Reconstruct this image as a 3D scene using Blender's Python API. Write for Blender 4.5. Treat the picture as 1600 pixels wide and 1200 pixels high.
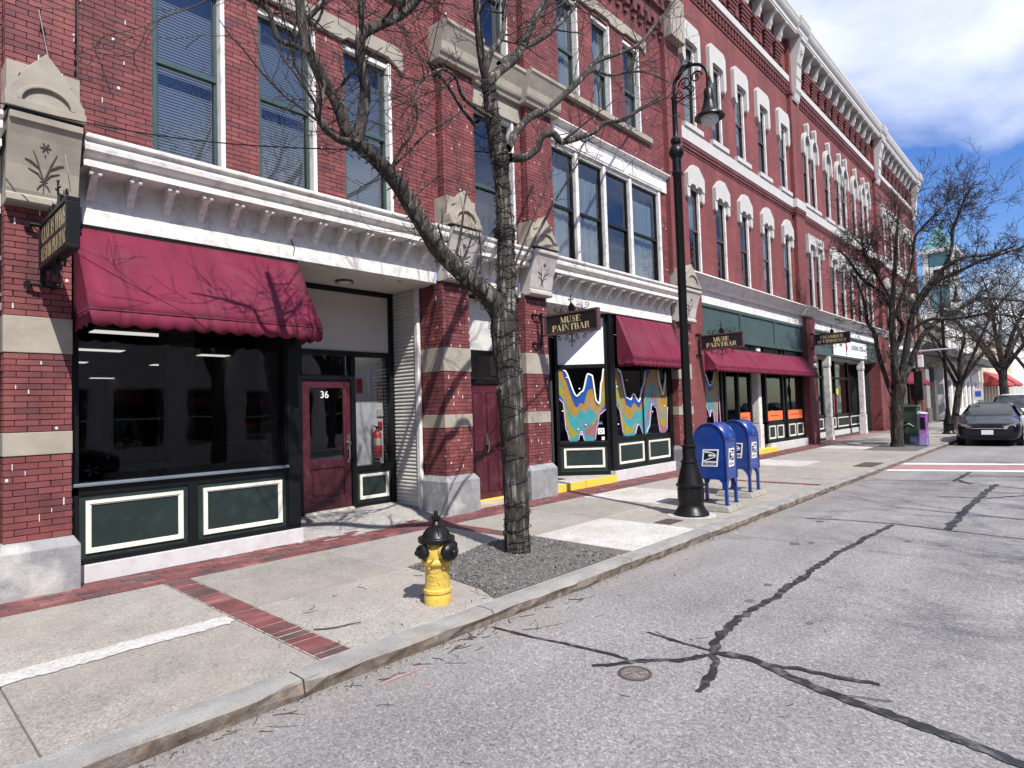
import bpy, bmesh, math, random
from mathutils import Vector, Matrix, noise as mnoise

for o in list(bpy.data.objects):
    bpy.data.objects.remove(o)
sc = bpy.context.scene
COL = sc.collection
R = math.radians
rnd = random.Random(7)

# ------------------------------------------------------------------ camera
FPX, CAMH = 962.94, 1.6            # focal length in photo pixels (1600 wide), eye height
YAW, PITCH, ROLL = R(47.1618), R(2.4059), R(-1.7504)
CAM = Vector((0, 0, CAMH))
_d = Vector((math.sin(YAW) * math.cos(PITCH), math.cos(YAW) * math.cos(PITCH), math.sin(PITCH)))
_r = _d.cross(Vector((0, 0, 1))).normalized()
_u = _r.cross(_d)
CR = math.cos(ROLL) * _r + math.sin(ROLL) * _u
CU = -math.sin(ROLL) * _r + math.cos(ROLL) * _u
cd = bpy.data.cameras.new('camera')
cam = bpy.data.objects.new('camera', cd)
COL.objects.link(cam)
cd.sensor_width = 36
cd.lens = 36 * FPX / 1600
cd.clip_start = 0.05
cd.clip_end = 3000
M = Matrix((CR, CU, -_d)).transposed().to_4x4()
M.translation = CAM
cam.matrix_world = M
sc.camera = cam

# ------------------------------------------------------------------ sky, sun, exposure
SUN_EL = R(50)
LDIR = Vector((0.345 * math.cos(SUN_EL), 0.939 * math.cos(SUN_EL), -math.sin(SUN_EL)))
world = bpy.data.worlds.new('World')
sc.world = world
world.use_nodes = True
wn = world.node_tree.nodes
wl = world.node_tree.links
wn.clear()
w_out = wn.new('ShaderNodeOutputWorld')
w_bg = wn.new('ShaderNodeBackground')
w_bg.inputs['Strength'].default_value = 0.12
w_sky = wn.new('ShaderNodeTexSky')
w_sky.sky_type = 'NISHITA'
w_sky.sun_disc = False
w_sky.sun_elevation = SUN_EL
w_sky.sun_rotation = math.atan2(-LDIR.x, -LDIR.y)
w_sky.ozone_density = 2.2
w_sky.air_density = 1.0
w_sky.dust_density = 0.6
w_tc = wn.new('ShaderNodeTexCoord')
w_sep = wn.new('ShaderNodeSeparateXYZ')
wl.new(w_tc.outputs['Generated'], w_sep.inputs[0])
def wmath(op, a, b=None):
    n = wn.new('ShaderNodeMath'); n.operation = op
    for i, v in enumerate((a, b)):
        if v is None: continue
        if isinstance(v, (int, float)): n.inputs[i].default_value = v
        else: wl.new(v, n.inputs[i])
    return n.outputs[0]
zz = wmath('ADD', wmath('MAXIMUM', w_sep.outputs[2], 0.0), 0.12)
w_cmb = wn.new('ShaderNodeCombineXYZ')
wl.new(wmath('DIVIDE', w_sep.outputs[0], zz), w_cmb.inputs[0])
wl.new(wmath('DIVIDE', w_sep.outputs[1], zz), w_cmb.inputs[1])
w_map = wn.new('ShaderNodeMapping')
w_map.inputs['Location'].default_value = (9.1, 3.05, 0)
w_map.inputs['Rotation'].default_value = (0, 0, R(35))
w_map.inputs['Scale'].default_value = (0.55, 1.0, 1.0)
wl.new(w_cmb.outputs[0], w_map.inputs[0])
w_ns = wn.new('ShaderNodeTexNoise')
w_ns.inputs['Scale'].default_value = 0.75
w_ns.inputs['Detail'].default_value = 7
w_ns.inputs['Roughness'].default_value = 0.55
w_ns.inputs['Distortion'].default_value = 0.4
wl.new(w_map.outputs[0], w_ns.inputs['Vector'])
w_rmp = wn.new('ShaderNodeValToRGB')
w_rmp.color_ramp.elements[0].position = 0.47
w_rmp.color_ramp.elements[0].color = (0.03, 0.03, 0.03, 1)
w_rmp.color_ramp.elements[1].position = 0.66
w_rmp.color_ramp.elements[1].color = (0.93, 0.93, 0.93, 1)
wl.new(w_ns.outputs[0], w_rmp.inputs[0])
w_mix = wn.new('ShaderNodeMixRGB')
w_mix.inputs['Color2'].default_value = (8.2, 8.5, 9.2, 1)
w_hs = wn.new('ShaderNodeHueSaturation')
w_hs.inputs['Saturation'].default_value = 1.42
w_hs.inputs['Hue'].default_value = 0.518
wl.new(w_sky.outputs[0], w_hs.inputs['Color'])
wl.new(w_hs.outputs[0], w_mix.inputs['Color1'])
wl.new(w_rmp.outputs[0], w_mix.inputs['Fac'])
wl.new(w_mix.outputs[0], w_bg.inputs['Color'])
wl.new(w_bg.outputs[0], w_out.inputs[0])

sl = bpy.data.lights.new('sun', 'SUN')
sl.energy = 5.0
sl.angle = R(0.53)
sl.color = (1.0, 0.955, 0.89)
sun = bpy.data.objects.new('sun', sl)
COL.objects.link(sun)
sun.rotation_euler = LDIR.to_track_quat('-Z', 'Y').to_euler()
sun.location = (0, -20, 30)

sc.view_settings.view_transform = 'Standard'
sc.view_settings.look = 'None'
sc.view_settings.exposure = 0.5
sc.view_settings.gamma = 1.0
sc.view_settings.use_curve_mapping = False
sc.render.engine = 'CYCLES'
sc.cycles.max_bounces = 6
sc.cycles.diffuse_bounces = 3
sc.cycles.glossy_bounces = 3
sc.cycles.transparent_max_bounces = 8
sc.cycles.caustics_reflective = False
sc.cycles.caustics_refractive = False
sc.cycles.sample_clamp_indirect = 6

# ------------------------------------------------------------------ photo pixel -> point in the place
def ray(px, py):
    return _d + (px - 800) / FPX * CR - (py - 600) / FPX * CU
def at_z(px, py, z=0.0):
    v = ray(px, py); return CAM + v * ((z - CAM.z) / v.z)
def at_y(px, py, y):
    v = ray(px, py); return CAM + v * (y / v.y)
def at_x(px, py, x):
    v = ray(px, py); return CAM + v * (x / v.x)

# ------------------------------------------------------------------ scene graph helpers
def setp(o, label=None, cat=None, group=None, kind=None):
    if label: o['label'] = label
    if cat: o['category'] = cat
    if group: o['group'] = group
    if kind: o['kind'] = kind
    return o
def thing(name, label, cat, loc=(0, 0, 0), group=None):
    o = bpy.data.objects.new(name, None)
    o.empty_display_size = 0.1
    o.location = loc
    COL.objects.link(o)
    return setp(o, label, cat, group)
def attach(o, parent):
    if parent is not None:
        o.parent = parent
        if parent.type == 'EMPTY':
            o.matrix_parent_inverse = Matrix.Translation(-parent.location)
def piece(name, mesh, parent, loc=(0, 0, 0), rot=(0, 0, 0), scale=(1, 1, 1)):
    o = bpy.data.objects.new(name, mesh)
    COL.objects.link(o)
    attach(o, parent)
    o.location = loc; o.rotation_euler = rot; o.scale = scale
    return o
def dup(root, loc, rotz=0.0, label=None):
    r = root.copy(); COL.objects.link(r)
    r.location = loc; r.rotation_euler = (0, 0, rotz)
    if label: r['label'] = label
    def rec(src, dst):
        for ch in src.children:
            c = ch.copy(); COL.objects.link(c); c.parent = dst
            rec(ch, c)
    rec(root, r)
    return r

class MB:
    def __init__(s):
        s.v = []; s.f = []; s.m = None; s.cols = None
    def add(s, vs, fs):
        b = len(s.v)
        if s.m is None: s.v.extend([tuple(p) for p in vs])
        else: s.v.extend([tuple(s.m @ Vector(p)) for p in vs])
        s.f.extend([tuple(i + b for i in f) for f in fs])
        return s
    def box(s, x0, x1, y0, y1, z0, z1):
        if x0 > x1: x0, x1 = x1, x0
        if y0 > y1: y0, y1 = y1, y0
        if z0 > z1: z0, z1 = z1, z0
        return s.add([(x0,y0,z0),(x1,y0,z0),(x1,y1,z0),(x0,y1,z0),(x0,y0,z1),(x1,y0,z1),(x1,y1,z1),(x0,y1,z1)],
              [(0,3,2,1),(4,5,6,7),(0,1,5,4),(1,2,6,5),(2,3,7,6),(3,0,4,7)])
    def cbox(s, c, d):
        return s.box(c[0]-d[0]/2, c[0]+d[0]/2, c[1]-d[1]/2, c[1]+d[1]/2, c[2]-d[2]/2, c[2]+d[2]/2)
    def prism(s, poly, pl, a, b):
        n = len(poly)
        def P(q, t):
            if pl == 'xz': return (q[0], t, q[1])
            if pl == 'yz': return (t, q[0], q[1])
            return (q[0], q[1], t)
        vs = [P(q, a) for q in poly] + [P(q, b) for q in poly]
        fs = [tuple(range(n - 1, -1, -1)), tuple(range(n, 2 * n))]
        for i in range(n):
            j = (i + 1) % n
            fs.append((i, j, n + j, n + i))
        return s.add(vs, fs)
    def frame(s, x0, x1, z0, z1, w, y0, y1):
        s.box(x0, x1, y0, y1, z0, z0 + w); s.box(x0, x1, y0, y1, z1 - w, z1)
        s.box(x0, x0 + w, y0, y1, z0 + w, z1 - w); s.box(x1 - w, x1, y0, y1, z0 + w, z1 - w)
        return s
    def tube(s, pts, rad, n=6, cap=True, wob=0.0, rr=None):
        pts = [Vector(p) for p in pts]
        if isinstance(rad, (int, float)): rad = [rad] * len(pts)
        vs = []; fs = []
        t = (pts[1] - pts[0]).normalized()
        ref = Vector((0, 0, 1)) if abs(t.z) < 0.9 else Vector((1, 0, 0))
        a = t.cross(ref).normalized(); k = len(pts)
        for i in range(k):
            t = (pts[min(i + 1, k - 1)] - pts[max(i - 1, 0)])
            if t.length < 1e-9: t = Vector((0, 0, 1))
            t.normalize()
            a = (a - t * a.dot(t))
            if a.length < 1e-6: a = t.orthogonal()
            a.normalize(); b = t.cross(a)
            for j in range(n):
                an = 2 * math.pi * j / n
                q = rad[i] * (1 + (wob * (rr or rnd).uniform(-1, 1) if wob else 0))
                vs.append(pts[i] + a * (math.cos(an) * q) + b * (math.sin(an) * q))
        for i in range(k - 1):
            for j in range(n):
                j2 = (j + 1) % n
                fs.append((i*n+j, i*n+j2, (i+1)*n+j2, (i+1)*n+j))
        if cap:
            fs.append(tuple(range(n - 1, -1, -1))); fs.append(tuple(range((k-1)*n, k*n)))
        return s.add(vs, fs)
    def lathe(s, prof, n=20, c=(0, 0, 0), ax='z'):
        vs = []; fs = []; k = len(prof)
        for (r, z) in prof:
            for j in range(n):
                an = 2 * math.pi * j / n
                x, y = r * math.cos(an), r * math.sin(an)
                p = (x, y, z) if ax == 'z' else ((z, x, y) if ax == 'x' else (x, z, y))
                vs.append((c[0]+p[0], c[1]+p[1], c[2]+p[2]))
        for i in range(k - 1):
            for j in range(n):
                j2 = (j + 1) % n
                fs.append((i*n+j, i*n+j2, (i+1)*n+j2, (i+1)*n+j))
        fs.append(tuple(range(n - 1, -1, -1))); fs.append(tuple(range((k-1)*n, k*n)))
        return s.add(vs, fs)
    def ball(s, c, r, n=10, sq=(1, 1, 1)):
        prof = [(max(r * math.sin(math.pi * i / n), 1e-4), -r * math.cos(math.pi * i / n)) for i in range(n + 1)]
        o = MB(); o.lathe(prof, n * 2 if n < 8 else 14)
        return s.add([(c[0]+p[0]*sq[0], c[1]+p[1]*sq[1], c[2]+p[2]*sq[2]) for p in o.v], o.f)
    def mesh(s, name, mat, smooth=False, recalc=True):
        me = bpy.data.meshes.new(name)
        me.from_pydata(s.v, [], s.f)
        if recalc and len(s.f) < 60000:
            bm = bmesh.new(); bm.from_mesh(me)
            bmesh.ops.recalc_face_normals(bm, faces=bm.faces)
            bm.to_mesh(me); bm.free()
        if smooth:
            me.polygons.foreach_set('use_smooth', [True] * len(me.polygons))
        if mat is not None: me.materials.append(mat)
        me.update()
        return me
    def build(s, name, mat, parent=None, smooth=False, bev=0.0, auto=None, recalc=True):
        me = s.mesh(name, mat, smooth or bool(auto), recalc)
        o = bpy.data.objects.new(name, me)
        COL.objects.link(o)
        attach(o, parent)
        if auto:
            me.set_sharp_from_angle(angle=R(auto))
        if bev:
            b = o.modifiers.new('bevel', 'BEVEL'); b.width = bev; b.segments = 2; b.limit_method = 'ANGLE'; b.angle_limit = R(40)
        return o

def holes_boxes(mb, x0, x1, z0, z1, holes, y0, y1):
    xs = sorted({x0, x1} | {min(max(h[0], x0), x1) for h in holes} | {min(max(h[1], x0), x1) for h in holes})
    zs = sorted({z0, z1} | {min(max(h[2], z0), z1) for h in holes} | {min(max(h[3], z0), z1) for h in holes})
    for i in range(len(xs) - 1):
        run = None
        for j in range(len(zs) - 1):
            cx = (xs[i] + xs[i+1]) / 2; cz = (zs[j] + zs[j+1]) / 2
            inside = any(h[0] < cx < h[1] and h[2] < cz < h[3] for h in holes)
            if not inside:
                if run is None: run = zs[j]
            if inside and run is not None:
                mb.box(xs[i], xs[i+1], y0, y1, run, zs[j]); run = None
        if run is not None: mb.box(xs[i], xs[i+1], y0, y1, run, zs[-1])
    return mb

# ------------------------------------------------------------------ materials
MATS = {}
def nodes_of(m):
    m.use_nodes = True
    nt = m.node_tree
    return nt, nt.nodes, nt.links, nt.nodes['Principled BSDF']
def _tex(nt, coord='Object'):
    tc = nt.nodes.new('ShaderNodeTexCoord')
    return tc.outputs[coord]
def _noise(nt, vec, scale, detail=4, rough=0.55):
    n = nt.nodes.new('ShaderNodeTexNoise')
    n.inputs['Scale'].default_value = scale
    n.inputs['Detail'].default_value = detail
    n.inputs['Roughness'].default_value = rough
    nt.links.new(vec, n.inputs['Vector'])
    return n.outputs[0]
def _ramp(nt, fac, stops):
    r = nt.nodes.new('ShaderNodeValToRGB')
    el = r.color_ramp.elements
    while len(el) > 1: el.remove(el[0])
    el[0].position = stops[0][0]; el[0].color = (*stops[0][1], 1)
    for p, c in stops[1:]:
        e = el.new(p); e.color = (*c, 1)
    nt.links.new(fac, r.inputs[0])
    return r.outputs[0]
def _mix(nt, fac, a, b, mode='MIX'):
    m = nt.nodes.new('ShaderNodeMixRGB'); m.blend_type = mode
    for sck, v in ((m.inputs['Fac'], fac), (m.inputs['Color1'], a), (m.inputs['Color2'], b)):
        if isinstance(v, (int, float)): sck.default_value = v
        elif isinstance(v, tuple): sck.default_value = (*v, 1) if len(v) == 3 else v
        else: nt.links.new(v, sck)
    return m.outputs[0]
def _math(nt, op, a, b=0.0):
    m = nt.nodes.new('ShaderNodeMath'); m.operation = op
    for i, v in enumerate((a, b)):
        if isinstance(v, (int, float)): m.inputs[i].default_value = v
        else: nt.links.new(v, m.inputs[i])
    return m.outputs[0]
def _bump(nt, bs, h, strength, dist=0.01):
    b = nt.nodes.new('ShaderNodeBump')
    b.inputs['Strength'].default_value = strength
    b.inputs['Distance'].default_value = dist
    nt.links.new(h, b.inputs['Height'])
    nt.links.new(b.outputs[0], bs.inputs['Normal'])
def shade(c, k): return tuple(max(0, min(1, x * k)) for x in c)

def mat(name, col, rough=0.6, metal=0.0, vary=0.12, vscale=3.0, stain=None, sscale=1.3, sfac=0.5, bump=0.0, bscale=40.0, spec=0.5, fine=0.0, fscale=200.0, coat=0.0):
    """plain surface: base colour, large scale variation, optional stains, fine grain and relief"""
    if name in MATS: return MATS[name]
    m = bpy.data.materials.new(name)
    nt, N, L, bs = nodes_of(m)
    v = _tex(nt)
    c = _ramp(nt, _noise(nt, v, vscale, 5), [(0.3, shade(col, 1 - vary)), (0.7, shade(col, 1 + vary))])
    if fine:
        c = _mix(nt, 1.0, c, _ramp(nt, _noise(nt, v, fscale, 2, 0.7), [(0.3, (1 - fine,) * 3), (0.7, (1 + fine,) * 3)]), 'MULTIPLY')
    if stain:
        f = _ramp(nt, _noise(nt, v, sscale, 7, 0.65), [(0.5, (0, 0, 0)), (0.68, (sfac,) * 3)])
        c = _mix(nt, f, c, stain)
    L.new(c, bs.inputs['Base Color'])
    bs.inputs['Roughness'].default_value = rough
    bs.inputs['Metallic'].default_value = metal
    bs.inputs['Specular IOR Level'].default_value = spec
    if coat: bs.inputs['Coat Weight'].default_value = coat
    if bump: _bump(nt, bs, _noise(nt, v, bscale, 6, 0.6), bump)
    MATS[name] = m
    return m

def emit(name, col, strength):
    m = bpy.data.materials.new(name); nt, N, L, bs = nodes_of(m)
    bs.inputs['Base Color'].default_value = (*col, 1)
    bs.inputs['Emission Color'].default_value = (*col, 1)
    bs.inputs['Emission Strength'].default_value = strength
    MATS[name] = m
    return m

def glass(name, tint=(0.6, 0.62, 0.64), ior=1.75, wav=0.012):
    m = bpy.data.materials.new(name); nt, N, L, bs = nodes_of(m)
    N.remove(bs)
    out = N['Material Output']
    tr = N.new('ShaderNodeBsdfTransparent'); tr.inputs[0].default_value = (*tint, 1)
    gl = N.new('ShaderNodeBsdfGlossy'); gl.inputs['Roughness'].default_value = 0.01
    gl.inputs['Color'].default_value = (0.95, 0.97, 1, 1)
    f0 = ((ior - 1) / (ior + 1)) ** 2 * 1.6      # two panes
    gm_ = N.new('ShaderNodeNewGeometry'); vd = N.new('ShaderNodeVectorMath'); vd.operation = 'DOT_PRODUCT'
    L.new(gm_.outputs['Incoming'], vd.inputs[0]); L.new(gm_.outputs['Normal'], vd.inputs[1])
    fz = _math(nt, 'ADD', f0, _math(nt, 'MULTIPLY', 1 - f0, _math(nt, 'POWER', _math(nt, 'SUBTRACT', 1.0, _math(nt, 'ABSOLUTE', vd.outputs['Value'])), 5.0)))
    bp = N.new('ShaderNodeBump'); bp.inputs['Strength'].default_value = wav; bp.inputs['Distance'].default_value = 0.5
    L.new(_noise(nt, _tex(nt), 1.6, 1), bp.inputs['Height'])
    L.new(bp.outputs[0], gl.inputs['Normal'])
    mx = N.new('ShaderNodeMixShader')
    L.new(fz, mx.inputs[0]); L.new(tr.outputs[0], mx.inputs[1]); L.new(gl.outputs[0], mx.inputs[2])
    L.new(mx.outputs[0], out.inputs[0])
    MATS[name] = m
    return m

def brick_piece_mat(name, src, cols):
    """single bricks: colour picked per brick (object or mesh island)"""
    m = bpy.data.materials.new(name); nt, N, L, bs = nodes_of(m)
    if src == 'object':
        q = N.new('ShaderNodeObjectInfo').outputs['Random']
    else:
        q = N.new('ShaderNodeNewGeometry').outputs['Random Per Island']
    k = len(cols)
    c = _ramp(nt, q, [(i / max(1, k - 1), cc) for i, cc in enumerate(cols)])
    g = N.new('ShaderNodeNewGeometry')
    c = _mix(nt, 1.0, c, _ramp(nt, _noise(nt, g.outputs['Position'], 2.2, 5), [(0.3, (0.78,) * 3), (0.7, (1.18,) * 3)]), 'MULTIPLY')
    c = _mix(nt, 1.0, c, _ramp(nt, _noise(nt, g.outputs['Position'], 90, 3), [(0.3, (0.8,) * 3), (0.7, (1.15,) * 3)]), 'MULTIPLY')
    mpz = N.new('ShaderNodeMapping'); mpz.inputs['Scale'].default_value = (2.4, 2.4, .22); L.new(g.outputs['Position'], mpz.inputs[0])
    c = _mix(nt, 1.0, c, _ramp(nt, _noise(nt, mpz.outputs[0], 1.6, 6, .6), [(0.34, (0.70,0.70,0.72)), (0.6, (1.06,)*3)]), 'MULTIPLY')      # soot and water streaks
    # old white paint and salts left on the faces
    f = _ramp(nt, _noise(nt, g.outputs['Position'], 5.0, 8, 0.7), [(0.66, (0, 0, 0)), (0.78, (0.35,) * 3)])
    c = _mix(nt, f, c, (0.42, 0.33, 0.32))
    L.new(c, bs.inputs['Base Color'])
    bs.inputs['Roughness'].default_value = 0.75
    _bump(nt, bs, _noise(nt, g.outputs['Position'], 120, 5), 0.25, 0.004)
    MATS[name] = m
    return m

def brick_wall_mat(name, c1, c2, mortar, bw=0.2, bh=0.06, ms=0.006, bump=0.5):
    """far brickwork, too small to tell single bricks apart"""
    m = bpy.data.materials.new(name); nt, N, L, bs = nodes_of(m)
    g = N.new('ShaderNodeNewGeometry')
    sp = N.new('ShaderNodeSeparateXYZ'); L.new(g.outputs['Position'], sp.inputs[0])
    cb = N.new('ShaderNodeCombineXYZ')
    L.new(_math(nt, 'ADD', sp.outputs[0], sp.outputs[1]), cb.inputs[0]); L.new(sp.outputs[2], cb.inputs[1])
    b = N.new('ShaderNodeTexBrick')
    b.inputs['Scale'].default_value = 1.0
    b.inputs['Brick Width'].default_value = bw; b.inputs['Row Height'].default_value = bh
    b.inputs['Mortar Size'].default_value = ms; b.inputs['Bias'].default_value = -0.1
    b.inputs['Color1'].default_value = (*c1, 1); b.inputs['Color2'].default_value = (*c2, 1); b.inputs['Mortar'].default_value = (*mortar, 1)
    L.new(cb.outputs[0], b.inputs['Vector'])
    c = _mix(nt, 1.0, b.outputs['Color'], _ramp(nt, _noise(nt, g.outputs['Position'], 0.9, 6), [(0.3, (0.82,) * 3), (0.7, (1.14,) * 3)]), 'MULTIPLY')
    c = _mix(nt, 1.0, c, _ramp(nt, _noise(nt, g.outputs['Position'], 25, 3), [(0.3, (0.88,) * 3), (0.7, (1.1,) * 3)]), 'MULTIPLY')
    mpz = N.new('ShaderNodeMapping'); mpz.inputs['Scale'].default_value = (1.6, 1.6, .18); L.new(g.outputs['Position'], mpz.inputs[0])
    c = _mix(nt, 1.0, c, _ramp(nt, _noise(nt, mpz.outputs[0], 1.4, 6, .6), [(0.34, (0.78,0.78,0.80)), (0.62, (1.08,)*3)]), 'MULTIPLY')
    L.new(c, bs.inputs['Base Color'])
    bs.inputs['Roughness'].default_value = 0.8
    inv = _math(nt, 'SUBTRACT', 1.0, b.outputs['Fac'])
    _bump(nt, bs, inv, bump, 0.006)
    MATS[name] = m
    return m

BRICKC = [(0.160,0.038,0.039),(0.188,0.047,0.047),(0.222,0.064,0.061),(0.170,0.040,0.042),(0.118,0.036,0.042),(0.204,0.053,0.052),(0.178,0.043,0.045)]
m_brick_o = brick_piece_mat('brick_red_single', 'object', BRICKC)
m_brick_i = brick_piece_mat('brick_red_island', 'island', BRICKC)
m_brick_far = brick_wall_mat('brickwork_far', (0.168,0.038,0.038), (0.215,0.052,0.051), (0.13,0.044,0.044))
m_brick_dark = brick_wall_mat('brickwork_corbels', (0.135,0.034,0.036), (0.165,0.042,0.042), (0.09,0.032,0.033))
m_mortar = mat('mortar_painted_red', (0.075,0.028,0.029), 0.9, vary=0.25, vscale=6, stain=(0.55,0.48,0.46), sscale=9, sfac=0.25)
m_chip = mat('mortar_white_bare', (0.66,0.61,0.58), 0.9, vary=0.15, vscale=20)
m_sand = mat('sandstone_tan', (0.31,0.275,0.225), 0.85, vary=0.14, vscale=4, stain=(0.20,0.18,0.165), sscale=2.2, sfac=0.55, bump=0.25, bscale=60, fine=0.08)
m_sandw = mat('sandstone_pale_painted', (0.46,0.43,0.40), 0.8, vary=0.08, vscale=4, stain=(0.34,0.31,0.29), sscale=2.6, sfac=0.5, bump=0.12)
m_granite = mat('granite_grey', (0.235,0.238,0.245), 0.75, vary=0.2, vscale=5, stain=(0.50,0.49,0.47), sscale=2.0, sfac=0.85, bump=0.5, bscale=35, fine=0.22, fscale=160)
m_white = mat('white_paint_weathered', (0.68,0.655,0.625), 0.6, vary=0.08, vscale=5, stain=(0.30,0.265,0.24), sscale=6.5, sfac=0.62, bump=0.15, bscale=25)
m_wstone = mat('white_limestone', (0.46,0.445,0.425), 0.75, vary=0.06, vscale=2, stain=(0.46,0.45,0.44), sscale=3, sfac=0.5, bump=0.12)
m_marble = mat('white_marble', (0.56,0.55,0.555), 0.5, vary=0.10, vscale=3, stain=(0.42,0.41,0.42), sscale=7, sfac=0.6, bump=0.2, bscale=18)
m_cream = mat('cream_panel', (0.50,0.47,0.42), 0.5, vary=0.04, vscale=2)
m_soffit = mat('cream_soffit', (0.62,0.58,0.52), 0.6, vary=0.04, vscale=2)
m_black = mat('black_frame_paint', (0.0055,0.0065,0.0078), 0.38, vary=0.3, vscale=4, spec=0.28)
m_green = mat('dark_green_panel', (0.016,0.027,0.026), 0.42, spec=0.3, vary=0.14, vscale=3, stain=(0.035,0.048,0.046), sscale=7, sfac=0.5)
m_gsign = mat('green_signboard', (0.045,0.075,0.074), 0.5, vary=0.12, vscale=3, stain=(0.085,0.115,0.11), sscale=3.5, sfac=0.4)
m_gframe = mat('green_window_frame', (0.042,0.075,0.072), 0.4, vary=0.12, vscale=4)
m_mould = mat('cream_moulding', (0.72,0.69,0.62), 0.5, vary=0.06, vscale=6, stain=(0.45,0.40,0.34), sscale=9, sfac=0.4)
m_maroon = mat('maroon_door_paint', (0.062,0.012,0.022), 0.38, vary=0.12, vscale=2.5, stain=(0.16,0.05,0.06), sscale=5, sfac=0.4)
def cloth_mat(name, col, dirt):
    m = bpy.data.materials.new(name); nt, N, L, bs = nodes_of(m); v = _tex(nt)
    c = _ramp(nt, _noise(nt, v, 1.6, 5), [(0.3, shade(col, .88)), (0.7, shade(col, 1.12))])
    mp = N.new('ShaderNodeMapping'); mp.inputs['Scale'].default_value = (5.0, .8, .8); L.new(v, mp.inputs[0])
    c = _mix(nt, 1.0, c, _ramp(nt, _noise(nt, mp.outputs[0], 1.3, 6, .65), [(0.32, (0.80,)*3), (0.66, (1.10,)*3)]), 'MULTIPLY')     # rain streaks
    c = _mix(nt, _ramp(nt, _noise(nt, v, 1.2, 7, .65), [(0.46, (0,)*3), (0.68, (0.55,)*3)]), c, dirt)
    wv = N.new('ShaderNodeTexWave'); wv.inputs['Scale'].default_value = .42; wv.inputs['Distortion'].default_value = .3; L.new(v, wv.inputs['Vector'])
    c = _mix(nt, _ramp(nt, wv.outputs['Fac'], [(0.985, (0,)*3), (0.997, (0.5,)*3)]), c, shade(col, .5))       # sewn seams
    L.new(c, bs.inputs['Base Color']); bs.inputs['Roughness'].default_value = .8; bs.inputs['Specular IOR Level'].default_value = .25
    _bump(nt, bs, _noise(nt, v, 6, 4), .25, .03)
    MATS[name] = m
    return m
m_awn = cloth_mat('awning_burgundy_canvas', (0.150,0.014,0.040), (0.15,0.050,0.066))
m_glass = glass('window_glass', (0.80,0.83,0.86), 1.8, 0.008)
m_glass_shop = glass('shop_glass', (0.72, 0.74, 0.75), 1.5, 0.004)
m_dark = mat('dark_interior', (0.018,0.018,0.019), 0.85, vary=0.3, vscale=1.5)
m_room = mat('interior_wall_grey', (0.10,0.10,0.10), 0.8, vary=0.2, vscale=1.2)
m_blind = mat('vertical_blind_fabric', (0.14,0.175,0.185), 0.7, vary=0.06)
m_blindh = mat('venetian_blind', (0.105,0.122,0.135), 0.6, vary=0.05)
m_iron = mat('black_cast_iron', (0.0065,0.0065,0.007), 0.38, metal=0.0, vary=0.3, vscale=5, bump=0.10, bscale=30, spec=0.3)
m_chrome = mat('worn_chrome', (0.55,0.53,0.50), 0.25, metal=1.0, vary=0.1)
m_alu = mat('grey_metal', (0.42,0.43,0.45), 0.35, metal=0.8, vary=0.1)
m_gold = mat('gold_leaf_letters', (0.80,0.66,0.36), 0.4, metal=0.35, vary=0.08, vscale=30)
m_brown = mat('brown_sign_frame', (0.085,0.040,0.042), 0.45, vary=0.15)
m_yellow = mat('yellow_safety_paint', (0.80,0.52,0.06), 0.6, vary=0.08, stain=(0.55,0.40,0.18), sscale=6, sfac=0.5)
# ================================================================== ground, road, kerb, sidewalk
ROADZ = -0.11
def asphalt_mat():
    m = bpy.data.materials.new('asphalt_worn'); nt, N, L, bs = nodes_of(m)
    v = _tex(nt)
    c = _ramp(nt, _noise(nt, v, 0.55, 6, 0.6), [(0.3, (0.195,0.191,0.196)), (0.7, (0.262,0.257,0.262))])
    vo = N.new('ShaderNodeTexVoronoi'); vo.inputs['Scale'].default_value = 95; L.new(v, vo.inputs['Vector'])
    sp = _ramp(nt, vo.outputs['Color'], [(0.0, (0.42,)*3), (0.4, (0.88,)*3), (0.75, (1.15,)*3), (1.0, (1.8,)*3)])
    c = _mix(nt, 1.0, c, sp, 'MULTIPLY')
    c = _mix(nt, 1.0, c, _ramp(nt, _noise(nt, v, 38, 4, 0.75), [(0.3, (0.78,)*3), (0.72, (1.2,)*3)]), 'MULTIPLY')
    mp = N.new('ShaderNodeMapping'); mp.inputs['Scale'].default_value = (0.16, 1.5, 1); L.new(v, mp.inputs[0])
    c = _mix(nt, 1.0, c, _ramp(nt, _noise(nt, mp.outputs[0], 1.0, 6, 0.6), [(0.35, (0.86,)*3), (0.65, (1.07,)*3)]), 'MULTIPLY')
    # brown dirt washed against the kerb and oil spots
    sx = N.new('ShaderNodeSeparateXYZ'); L.new(v, sx.inputs[0])
    near = _math(nt, 'MULTIPLY', _math(nt, 'MAXIMUM', _math(nt, 'SUBTRACT', sx.outputs[1], 2.75), 0.0), 0.75)
    dirt = _math(nt, 'MULTIPLY', near, _ramp(nt, _noise(nt, v, 2.6, 6), [(0.35, (0.1,)*3), (0.65, (1,)*3)]))
    c = _mix(nt, dirt, c, (0.24, 0.205, 0.185))
    oil = _ramp(nt, _noise(nt, v, 1.7, 3), [(0.70, (0,)*3), (0.76, (0.55,)*3)])
    c = _mix(nt, oil, c, (0.10, 0.10, 0.105))
    L.new(c, bs.inputs['Base Color'])
    bs.inputs['Roughness'].default_value = 0.85
    bs.inputs['Specular IOR Level'].default_value = 0.3
    _bump(nt, bs, vo.outputs['Distance'], 0.5, 0.006)
    return m
m_asph = asphalt_mat()
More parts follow.
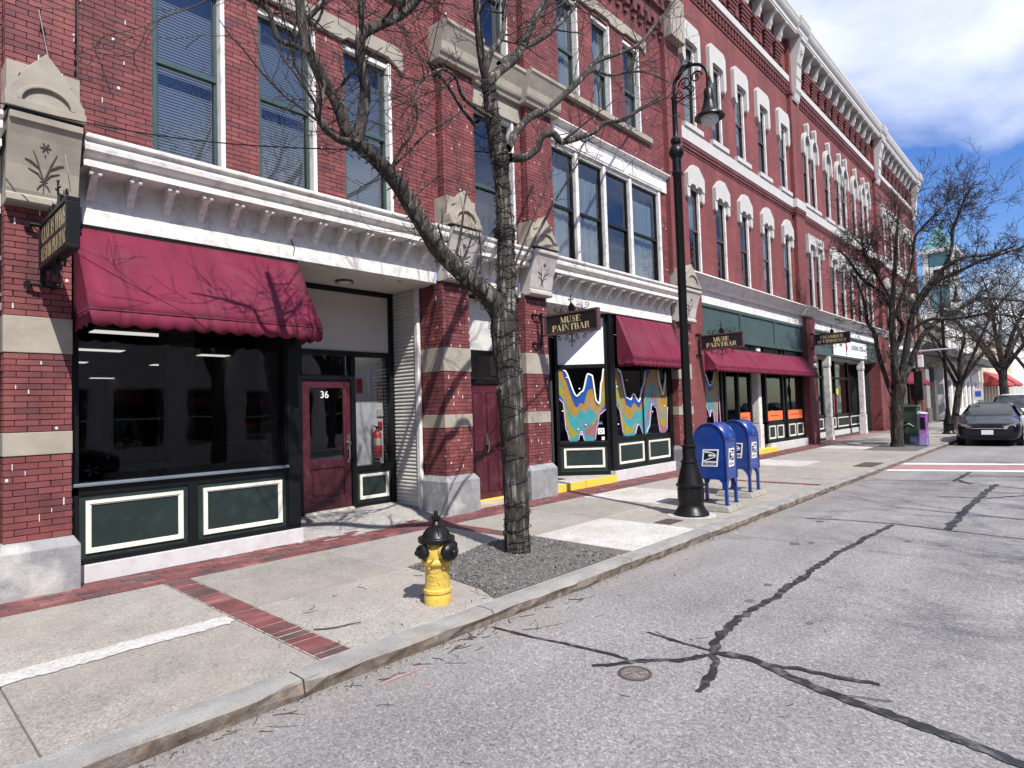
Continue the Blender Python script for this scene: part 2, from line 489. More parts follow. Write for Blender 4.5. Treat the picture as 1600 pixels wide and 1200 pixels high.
def conc_mat(name, base, rand):
    m = bpy.data.materials.new(name); nt, N, L, bs = nodes_of(m)
    g = N.new('ShaderNodeNewGeometry'); v = g.outputs['Position']
    c = _ramp(nt, _noise(nt, v, 1.1, 6, 0.6), [(0.3, shade(base, 0.86)), (0.7, shade(base, 1.1))])
    if rand:
        q = N.new('ShaderNodeObjectInfo').outputs['Random']
        c = _mix(nt, 1.0, c, _ramp(nt, q, [(0.0, (0.90,0.89,0.88)), (0.5, (1.0,1.0,1.0)), (1.0, (1.1,1.09,1.06))]), 'MULTIPLY')
    c = _mix(nt, 1.0, c, _ramp(nt, _noise(nt, v, 150, 3, 0.7), [(0.3, (0.62,)*3), (0.7, (1.32,)*3)]), 'MULTIPLY')
    c = _mix(nt, 1.0, c, _ramp(nt, _noise(nt, v, 30, 3, 0.7), [(0.3, (0.88,)*3), (0.7, (1.1,)*3)]), 'MULTIPLY')
    vo = N.new('ShaderNodeTexVoronoi'); vo.inputs['Scale'].default_value = 85; L.new(v, vo.inputs['Vector'])
    c = _mix(nt, 1.0, c, _ramp(nt, vo.outputs['Color'], [(0.0, (0.52,)*3), (0.35, (0.92,)*3), (0.8, (1.1,)*3), (1.0, (1.38,)*3)]), 'MULTIPLY')
    c = _mix(nt, 1.0, c, _ramp(nt, _noise(nt, v, 4.5, 7, 0.7), [(0.3, (0.84,)*3), (0.7, (1.14,)*3)]), 'MULTIPLY')
    f = _ramp(nt, _noise(nt, v, 0.9, 8, 0.72), [(0.47, (0,)*3), (0.66, (0.6,)*3)])
    c = _mix(nt, f, c, shade((0.30,0.26,0.22), 1.0))
    f2 = _ramp(nt, _noise(nt, v, 6.5, 3), [(0.70, (0,)*3), (0.74, (0.5,)*3)])
    c = _mix(nt, f2, c, (0.13,0.125,0.12))
    L.new(c, bs.inputs['Base Color'])
    bs.inputs['Roughness'].default_value = 0.85
    bs.inputs['Specular IOR Level'].default_value = 0.3
    _bump(nt, bs, _noise(nt, v, 130, 5, 0.7), 0.35, 0.006)
    return m
m_conc = conc_mat('sidewalk_concrete', (0.300,0.287,0.268), True)
m_concnew = conc_mat('new_white_concrete', (0.50,0.488,0.47), False)
m_joint = mat('joint_dirt', (0.10,0.09,0.08), 0.95, vary=0.3)
def kerb_mat():
    m = bpy.data.materials.new('kerb_granite'); nt, N, L, bs = nodes_of(m)
    g = N.new('ShaderNodeNewGeometry'); v = g.outputs['Position']
    c = _ramp(nt, _noise(nt, v, 3, 6), [(0.3, (0.20,0.198,0.196)), (0.7, (0.32,0.315,0.307))])
    c = _mix(nt, 1.0, c, _ramp(nt, _noise(nt, v, 150, 3, .7), [(0.3, (0.66,)*3), (0.7, (1.28,)*3)]), 'MULTIPLY')
    sn = N.new('ShaderNodeSeparateXYZ'); L.new(g.outputs['True Normal'], sn.inputs[0])
    face = _ramp(nt, sn.outputs[2], [(0.35, (1,)*3), (0.85, (0,)*3)])       # road grime clings to the steep face
    f = _math(nt, 'MULTIPLY', face, _ramp(nt, _noise(nt, v, 7, 7, .7), [(0.32, (0.35,)*3), (0.6, (1,)*3)]))
    c = _mix(nt, f, c, _ramp(nt, _noise(nt, v, 11, 6), [(0.3, (0.075,0.058,0.045)), (0.55, (0.16,0.12,0.09)), (0.75, (0.34,0.28,0.21))]))
    c = _mix(nt, _ramp(nt, _noise(nt, v, 1.6, 7, .7), [(0.54, (0,)*3), (0.68, (0.55,)*3)]), c, (0.24,0.185,0.14))
    L.new(c, bs.inputs['Base Color']); bs.inputs['Roughness'].default_value = .85; bs.inputs['Specular IOR Level'].default_value = .3
    _bump(nt, bs, _noise(nt, v, 40, 6, .7), 0.7, .012)
    return m
m_kerb = kerb_mat()
m_tar = mat('tar_crack_seal', (0.016,0.016,0.018), 0.45, vary=0.3, vscale=9, stain=(0.15,0.148,0.15), sscale=9, sfac=0.8, bump=0.3)
m_rpaint = mat('road_white_paint', (0.72,0.71,0.69), 0.7, vary=0.08, stain=(0.36,0.355,0.35), sscale=9, sfac=0.55)
m_rred = mat('crosswalk_red_coating', (0.30,0.155,0.165), 0.8, vary=0.08, stain=(0.33,0.25,0.25), sscale=4, sfac=0.6, fine=0.1)
PAVC = [(0.17,0.050,0.052),(0.20,0.062,0.062),(0.145,0.044,0.048),(0.25,0.10,0.095),(0.105,0.052,0.055),(0.19,0.056,0.056),(0.075,0.066,0.066),(0.175,0.053,0.054)]
m_pav_o = brick_piece_mat('paving_brick_single', 'object', PAVC)
m_pav_i = brick_piece_mat('paving_brick_island', 'island', PAVC)

def struct(o): return setp(o, kind='structure')
struct(MB().box(-600, 900, -700, 700, -0.30, -0.17).build('ground', mat('distant_ground', (0.20,0.19,0.18), 0.9)))
road = struct(MB().box(-40, 260, -8.2, 3.58, -0.16, ROADZ).build('road', m_asph))
opp = struct(MB().box(-40, 260, -12.3, -8.2, -0.16, 0.0).build('opposite_sidewalk', m_concnew))

# tar crack seals, traced on the road surface
def strip(mb, pts, w, z, jit=0.2, seg=0.09):
    pts = [Vector((p[0], p[1], z)) for p in pts]
    dense = []
    for a, b in zip(pts, pts[1:]):
        n = max(1, int((b - a).length / seg))
        for i in range(n): dense.append(a.lerp(b, i / n))
    dense.append(pts[-1])
    vs = []; k = len(dense); off = 0
    for i, p in enumerate(dense):
        t = (dense[min(i+1, k-1)] - dense[max(i-1, 0)]).normalized(); s = Vector((-t.y, t.x, 0))
        off = off * 0.7 + rnd.uniform(-1, 1) * w * jit * 0.35
        tp = min(1.0, 0.62 + min(i, k - 1 - i) * 0.2)
        vs.append(p + s * (w / 2 * tp * (1 + rnd.uniform(-jit, jit)) + off)); vs.append(p - s * (w / 2 * tp * (1 + rnd.uniform(-jit, jit)) - off))
    mb.add(vs, [(2*i, 2*i+1, 2*i+3, 2*i+2) for i in range(k - 1)])
    return mb
SEALS = [([(770,980),(830,995),(900,1010),(950,1022),(980,1031)],.055,.25),([(925,1040),(970,1036),(1040,1030),(1060,1032),(1112,1024)],.075,.3),
 ([(1012,988),(1060,1003),(1108,1017)],.055,.2),([(1112,1020),(1130,990),(1160,965),(1210,935),(1250,905),(1290,875),(1325,856),(1345,845),(1395,820)],.10,.3),
 ([(1115,1022),(1118,1045),(1102,1065),(1090,1082)],.085,.35),([(1112,1020),(1170,1030),(1200,1042),(1240,1062),(1300,1085),(1370,1110),(1480,1150),(1640,1212)],.12,.15),
 ([(1200,1040),(1260,1048),(1300,1058),(1375,1070)],.075,.35),([(1255,810),(1320,813),(1400,819),(1480,829),(1650,849)],.045,.25),
 ([(1480,828),(1500,805),(1530,778),(1557,757)],.13,.35),([(1465,776),(1540,779),(1640,772)],.06,.25),([(1490,752),(1500,747),(1517,738)],.10,.3),([(1497,750),(1517,757)],.10,.3),
 ([(1360,750),(1430,751),(1492,751)],.05,.3),([(1497,745),(1640,745)],.04,.3),([(1300,1086),(1350,1092),(1395,1098)],.02,.3)]
for k, (px, w, j) in enumerate(SEALS):
    strip(MB(), [at_z(x, y, ROADZ) for x, y in px], w * .68, ROADZ + 0.004 + 0.0004 * k, j * 1.5, .045).build('tar_seal', m_tar, road, recalc=False)
# dark worn patches and old core holes
for (px, py, w) in [(1242,850,.16),(1171,939,.10),(1281,815,.14),(1418,846,.10),(1268,848,.10),(1200,914,.10),(1265,974,.07)]:
    c = at_z(px, py, ROADZ); mb = MB(); n = 12
    vs = [(c.x + w*0.55*math.cos(6.283*i/n)*rnd.uniform(.75,1.15), c.y + w*0.4*math.sin(6.283*i/n)*rnd.uniform(.75,1.15), ROADZ+0.003) for i in range(n)]
    mb.add(vs, [tuple(range(n))]); mb.build('patch', mat('old_asphalt_patch', (0.09,0.09,0.092), 0.8, vary=0.4, vscale=20), road, recalc=False)
# crosswalk: white line, red coating, white line
def xline(xa, xb, za, m, name):
    sk = -0.36
    MB().add([(xa, 3.55, za), (xb, 3.55, za), (xb + sk*-11.6, -8.0, za), (xa + sk*-11.6, -8.0, za)], [(0, 1, 2, 3)]).build(name, m, road, recalc=False)
xline(16.75, 17.05, ROADZ+0.004, m_rpaint, 'crosswalk_line')
xline(17.12, 18.40, ROADZ+0.0035, m_rred, 'crosswalk_field')
xline(18.47, 18.85, ROADZ+0.004, m_rpaint, 'crosswalk_line')
# pink survey marks
for px in ([(594,1072),(620,1060),(657,1046)], [(668,1077),(676,1072)]):
    strip(MB(), [at_z(x, y, ROADZ) for x, y in px], 0.022, ROADZ + 0.0045, 0.5, 0.05).build('survey_mark', mat('pink_marking_paint', (0.42,0.20,0.23), 0.8, stain=(0.25,0.23,0.23), sscale=25, sfac=0.9), road, recalc=False)

# kerb of split granite stones
kerb = struct(MB().box(-40, 260, 3.60, 3.74, -0.16, -0.02).build('kerb', m_joint))
KJ = [-4.3,-2.4,-0.2,1.9,3.53,5.6,7.4,9.3,11.0,12.9,14.8,16.6,18.6,20.6,22.7,24.8,27,29.3,31.6,34,36.5,39,42,45,48]
def kerb_stone(a, b):
    mb = MB(); n = max(4, int((b - a) / 0.14)); prof = [(3.585,-0.16),(3.560,-0.07),(3.552,-0.022),(3.572,0.0),(3.66,0.004),(3.752,0.002),(3.752,-0.16)]
    k = len(prof); vs = []
    for i in range(n + 1):
        xx = a + 0.006 + (b - a - 0.012) * i / n
        for q, (y, z) in enumerate(prof):
            amp = 0.022 if q in (0, 1) else (0.014 if q in (2, 3) else 0.003)
            e = mnoise.noise(Vector((xx*3.1, q*1.7, 3.3))) + 0.6*mnoise.noise(Vector((xx*9.7, q*2.3, 1.3)))
            vs.append((xx, y + amp*e, z + (amp*0.7*e if q < 4 else amp*e)))
    fs = []
    for i in range(n):
        for q in range(k):
            q2 = (q + 1) % k
            fs.append((i*k+q, i*k+q2, (i+1)*k+q2, (i+1)*k+q))
    fs.append(tuple(range(k))); fs.append(tuple(n*k + q for q in range(k)))
    return mb.add(vs, fs).build('kerb_stone', m_kerb, kerb)
for a, b in zip(KJ, KJ[1:]): kerb_stone(a, b)
MB().box(48, 120, 3.555, 3.752, -0.16, 0.002).build('kerb_stone', m_kerb, kerb)

# sidewalk: bed, slabs, brick bands
walk = struct(MB().box(-40, 130, 3.75, 7.30, -0.16, -0.014).build('sidewalk', m_joint))
SX = [-4.0,-2.4,-0.85,0.65,2.125]
SX2 = [2.365,3.85,5.70]; SX3 = [5.93,7.45,9.0,10.6,12.45]; SX4 = [12.68,14.3,15.9,17.5,19.1,20.7,22.3,24,26,28,30.5,33,36,39,42,45,48]
m_slabs = [m_conc, m_concnew]
for run in (SX, SX2, SX3, SX4):
    for a, b in zip(run, run[1:]):
        for (y0, y1) in ((3.762, 5.192), (5.198, 6.715)):
            new = (run is SX3 and (a, y0) in ((5.93, 3.762), (9.0, 5.198))) or (run is SX4 and a in (15.9, 22.3) and y0 > 5)
            o = MB().box(a + .004, b - .004, y0, y1, -0.10, rnd.uniform(-0.003, 0.002)).build('paving_slab', m_slabs[1 if new else 0], walk)
            bv = o.modifiers.new('bevel', 'BEVEL'); bv.width = 0.006; bv.segments = 1
MB().box(48.0, 120, 3.762, 7.3, -0.1, 0).build('paving_slab', m_conc, walk)
MB().box(-40, -4.0, 3.762, 7.3, -0.1, 0).build('paving_slab', m_conc, walk)
strip(MB(), [(-.9, 5.075), (.5, 5.075), (1.3, 5.08), (2.10, 5.085)], .22, 0.0045, .13, .03).build('painted_line', mat('worn_white_line', (0.47,0.46,0.445), .8, vary=.12, vscale=8, stain=(0.27,0.258,0.24), sscale=30, sfac=.95, fine=.25, fscale=120), walk, recalc=False)
bricks = []
for row in range(7):
    y0 = 6.722 + row * 0.103
    x = -1.2 + (0.103 if row % 2 else 0)
    while x < 24.0:
        bricks.append(((x + 0.100, y0 + 0.05, -0.03), (0.199, 0.097, 0.066))); x += 0.206
for (bx, ya, yb) in ((2.245, 3.77, 6.72), (5.815, 5.25, 6.72), (12.565, 3.77, 6.72)):
    y = ya
    while y < yb - 0.05:
        bricks.append(((bx, y + 0.05, -0.03), (0.216, 0.0875, 0.066))); y += 0.1035
MB().box(2.13, 2.36, 3.76, 6.72, -.1, -.0025).box(5.70, 5.93, 5.2, 6.72, -.1, -.0045).box(12.45, 12.68, 3.76, 6.72, -.1, -.0045).box(-1.2, 24, 6.72, 7.44, -.1, -.006).build('joint_sand', mat('joint_sand', (0.40,0.35,0.32), .95, vary=.4, vscale=14, stain=(0.06,0.05,0.045), sscale=9, sfac=.95), walk)
bricks.sort(key=lambda b: b[0][0]**2 + b[0][1]**2)
cache = {}
def brick_mesh(d, m):
    key = (round(d[0], 2), round(d[1], 2), round(d[2], 3), m.name)
    if key not in cache:
        mb = MB(); e = 0.004
        x, y, z = d[0]/2, d[1]/2, d[2]/2
        cache[key] = mb.cbox((0, 0, 0), d).mesh('brick', m)
    return cache[key]
vis = [b for b in bricks if (b[0][0] > -0.2 and b[0][1] > 3.7)]
def in_view(p):
    q = Vector(p) - CAM; w = q.dot(_d)
    return w > 0.3 and -60 < 800 + FPX*q.dot(CR)/w < 1660 and -60 < 600 - FPX*q.dot(CU)/w < 1260
first = [b for b in bricks if in_view(b[0])][:290]
fs_ = set(id(b) for b in first)
for b in first:
    piece('paving_brick', brick_mesh(b[1], m_pav_o), walk, (b[0][0], b[0][1], b[0][2] + rnd.uniform(-.004, .003)), (rnd.uniform(-.01,.01), rnd.uniform(-.01,.01), rnd.uniform(-.015,.015)))
mb = MB()
for b in bricks:
    if id(b) not in fs_: mb.cbox((b[0][0], b[0][1], b[0][2] + rnd.uniform(-.003, .002)), b[1])
setp(mb.build('paving_bricks_beyond', m_pav_i, walk), kind='stuff')
MB().box(24.0, 60, 6.72, 7.44, -0.1, 0.0).build('brick_strip', brick_wall_mat('paving_brick_far', (0.26,0.085,0.08), (0.31,0.11,0.10), (0.25,0.2,0.18), 0.2, 0.1), walk)

# cracks and gum on the slabs
for pts in ([(5.95,6.0),(6.4,6.05),(6.9,5.98),(7.44,6.06)], [(7.46,4.7),(7.9,4.6),(8.4,4.66)], [(3.9,4.15),(3.75,3.95),(3.8,3.77)], [(9.6,6.7),(9.8,6.1),(9.75,5.5),(9.9,5.08)]):
    strip(MB(), pts, .004, .0042, .8, .03).build('crack', m_joint, walk, recalc=False)
# tree pits
m_mulch = mat('gravel_mulch_soil', (0.105,0.10,0.098), 0.95, vary=0.3, vscale=8, stain=(0.17,0.165,0.16), sscale=25, sfac=0.6, bump=1.0, bscale=70, fine=0.4, fscale=170)
def tree_pit(poly, n, dens, seed):
    rr = random.Random(seed)
    c = sum((Vector((p[0], p[1], 0)) for p in poly), Vector()) / len(poly)
    mb = MB(); vs = [(c.x, c.y, 0.02)]; k = len(poly)
    for i in range(k): vs.append((poly[i][0], poly[i][1], 0.005))
    mid = [tuple(Vector((c.x, c.y, 0.0)).lerp(Vector((p[0], p[1], 0)), 0.6) + Vector((0, 0, 0.02 + rr.uniform(-.006, .006)))) for p in poly]
    b = len(vs); vs += mid
    fs = [(0, b + i, b + (i+1) % k) for i in range(k)] + [(b+i, 1+i, 1+(i+1)%k, b+(i+1)%k) for i in range(k)]
    pit = struct(mb.add(vs, fs).build('tree_pit', m_mulch, recalc=True))
    mb = MB()
    for i in range(n):
        j = rr.randrange(k); a = Vector((*poly[j], 0)); bb = Vector((*poly[(j+1) % k], 0)); u = rr.random(); t = math.sqrt(rr.random())
        p = c.lerp(a.lerp(bb, u), t * 0.985)
        s = rr.uniform(.006, .020); z = 0.012 + 0.012 * (1 - t)
        pts = [Vector((rr.uniform(-1,1), rr.uniform(-1,1), rr.uniform(-.5,1))) * s for _ in range(4)]
        mb.add([Vector((p.x, p.y, z)) + q for q in pts], [(0,1,2),(0,2,3),(0,3,1),(1,3,2)])
    setp(mb.build('gravel', mat('gravel_chips', (0.16,0.155,0.15), 0.9, vary=0.5, vscale=60), pit, recalc=False), kind='stuff')
    return pit
pp = [at_z(x, y, 0) for x, y in [(636,886),(690,874),(722,866),(752,852),(790,842),(835,838),(880,848),(925,858),(965,868),(930,885),(870,907),(820,924),(778,937),(752,921),(722,911),(700,903),(660,893)]]
tree_pit([(p.x, max(3.765, p.y)) for p in pp], 6000, 1, 3)
tree_pit([(21.7,3.77),(24.1,3.77),(24.1,5.2),(21.7,5.2)], 300, 1, 4)
tree_pit([(34.6,3.77),(36.8,3.77),(36.8,5.2),(34.6,5.2)], 100, 1, 5)
# fallen twigs along the gutter and on the pavement
m_twigd = mat('dead_twig', (0.055,0.042,0.034), 0.9, vary=0.4, vscale=30)
mb = MB(); rr = random.Random(21)
def litter(x, y, z, ln, a, r):
    pts = [Vector((x, y, z + r))]
    for i in range(4):
        a += rr.uniform(-.45, .45)
        pts.append(pts[-1] + Vector((math.cos(a), math.sin(a), 0)) * ln / 4 + Vector((0, 0, rr.uniform(-.3, .5) * r)))
    mb.tube(pts, [r, r, r*.9, r*.8, r*.5], 4)
for i in range(75):
    litter(rr.uniform(0.2, 4.6), 3.53 - abs(rr.gauss(0, .16)), ROADZ, rr.uniform(.03, .17), rr.uniform(-.9, .9), rr.uniform(.0018, .0042))
for i in range(45):
    litter(rr.uniform(0.6, 6.5), rr.uniform(1.2, 3.4), ROADZ, rr.uniform(.02, .10), rr.uniform(-3, 3), rr.uniform(.0012, .003))
for i in range(26):
    litter(rr.uniform(1.9, 5.5), rr.uniform(3.8, 5.2), 0.0, rr.uniform(.03, .16), rr.uniform(-3, 3), rr.uniform(.0015, .0035))
a = at_z(490, 985); litter(a.x, a.y, 0.0, 0.36, -0.9, .006)
for i in range(700):   # leaf crumbs and grit against the kerb face
    x = rr.uniform(-0.3, 9) + .25 * math.sin(i * .37); y = 3.55 - abs(rr.gauss(0, .035)) * (1.6 if i % 3 == 0 else .7); s = rr.uniform(.003, .012)
    mb.add([(x, y, ROADZ+.004), (x+s, y+rr.uniform(-s,s), ROADZ+.006+s*.4), (x+rr.uniform(-s,s), y-s, ROADZ+.005)], [(0,1,2)])
setp(mb.build('twig_litter', m_twigd, recalc=False), 'dead twigs and leaf crumbs strewn along the gutter and pavement', 'litter', kind='stuff')
# iron covers
def lidded(px, py, z, lx, ly, label):
    c = at_z(px, py, z)
    t = thing('access_cover', label, 'cover', (c.x, c.y, z))
    MB().box(c.x-lx/2, c.x+lx/2, c.y-ly/2, c.y+ly/2, z+.001, z+.006).build('frame', mat('rusty_iron', (0.075,0.050,0.045), 0.8, vary=0.3, vscale=12), t)
    mb = MB()
    for i in range(7): mb.box(c.x-lx/2+.02, c.x+lx/2-.02, c.y-ly/2+.02+i*(ly-.04)/7, c.y-ly/2+.02+(i+.7)*(ly-.04)/7, z+.006, z+.010)
    mb.build('lid', mat('rusty_iron'  , (0,0,0)), t)
lidded(1045, 815, 0.003, 0.36, 0.24, 'small rusty rectangular iron cover on the pavement by the lamp post')
lidded(1357, 726, 0.003, 1.15, 0.42, 'dark iron grate set in the pavement near the crosswalk kerb')
c = at_z(992, 1053, ROADZ)
t = thing('valve_cover', 'round iron water valve cover in the road beside the tar seal', 'valve cover', (c.x, c.y, ROADZ))
MB().lathe([(.108, 0), (.108, .006), (.094, .008), (.094, .004), (.090, .004)], 28, (c.x, c.y, ROADZ+.001)).build('rim', mat('rusty_iron', (0,0,0)), t)
mb = MB().lathe([(.088, 0), (.088, .005), (.001, .005)], 28, (c.x, c.y, ROADZ+.001))
for k in range(3): mb.tube([(c.x+(.024+.022*k)*math.cos(6.283*i/24), c.y+(.024+.022*k)*math.sin(6.283*i/24), ROADZ+.007) for i in range(25)], .0045, 5)
for k in range(8): mb.tube([(c.x+.03*math.cos(.785*k), c.y+.03*math.sin(.785*k), ROADZ+.007), (c.x+.08*math.cos(.785*k), c.y+.08*math.sin(.785*k), ROADZ+.007)], .004, 4)
mb.build('lid', mat('valve_iron', (0.16,0.15,0.14), 0.6, metal=0.3, vary=0.3, vscale=40), t)
# ================================================================== near brick building (stone corbels, number 36)
B1 = thing('brick_building', 'nearest red brick building with carved stone corbels, shopfronts and the number 36 door', 'building', (1.0, 7.4, 0))
WY = 7.42                          # face of the upper wall

def curtain_mesh(x0, x1, z0, z1, y, amp=0.02, pitch=0.09):
    mb = MB(); n = max(6, int((x1 - x0) / 0.02)); vs = []
    for i in range(n + 1):
        x = x0 + (x1 - x0) * i / n
        yy = y + amp * math.sin(x * 6.283 / pitch) + 0.4 * amp * math.sin(x * 6.283 / pitch * 0.37 + 1)
        vs += [(x, yy, z0), (x, yy, z1)]
    return mb.add(vs, [(2*i, 2*i+2, 2*i+3, 2*i+1) for i in range(n)])
def vblind_mesh(x0, x1, z0, z1, y, pitch=0.085, ang=0.9):
    mb = MB(); x = x0
    while x < x1:
        a = ang + rnd.uniform(-.08, .08); w = pitch * 0.56
        dx, dy = math.cos(a) * w, math.sin(a) * w
        mb.add([(x-dx, y-dy, z0), (x+dx, y+dy, z0), (x+dx, y+dy, z1), (x-dx, y-dy, z1)], [(0,1,2,3)]); x += pitch
    return mb
def hblind_mesh(x0, x1, z0, z1, y, pitch=0.035):
    mb = MB(); z = z0
    while z < z1:
        mb.add([(x0, y-.004, z), (x1, y-.004, z), (x1, y+.006, z+pitch*1.02), (x0, y+.006, z+pitch*1.02)], [(0,1,2,3)]); z += pitch
    return mb
def window(parent, x0, x1, z0, z1, y, fm, fw=0.055, meet=0.5, blind=None, bz=None, casing=None, cw=0.05, wall=None, gm=None, bm=None, lowdark=False):
    """double hung window: frame > two panes, blind, casing lining the reveal"""
    mb = MB().frame(x0, x1, z0, z1, fw, y, y + 0.07)
    zm = z0 + (z1 - z0) * meet
    mb.box(x0 + fw, x1 - fw, y - 0.012, y + 0.05, zm - 0.028, zm + 0.028)
    mb.box(x0 + fw, x0 + fw + .018, y + .01, y + .055, z0 + fw, z1 - fw)
    mb.box(x1 - fw - .018, x1 - fw, y + .01, y + .055, z0 + fw, z1 - fw)
    w = mb.build('window', fm, parent)
    gm = gm or m_glass
    for (a, b, yy) in ((z0 + fw, zm - .028, y + .045), (zm + .028, z1 - fw, y + .025)):
        MB().add([(x0+fw, yy, a), (x1-fw, yy, a), (x1-fw, yy, b), (x0+fw, yy, b)], [(0,1,2,3)]).build('pane', gm, w, recalc=False)
    if blind:
        a, b = (z0 + fw, z1 - fw) if bz is None else (z0 + (z1-z0)*bz[0], z0 + (z1-z0)*bz[1])
        f = {'v': vblind_mesh, 'h': hblind_mesh, 'c': curtain_mesh}[blind]
        f(x0 + fw, x1 - fw, a, b, y + 0.13).build('blind', bm or (m_blindh if blind == 'h' else m_blind), w, recalc=False)
    if casing:
        wl_ = wall if wall is not None else WY
        c = MB(); c.box(x0 - .001, x0 + .012, wl_ + .05, y, z0, z1); c.box(x1 - cw, x1 + .001, wl_ - .004, y, z0, z1)
        c.box(x0 + .016, x1 - cw, wl_ + .03, y, z1 - .07, z1)
        c.build('casing', casing, w)
    return w

# ---- openings of the upper floors: x0, x1, z0, z1
W2 = [(2.27, 3.06, 4.56, 6.82), (3.48, 4.27, 4.56, 6.82), (4.71, 5.52, 4.56, 6.86)]
W4 = (7.12, 8.24, 4.56, 6.86)
BAY = (9.20, 13.56, 4.55, 6.86)
W3 = [(9.66, 10.36, 8.05, 10.14), (10.88, 11.56, 8.05, 10.14), (12.13, 12.82, 8.05, 10.14)]
W4b = (7.40, 8.16, 8.06, 10.14)
WN = [(2.27, 3.06, 8.05, 10.14), (3.48, 4.27, 8.05, 10.14), (4.71, 5.52, 8.05, 10.14)]
holes = W2 + [W4, BAY, W4b] + W3 + WN
mb = MB(); holes_boxes(mb, -6.0, 13.88, 4.44, 12.9, holes, WY + 0.022, WY + 0.32)
mb.box(-6.0, 0.97, WY + 0.022, WY + 0.3, 0, 4.44)
mb.build('wall', m_mortar, B1)
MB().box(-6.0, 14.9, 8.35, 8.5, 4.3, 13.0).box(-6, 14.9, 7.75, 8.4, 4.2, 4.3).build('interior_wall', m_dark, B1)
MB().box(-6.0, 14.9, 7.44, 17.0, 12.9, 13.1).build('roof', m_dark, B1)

# ---- masonry laid brick by brick
BH, BL, JT = 0.0572, 0.191, 0.0075
blist = []; chips = MB()
def lay(u0, u1, z0, z1, excl, face, plane, depth=0.05, zlim=None, chip=0.05):
    """running bond on u (x or y) and z; face = outer coordinate, plane 'x' (faces -y) or 'y' (faces -x)"""
    n = int((z1 - z0) / BH + 1e-6); bh = (z1 - z0) / max(1, n)
    for r in range(n):
        za = z0 + r * bh; zb = za + bh - JT
        free = [(u0, u1)]
        for (a, b, c, d) in excl:
            if d > za + .012 and c < zb - .012:
                nf = []
                for (p, q) in free:
                    if b <= p or a >= q: nf.append((p, q)); continue
                    if a > p: nf.append((p, a))
                    if b < q: nf.append((b, q))
                free = nf
        for (p, q) in free:
            u = p - (BL / 2 if (r % 2) else 0) - ((int(za*50) % 3) * 0.012)
            while u < q - 0.02:
                a = max(u, p); b = min(u + BL, q)
                u += BL
                if b - a < 0.025: continue
                if zlim and za > zlim((a + b) / 2): continue
                out = rnd.uniform(-0.0035, 0.003)
                l = b - a - JT
                cu = (a + b) / 2; cz = (za + zb) / 2
                if plane == 'x': blist.append(((cu, face + out + depth/2, cz), (l, depth, zb - za)))
                else: blist.append(((face + out + depth/2, cu, cz), (depth, l, zb - za)))
                if rnd.random() < chip and b < q - .01:
                    h = (zb - za) * rnd.uniform(.5, 1.3); w = JT * rnd.uniform(.7, 1.6)
                    if plane == 'x': chips.cbox((b - JT/2, face + .004, cz + rnd.uniform(-.01, .01)), (w, .018, h))
                    else: chips.cbox((face + .004, b - JT/2, cz), (.018, w, h))
                if rnd.random() < chip * 0.25:
                    s = rnd.uniform(.006, .016)
                    p0 = (cu + rnd.uniform(-.08, .08), face - .002, cz) if plane == 'x' else (face - .002, cu, cz)
                    chips.ball(p0, s, 4, (1, .25, 1.2) if plane == 'x' else (.25, 1, 1.2))
zl = lambda x: 6.75 + 0.44 * (x - 1.5)
PIL = [(0.97, 1.53, 7.30), (6.40, 7.10, 7.28), (8.43, 9.18, 7.28)]
ex_wall = [(a-.002, b+.002, c, d) for (a, b, c, d) in holes] + [(p[0], p[1], 4, 13) for p in PIL]
LINT = [(2.05, 5.72, 6.88, 7.15)]
ex_wall += LINT + [(9.17, 13.84, 6.86, 7.31), (9.52, 13.2, 7.92, 8.05), (9.50, 13.10, 10.20, 10.47), (2.0, 5.8, 7.92, 8.05), (7.1, 8.43, 6.86, 7.22)]
lay(-0.6, 13.88, 4.46, 11.6, ex_wall, WY, 'x', zlim=zl, chip=0.02)
for (a, b, fy_) in PIL:
    MB().box(a + .012, b - .012, fy_ + .02, WY + .03, 4.46, 12.9).build('pier_core', m_mortar, B1)
    seg = [(4.98, 12.0)] if a < 2 else [(4.9, 7.2), (7.75, 12.0)]
    for (s0, s1) in seg:
        lay(a, b, s0, s1, [], fy_, 'x', zlim=zl, chip=0.07)
        lay(fy_ + .052, WY, s0, s1, [], a, 'y', zlim=lambda y, a=a: zl(a), chip=0.05)
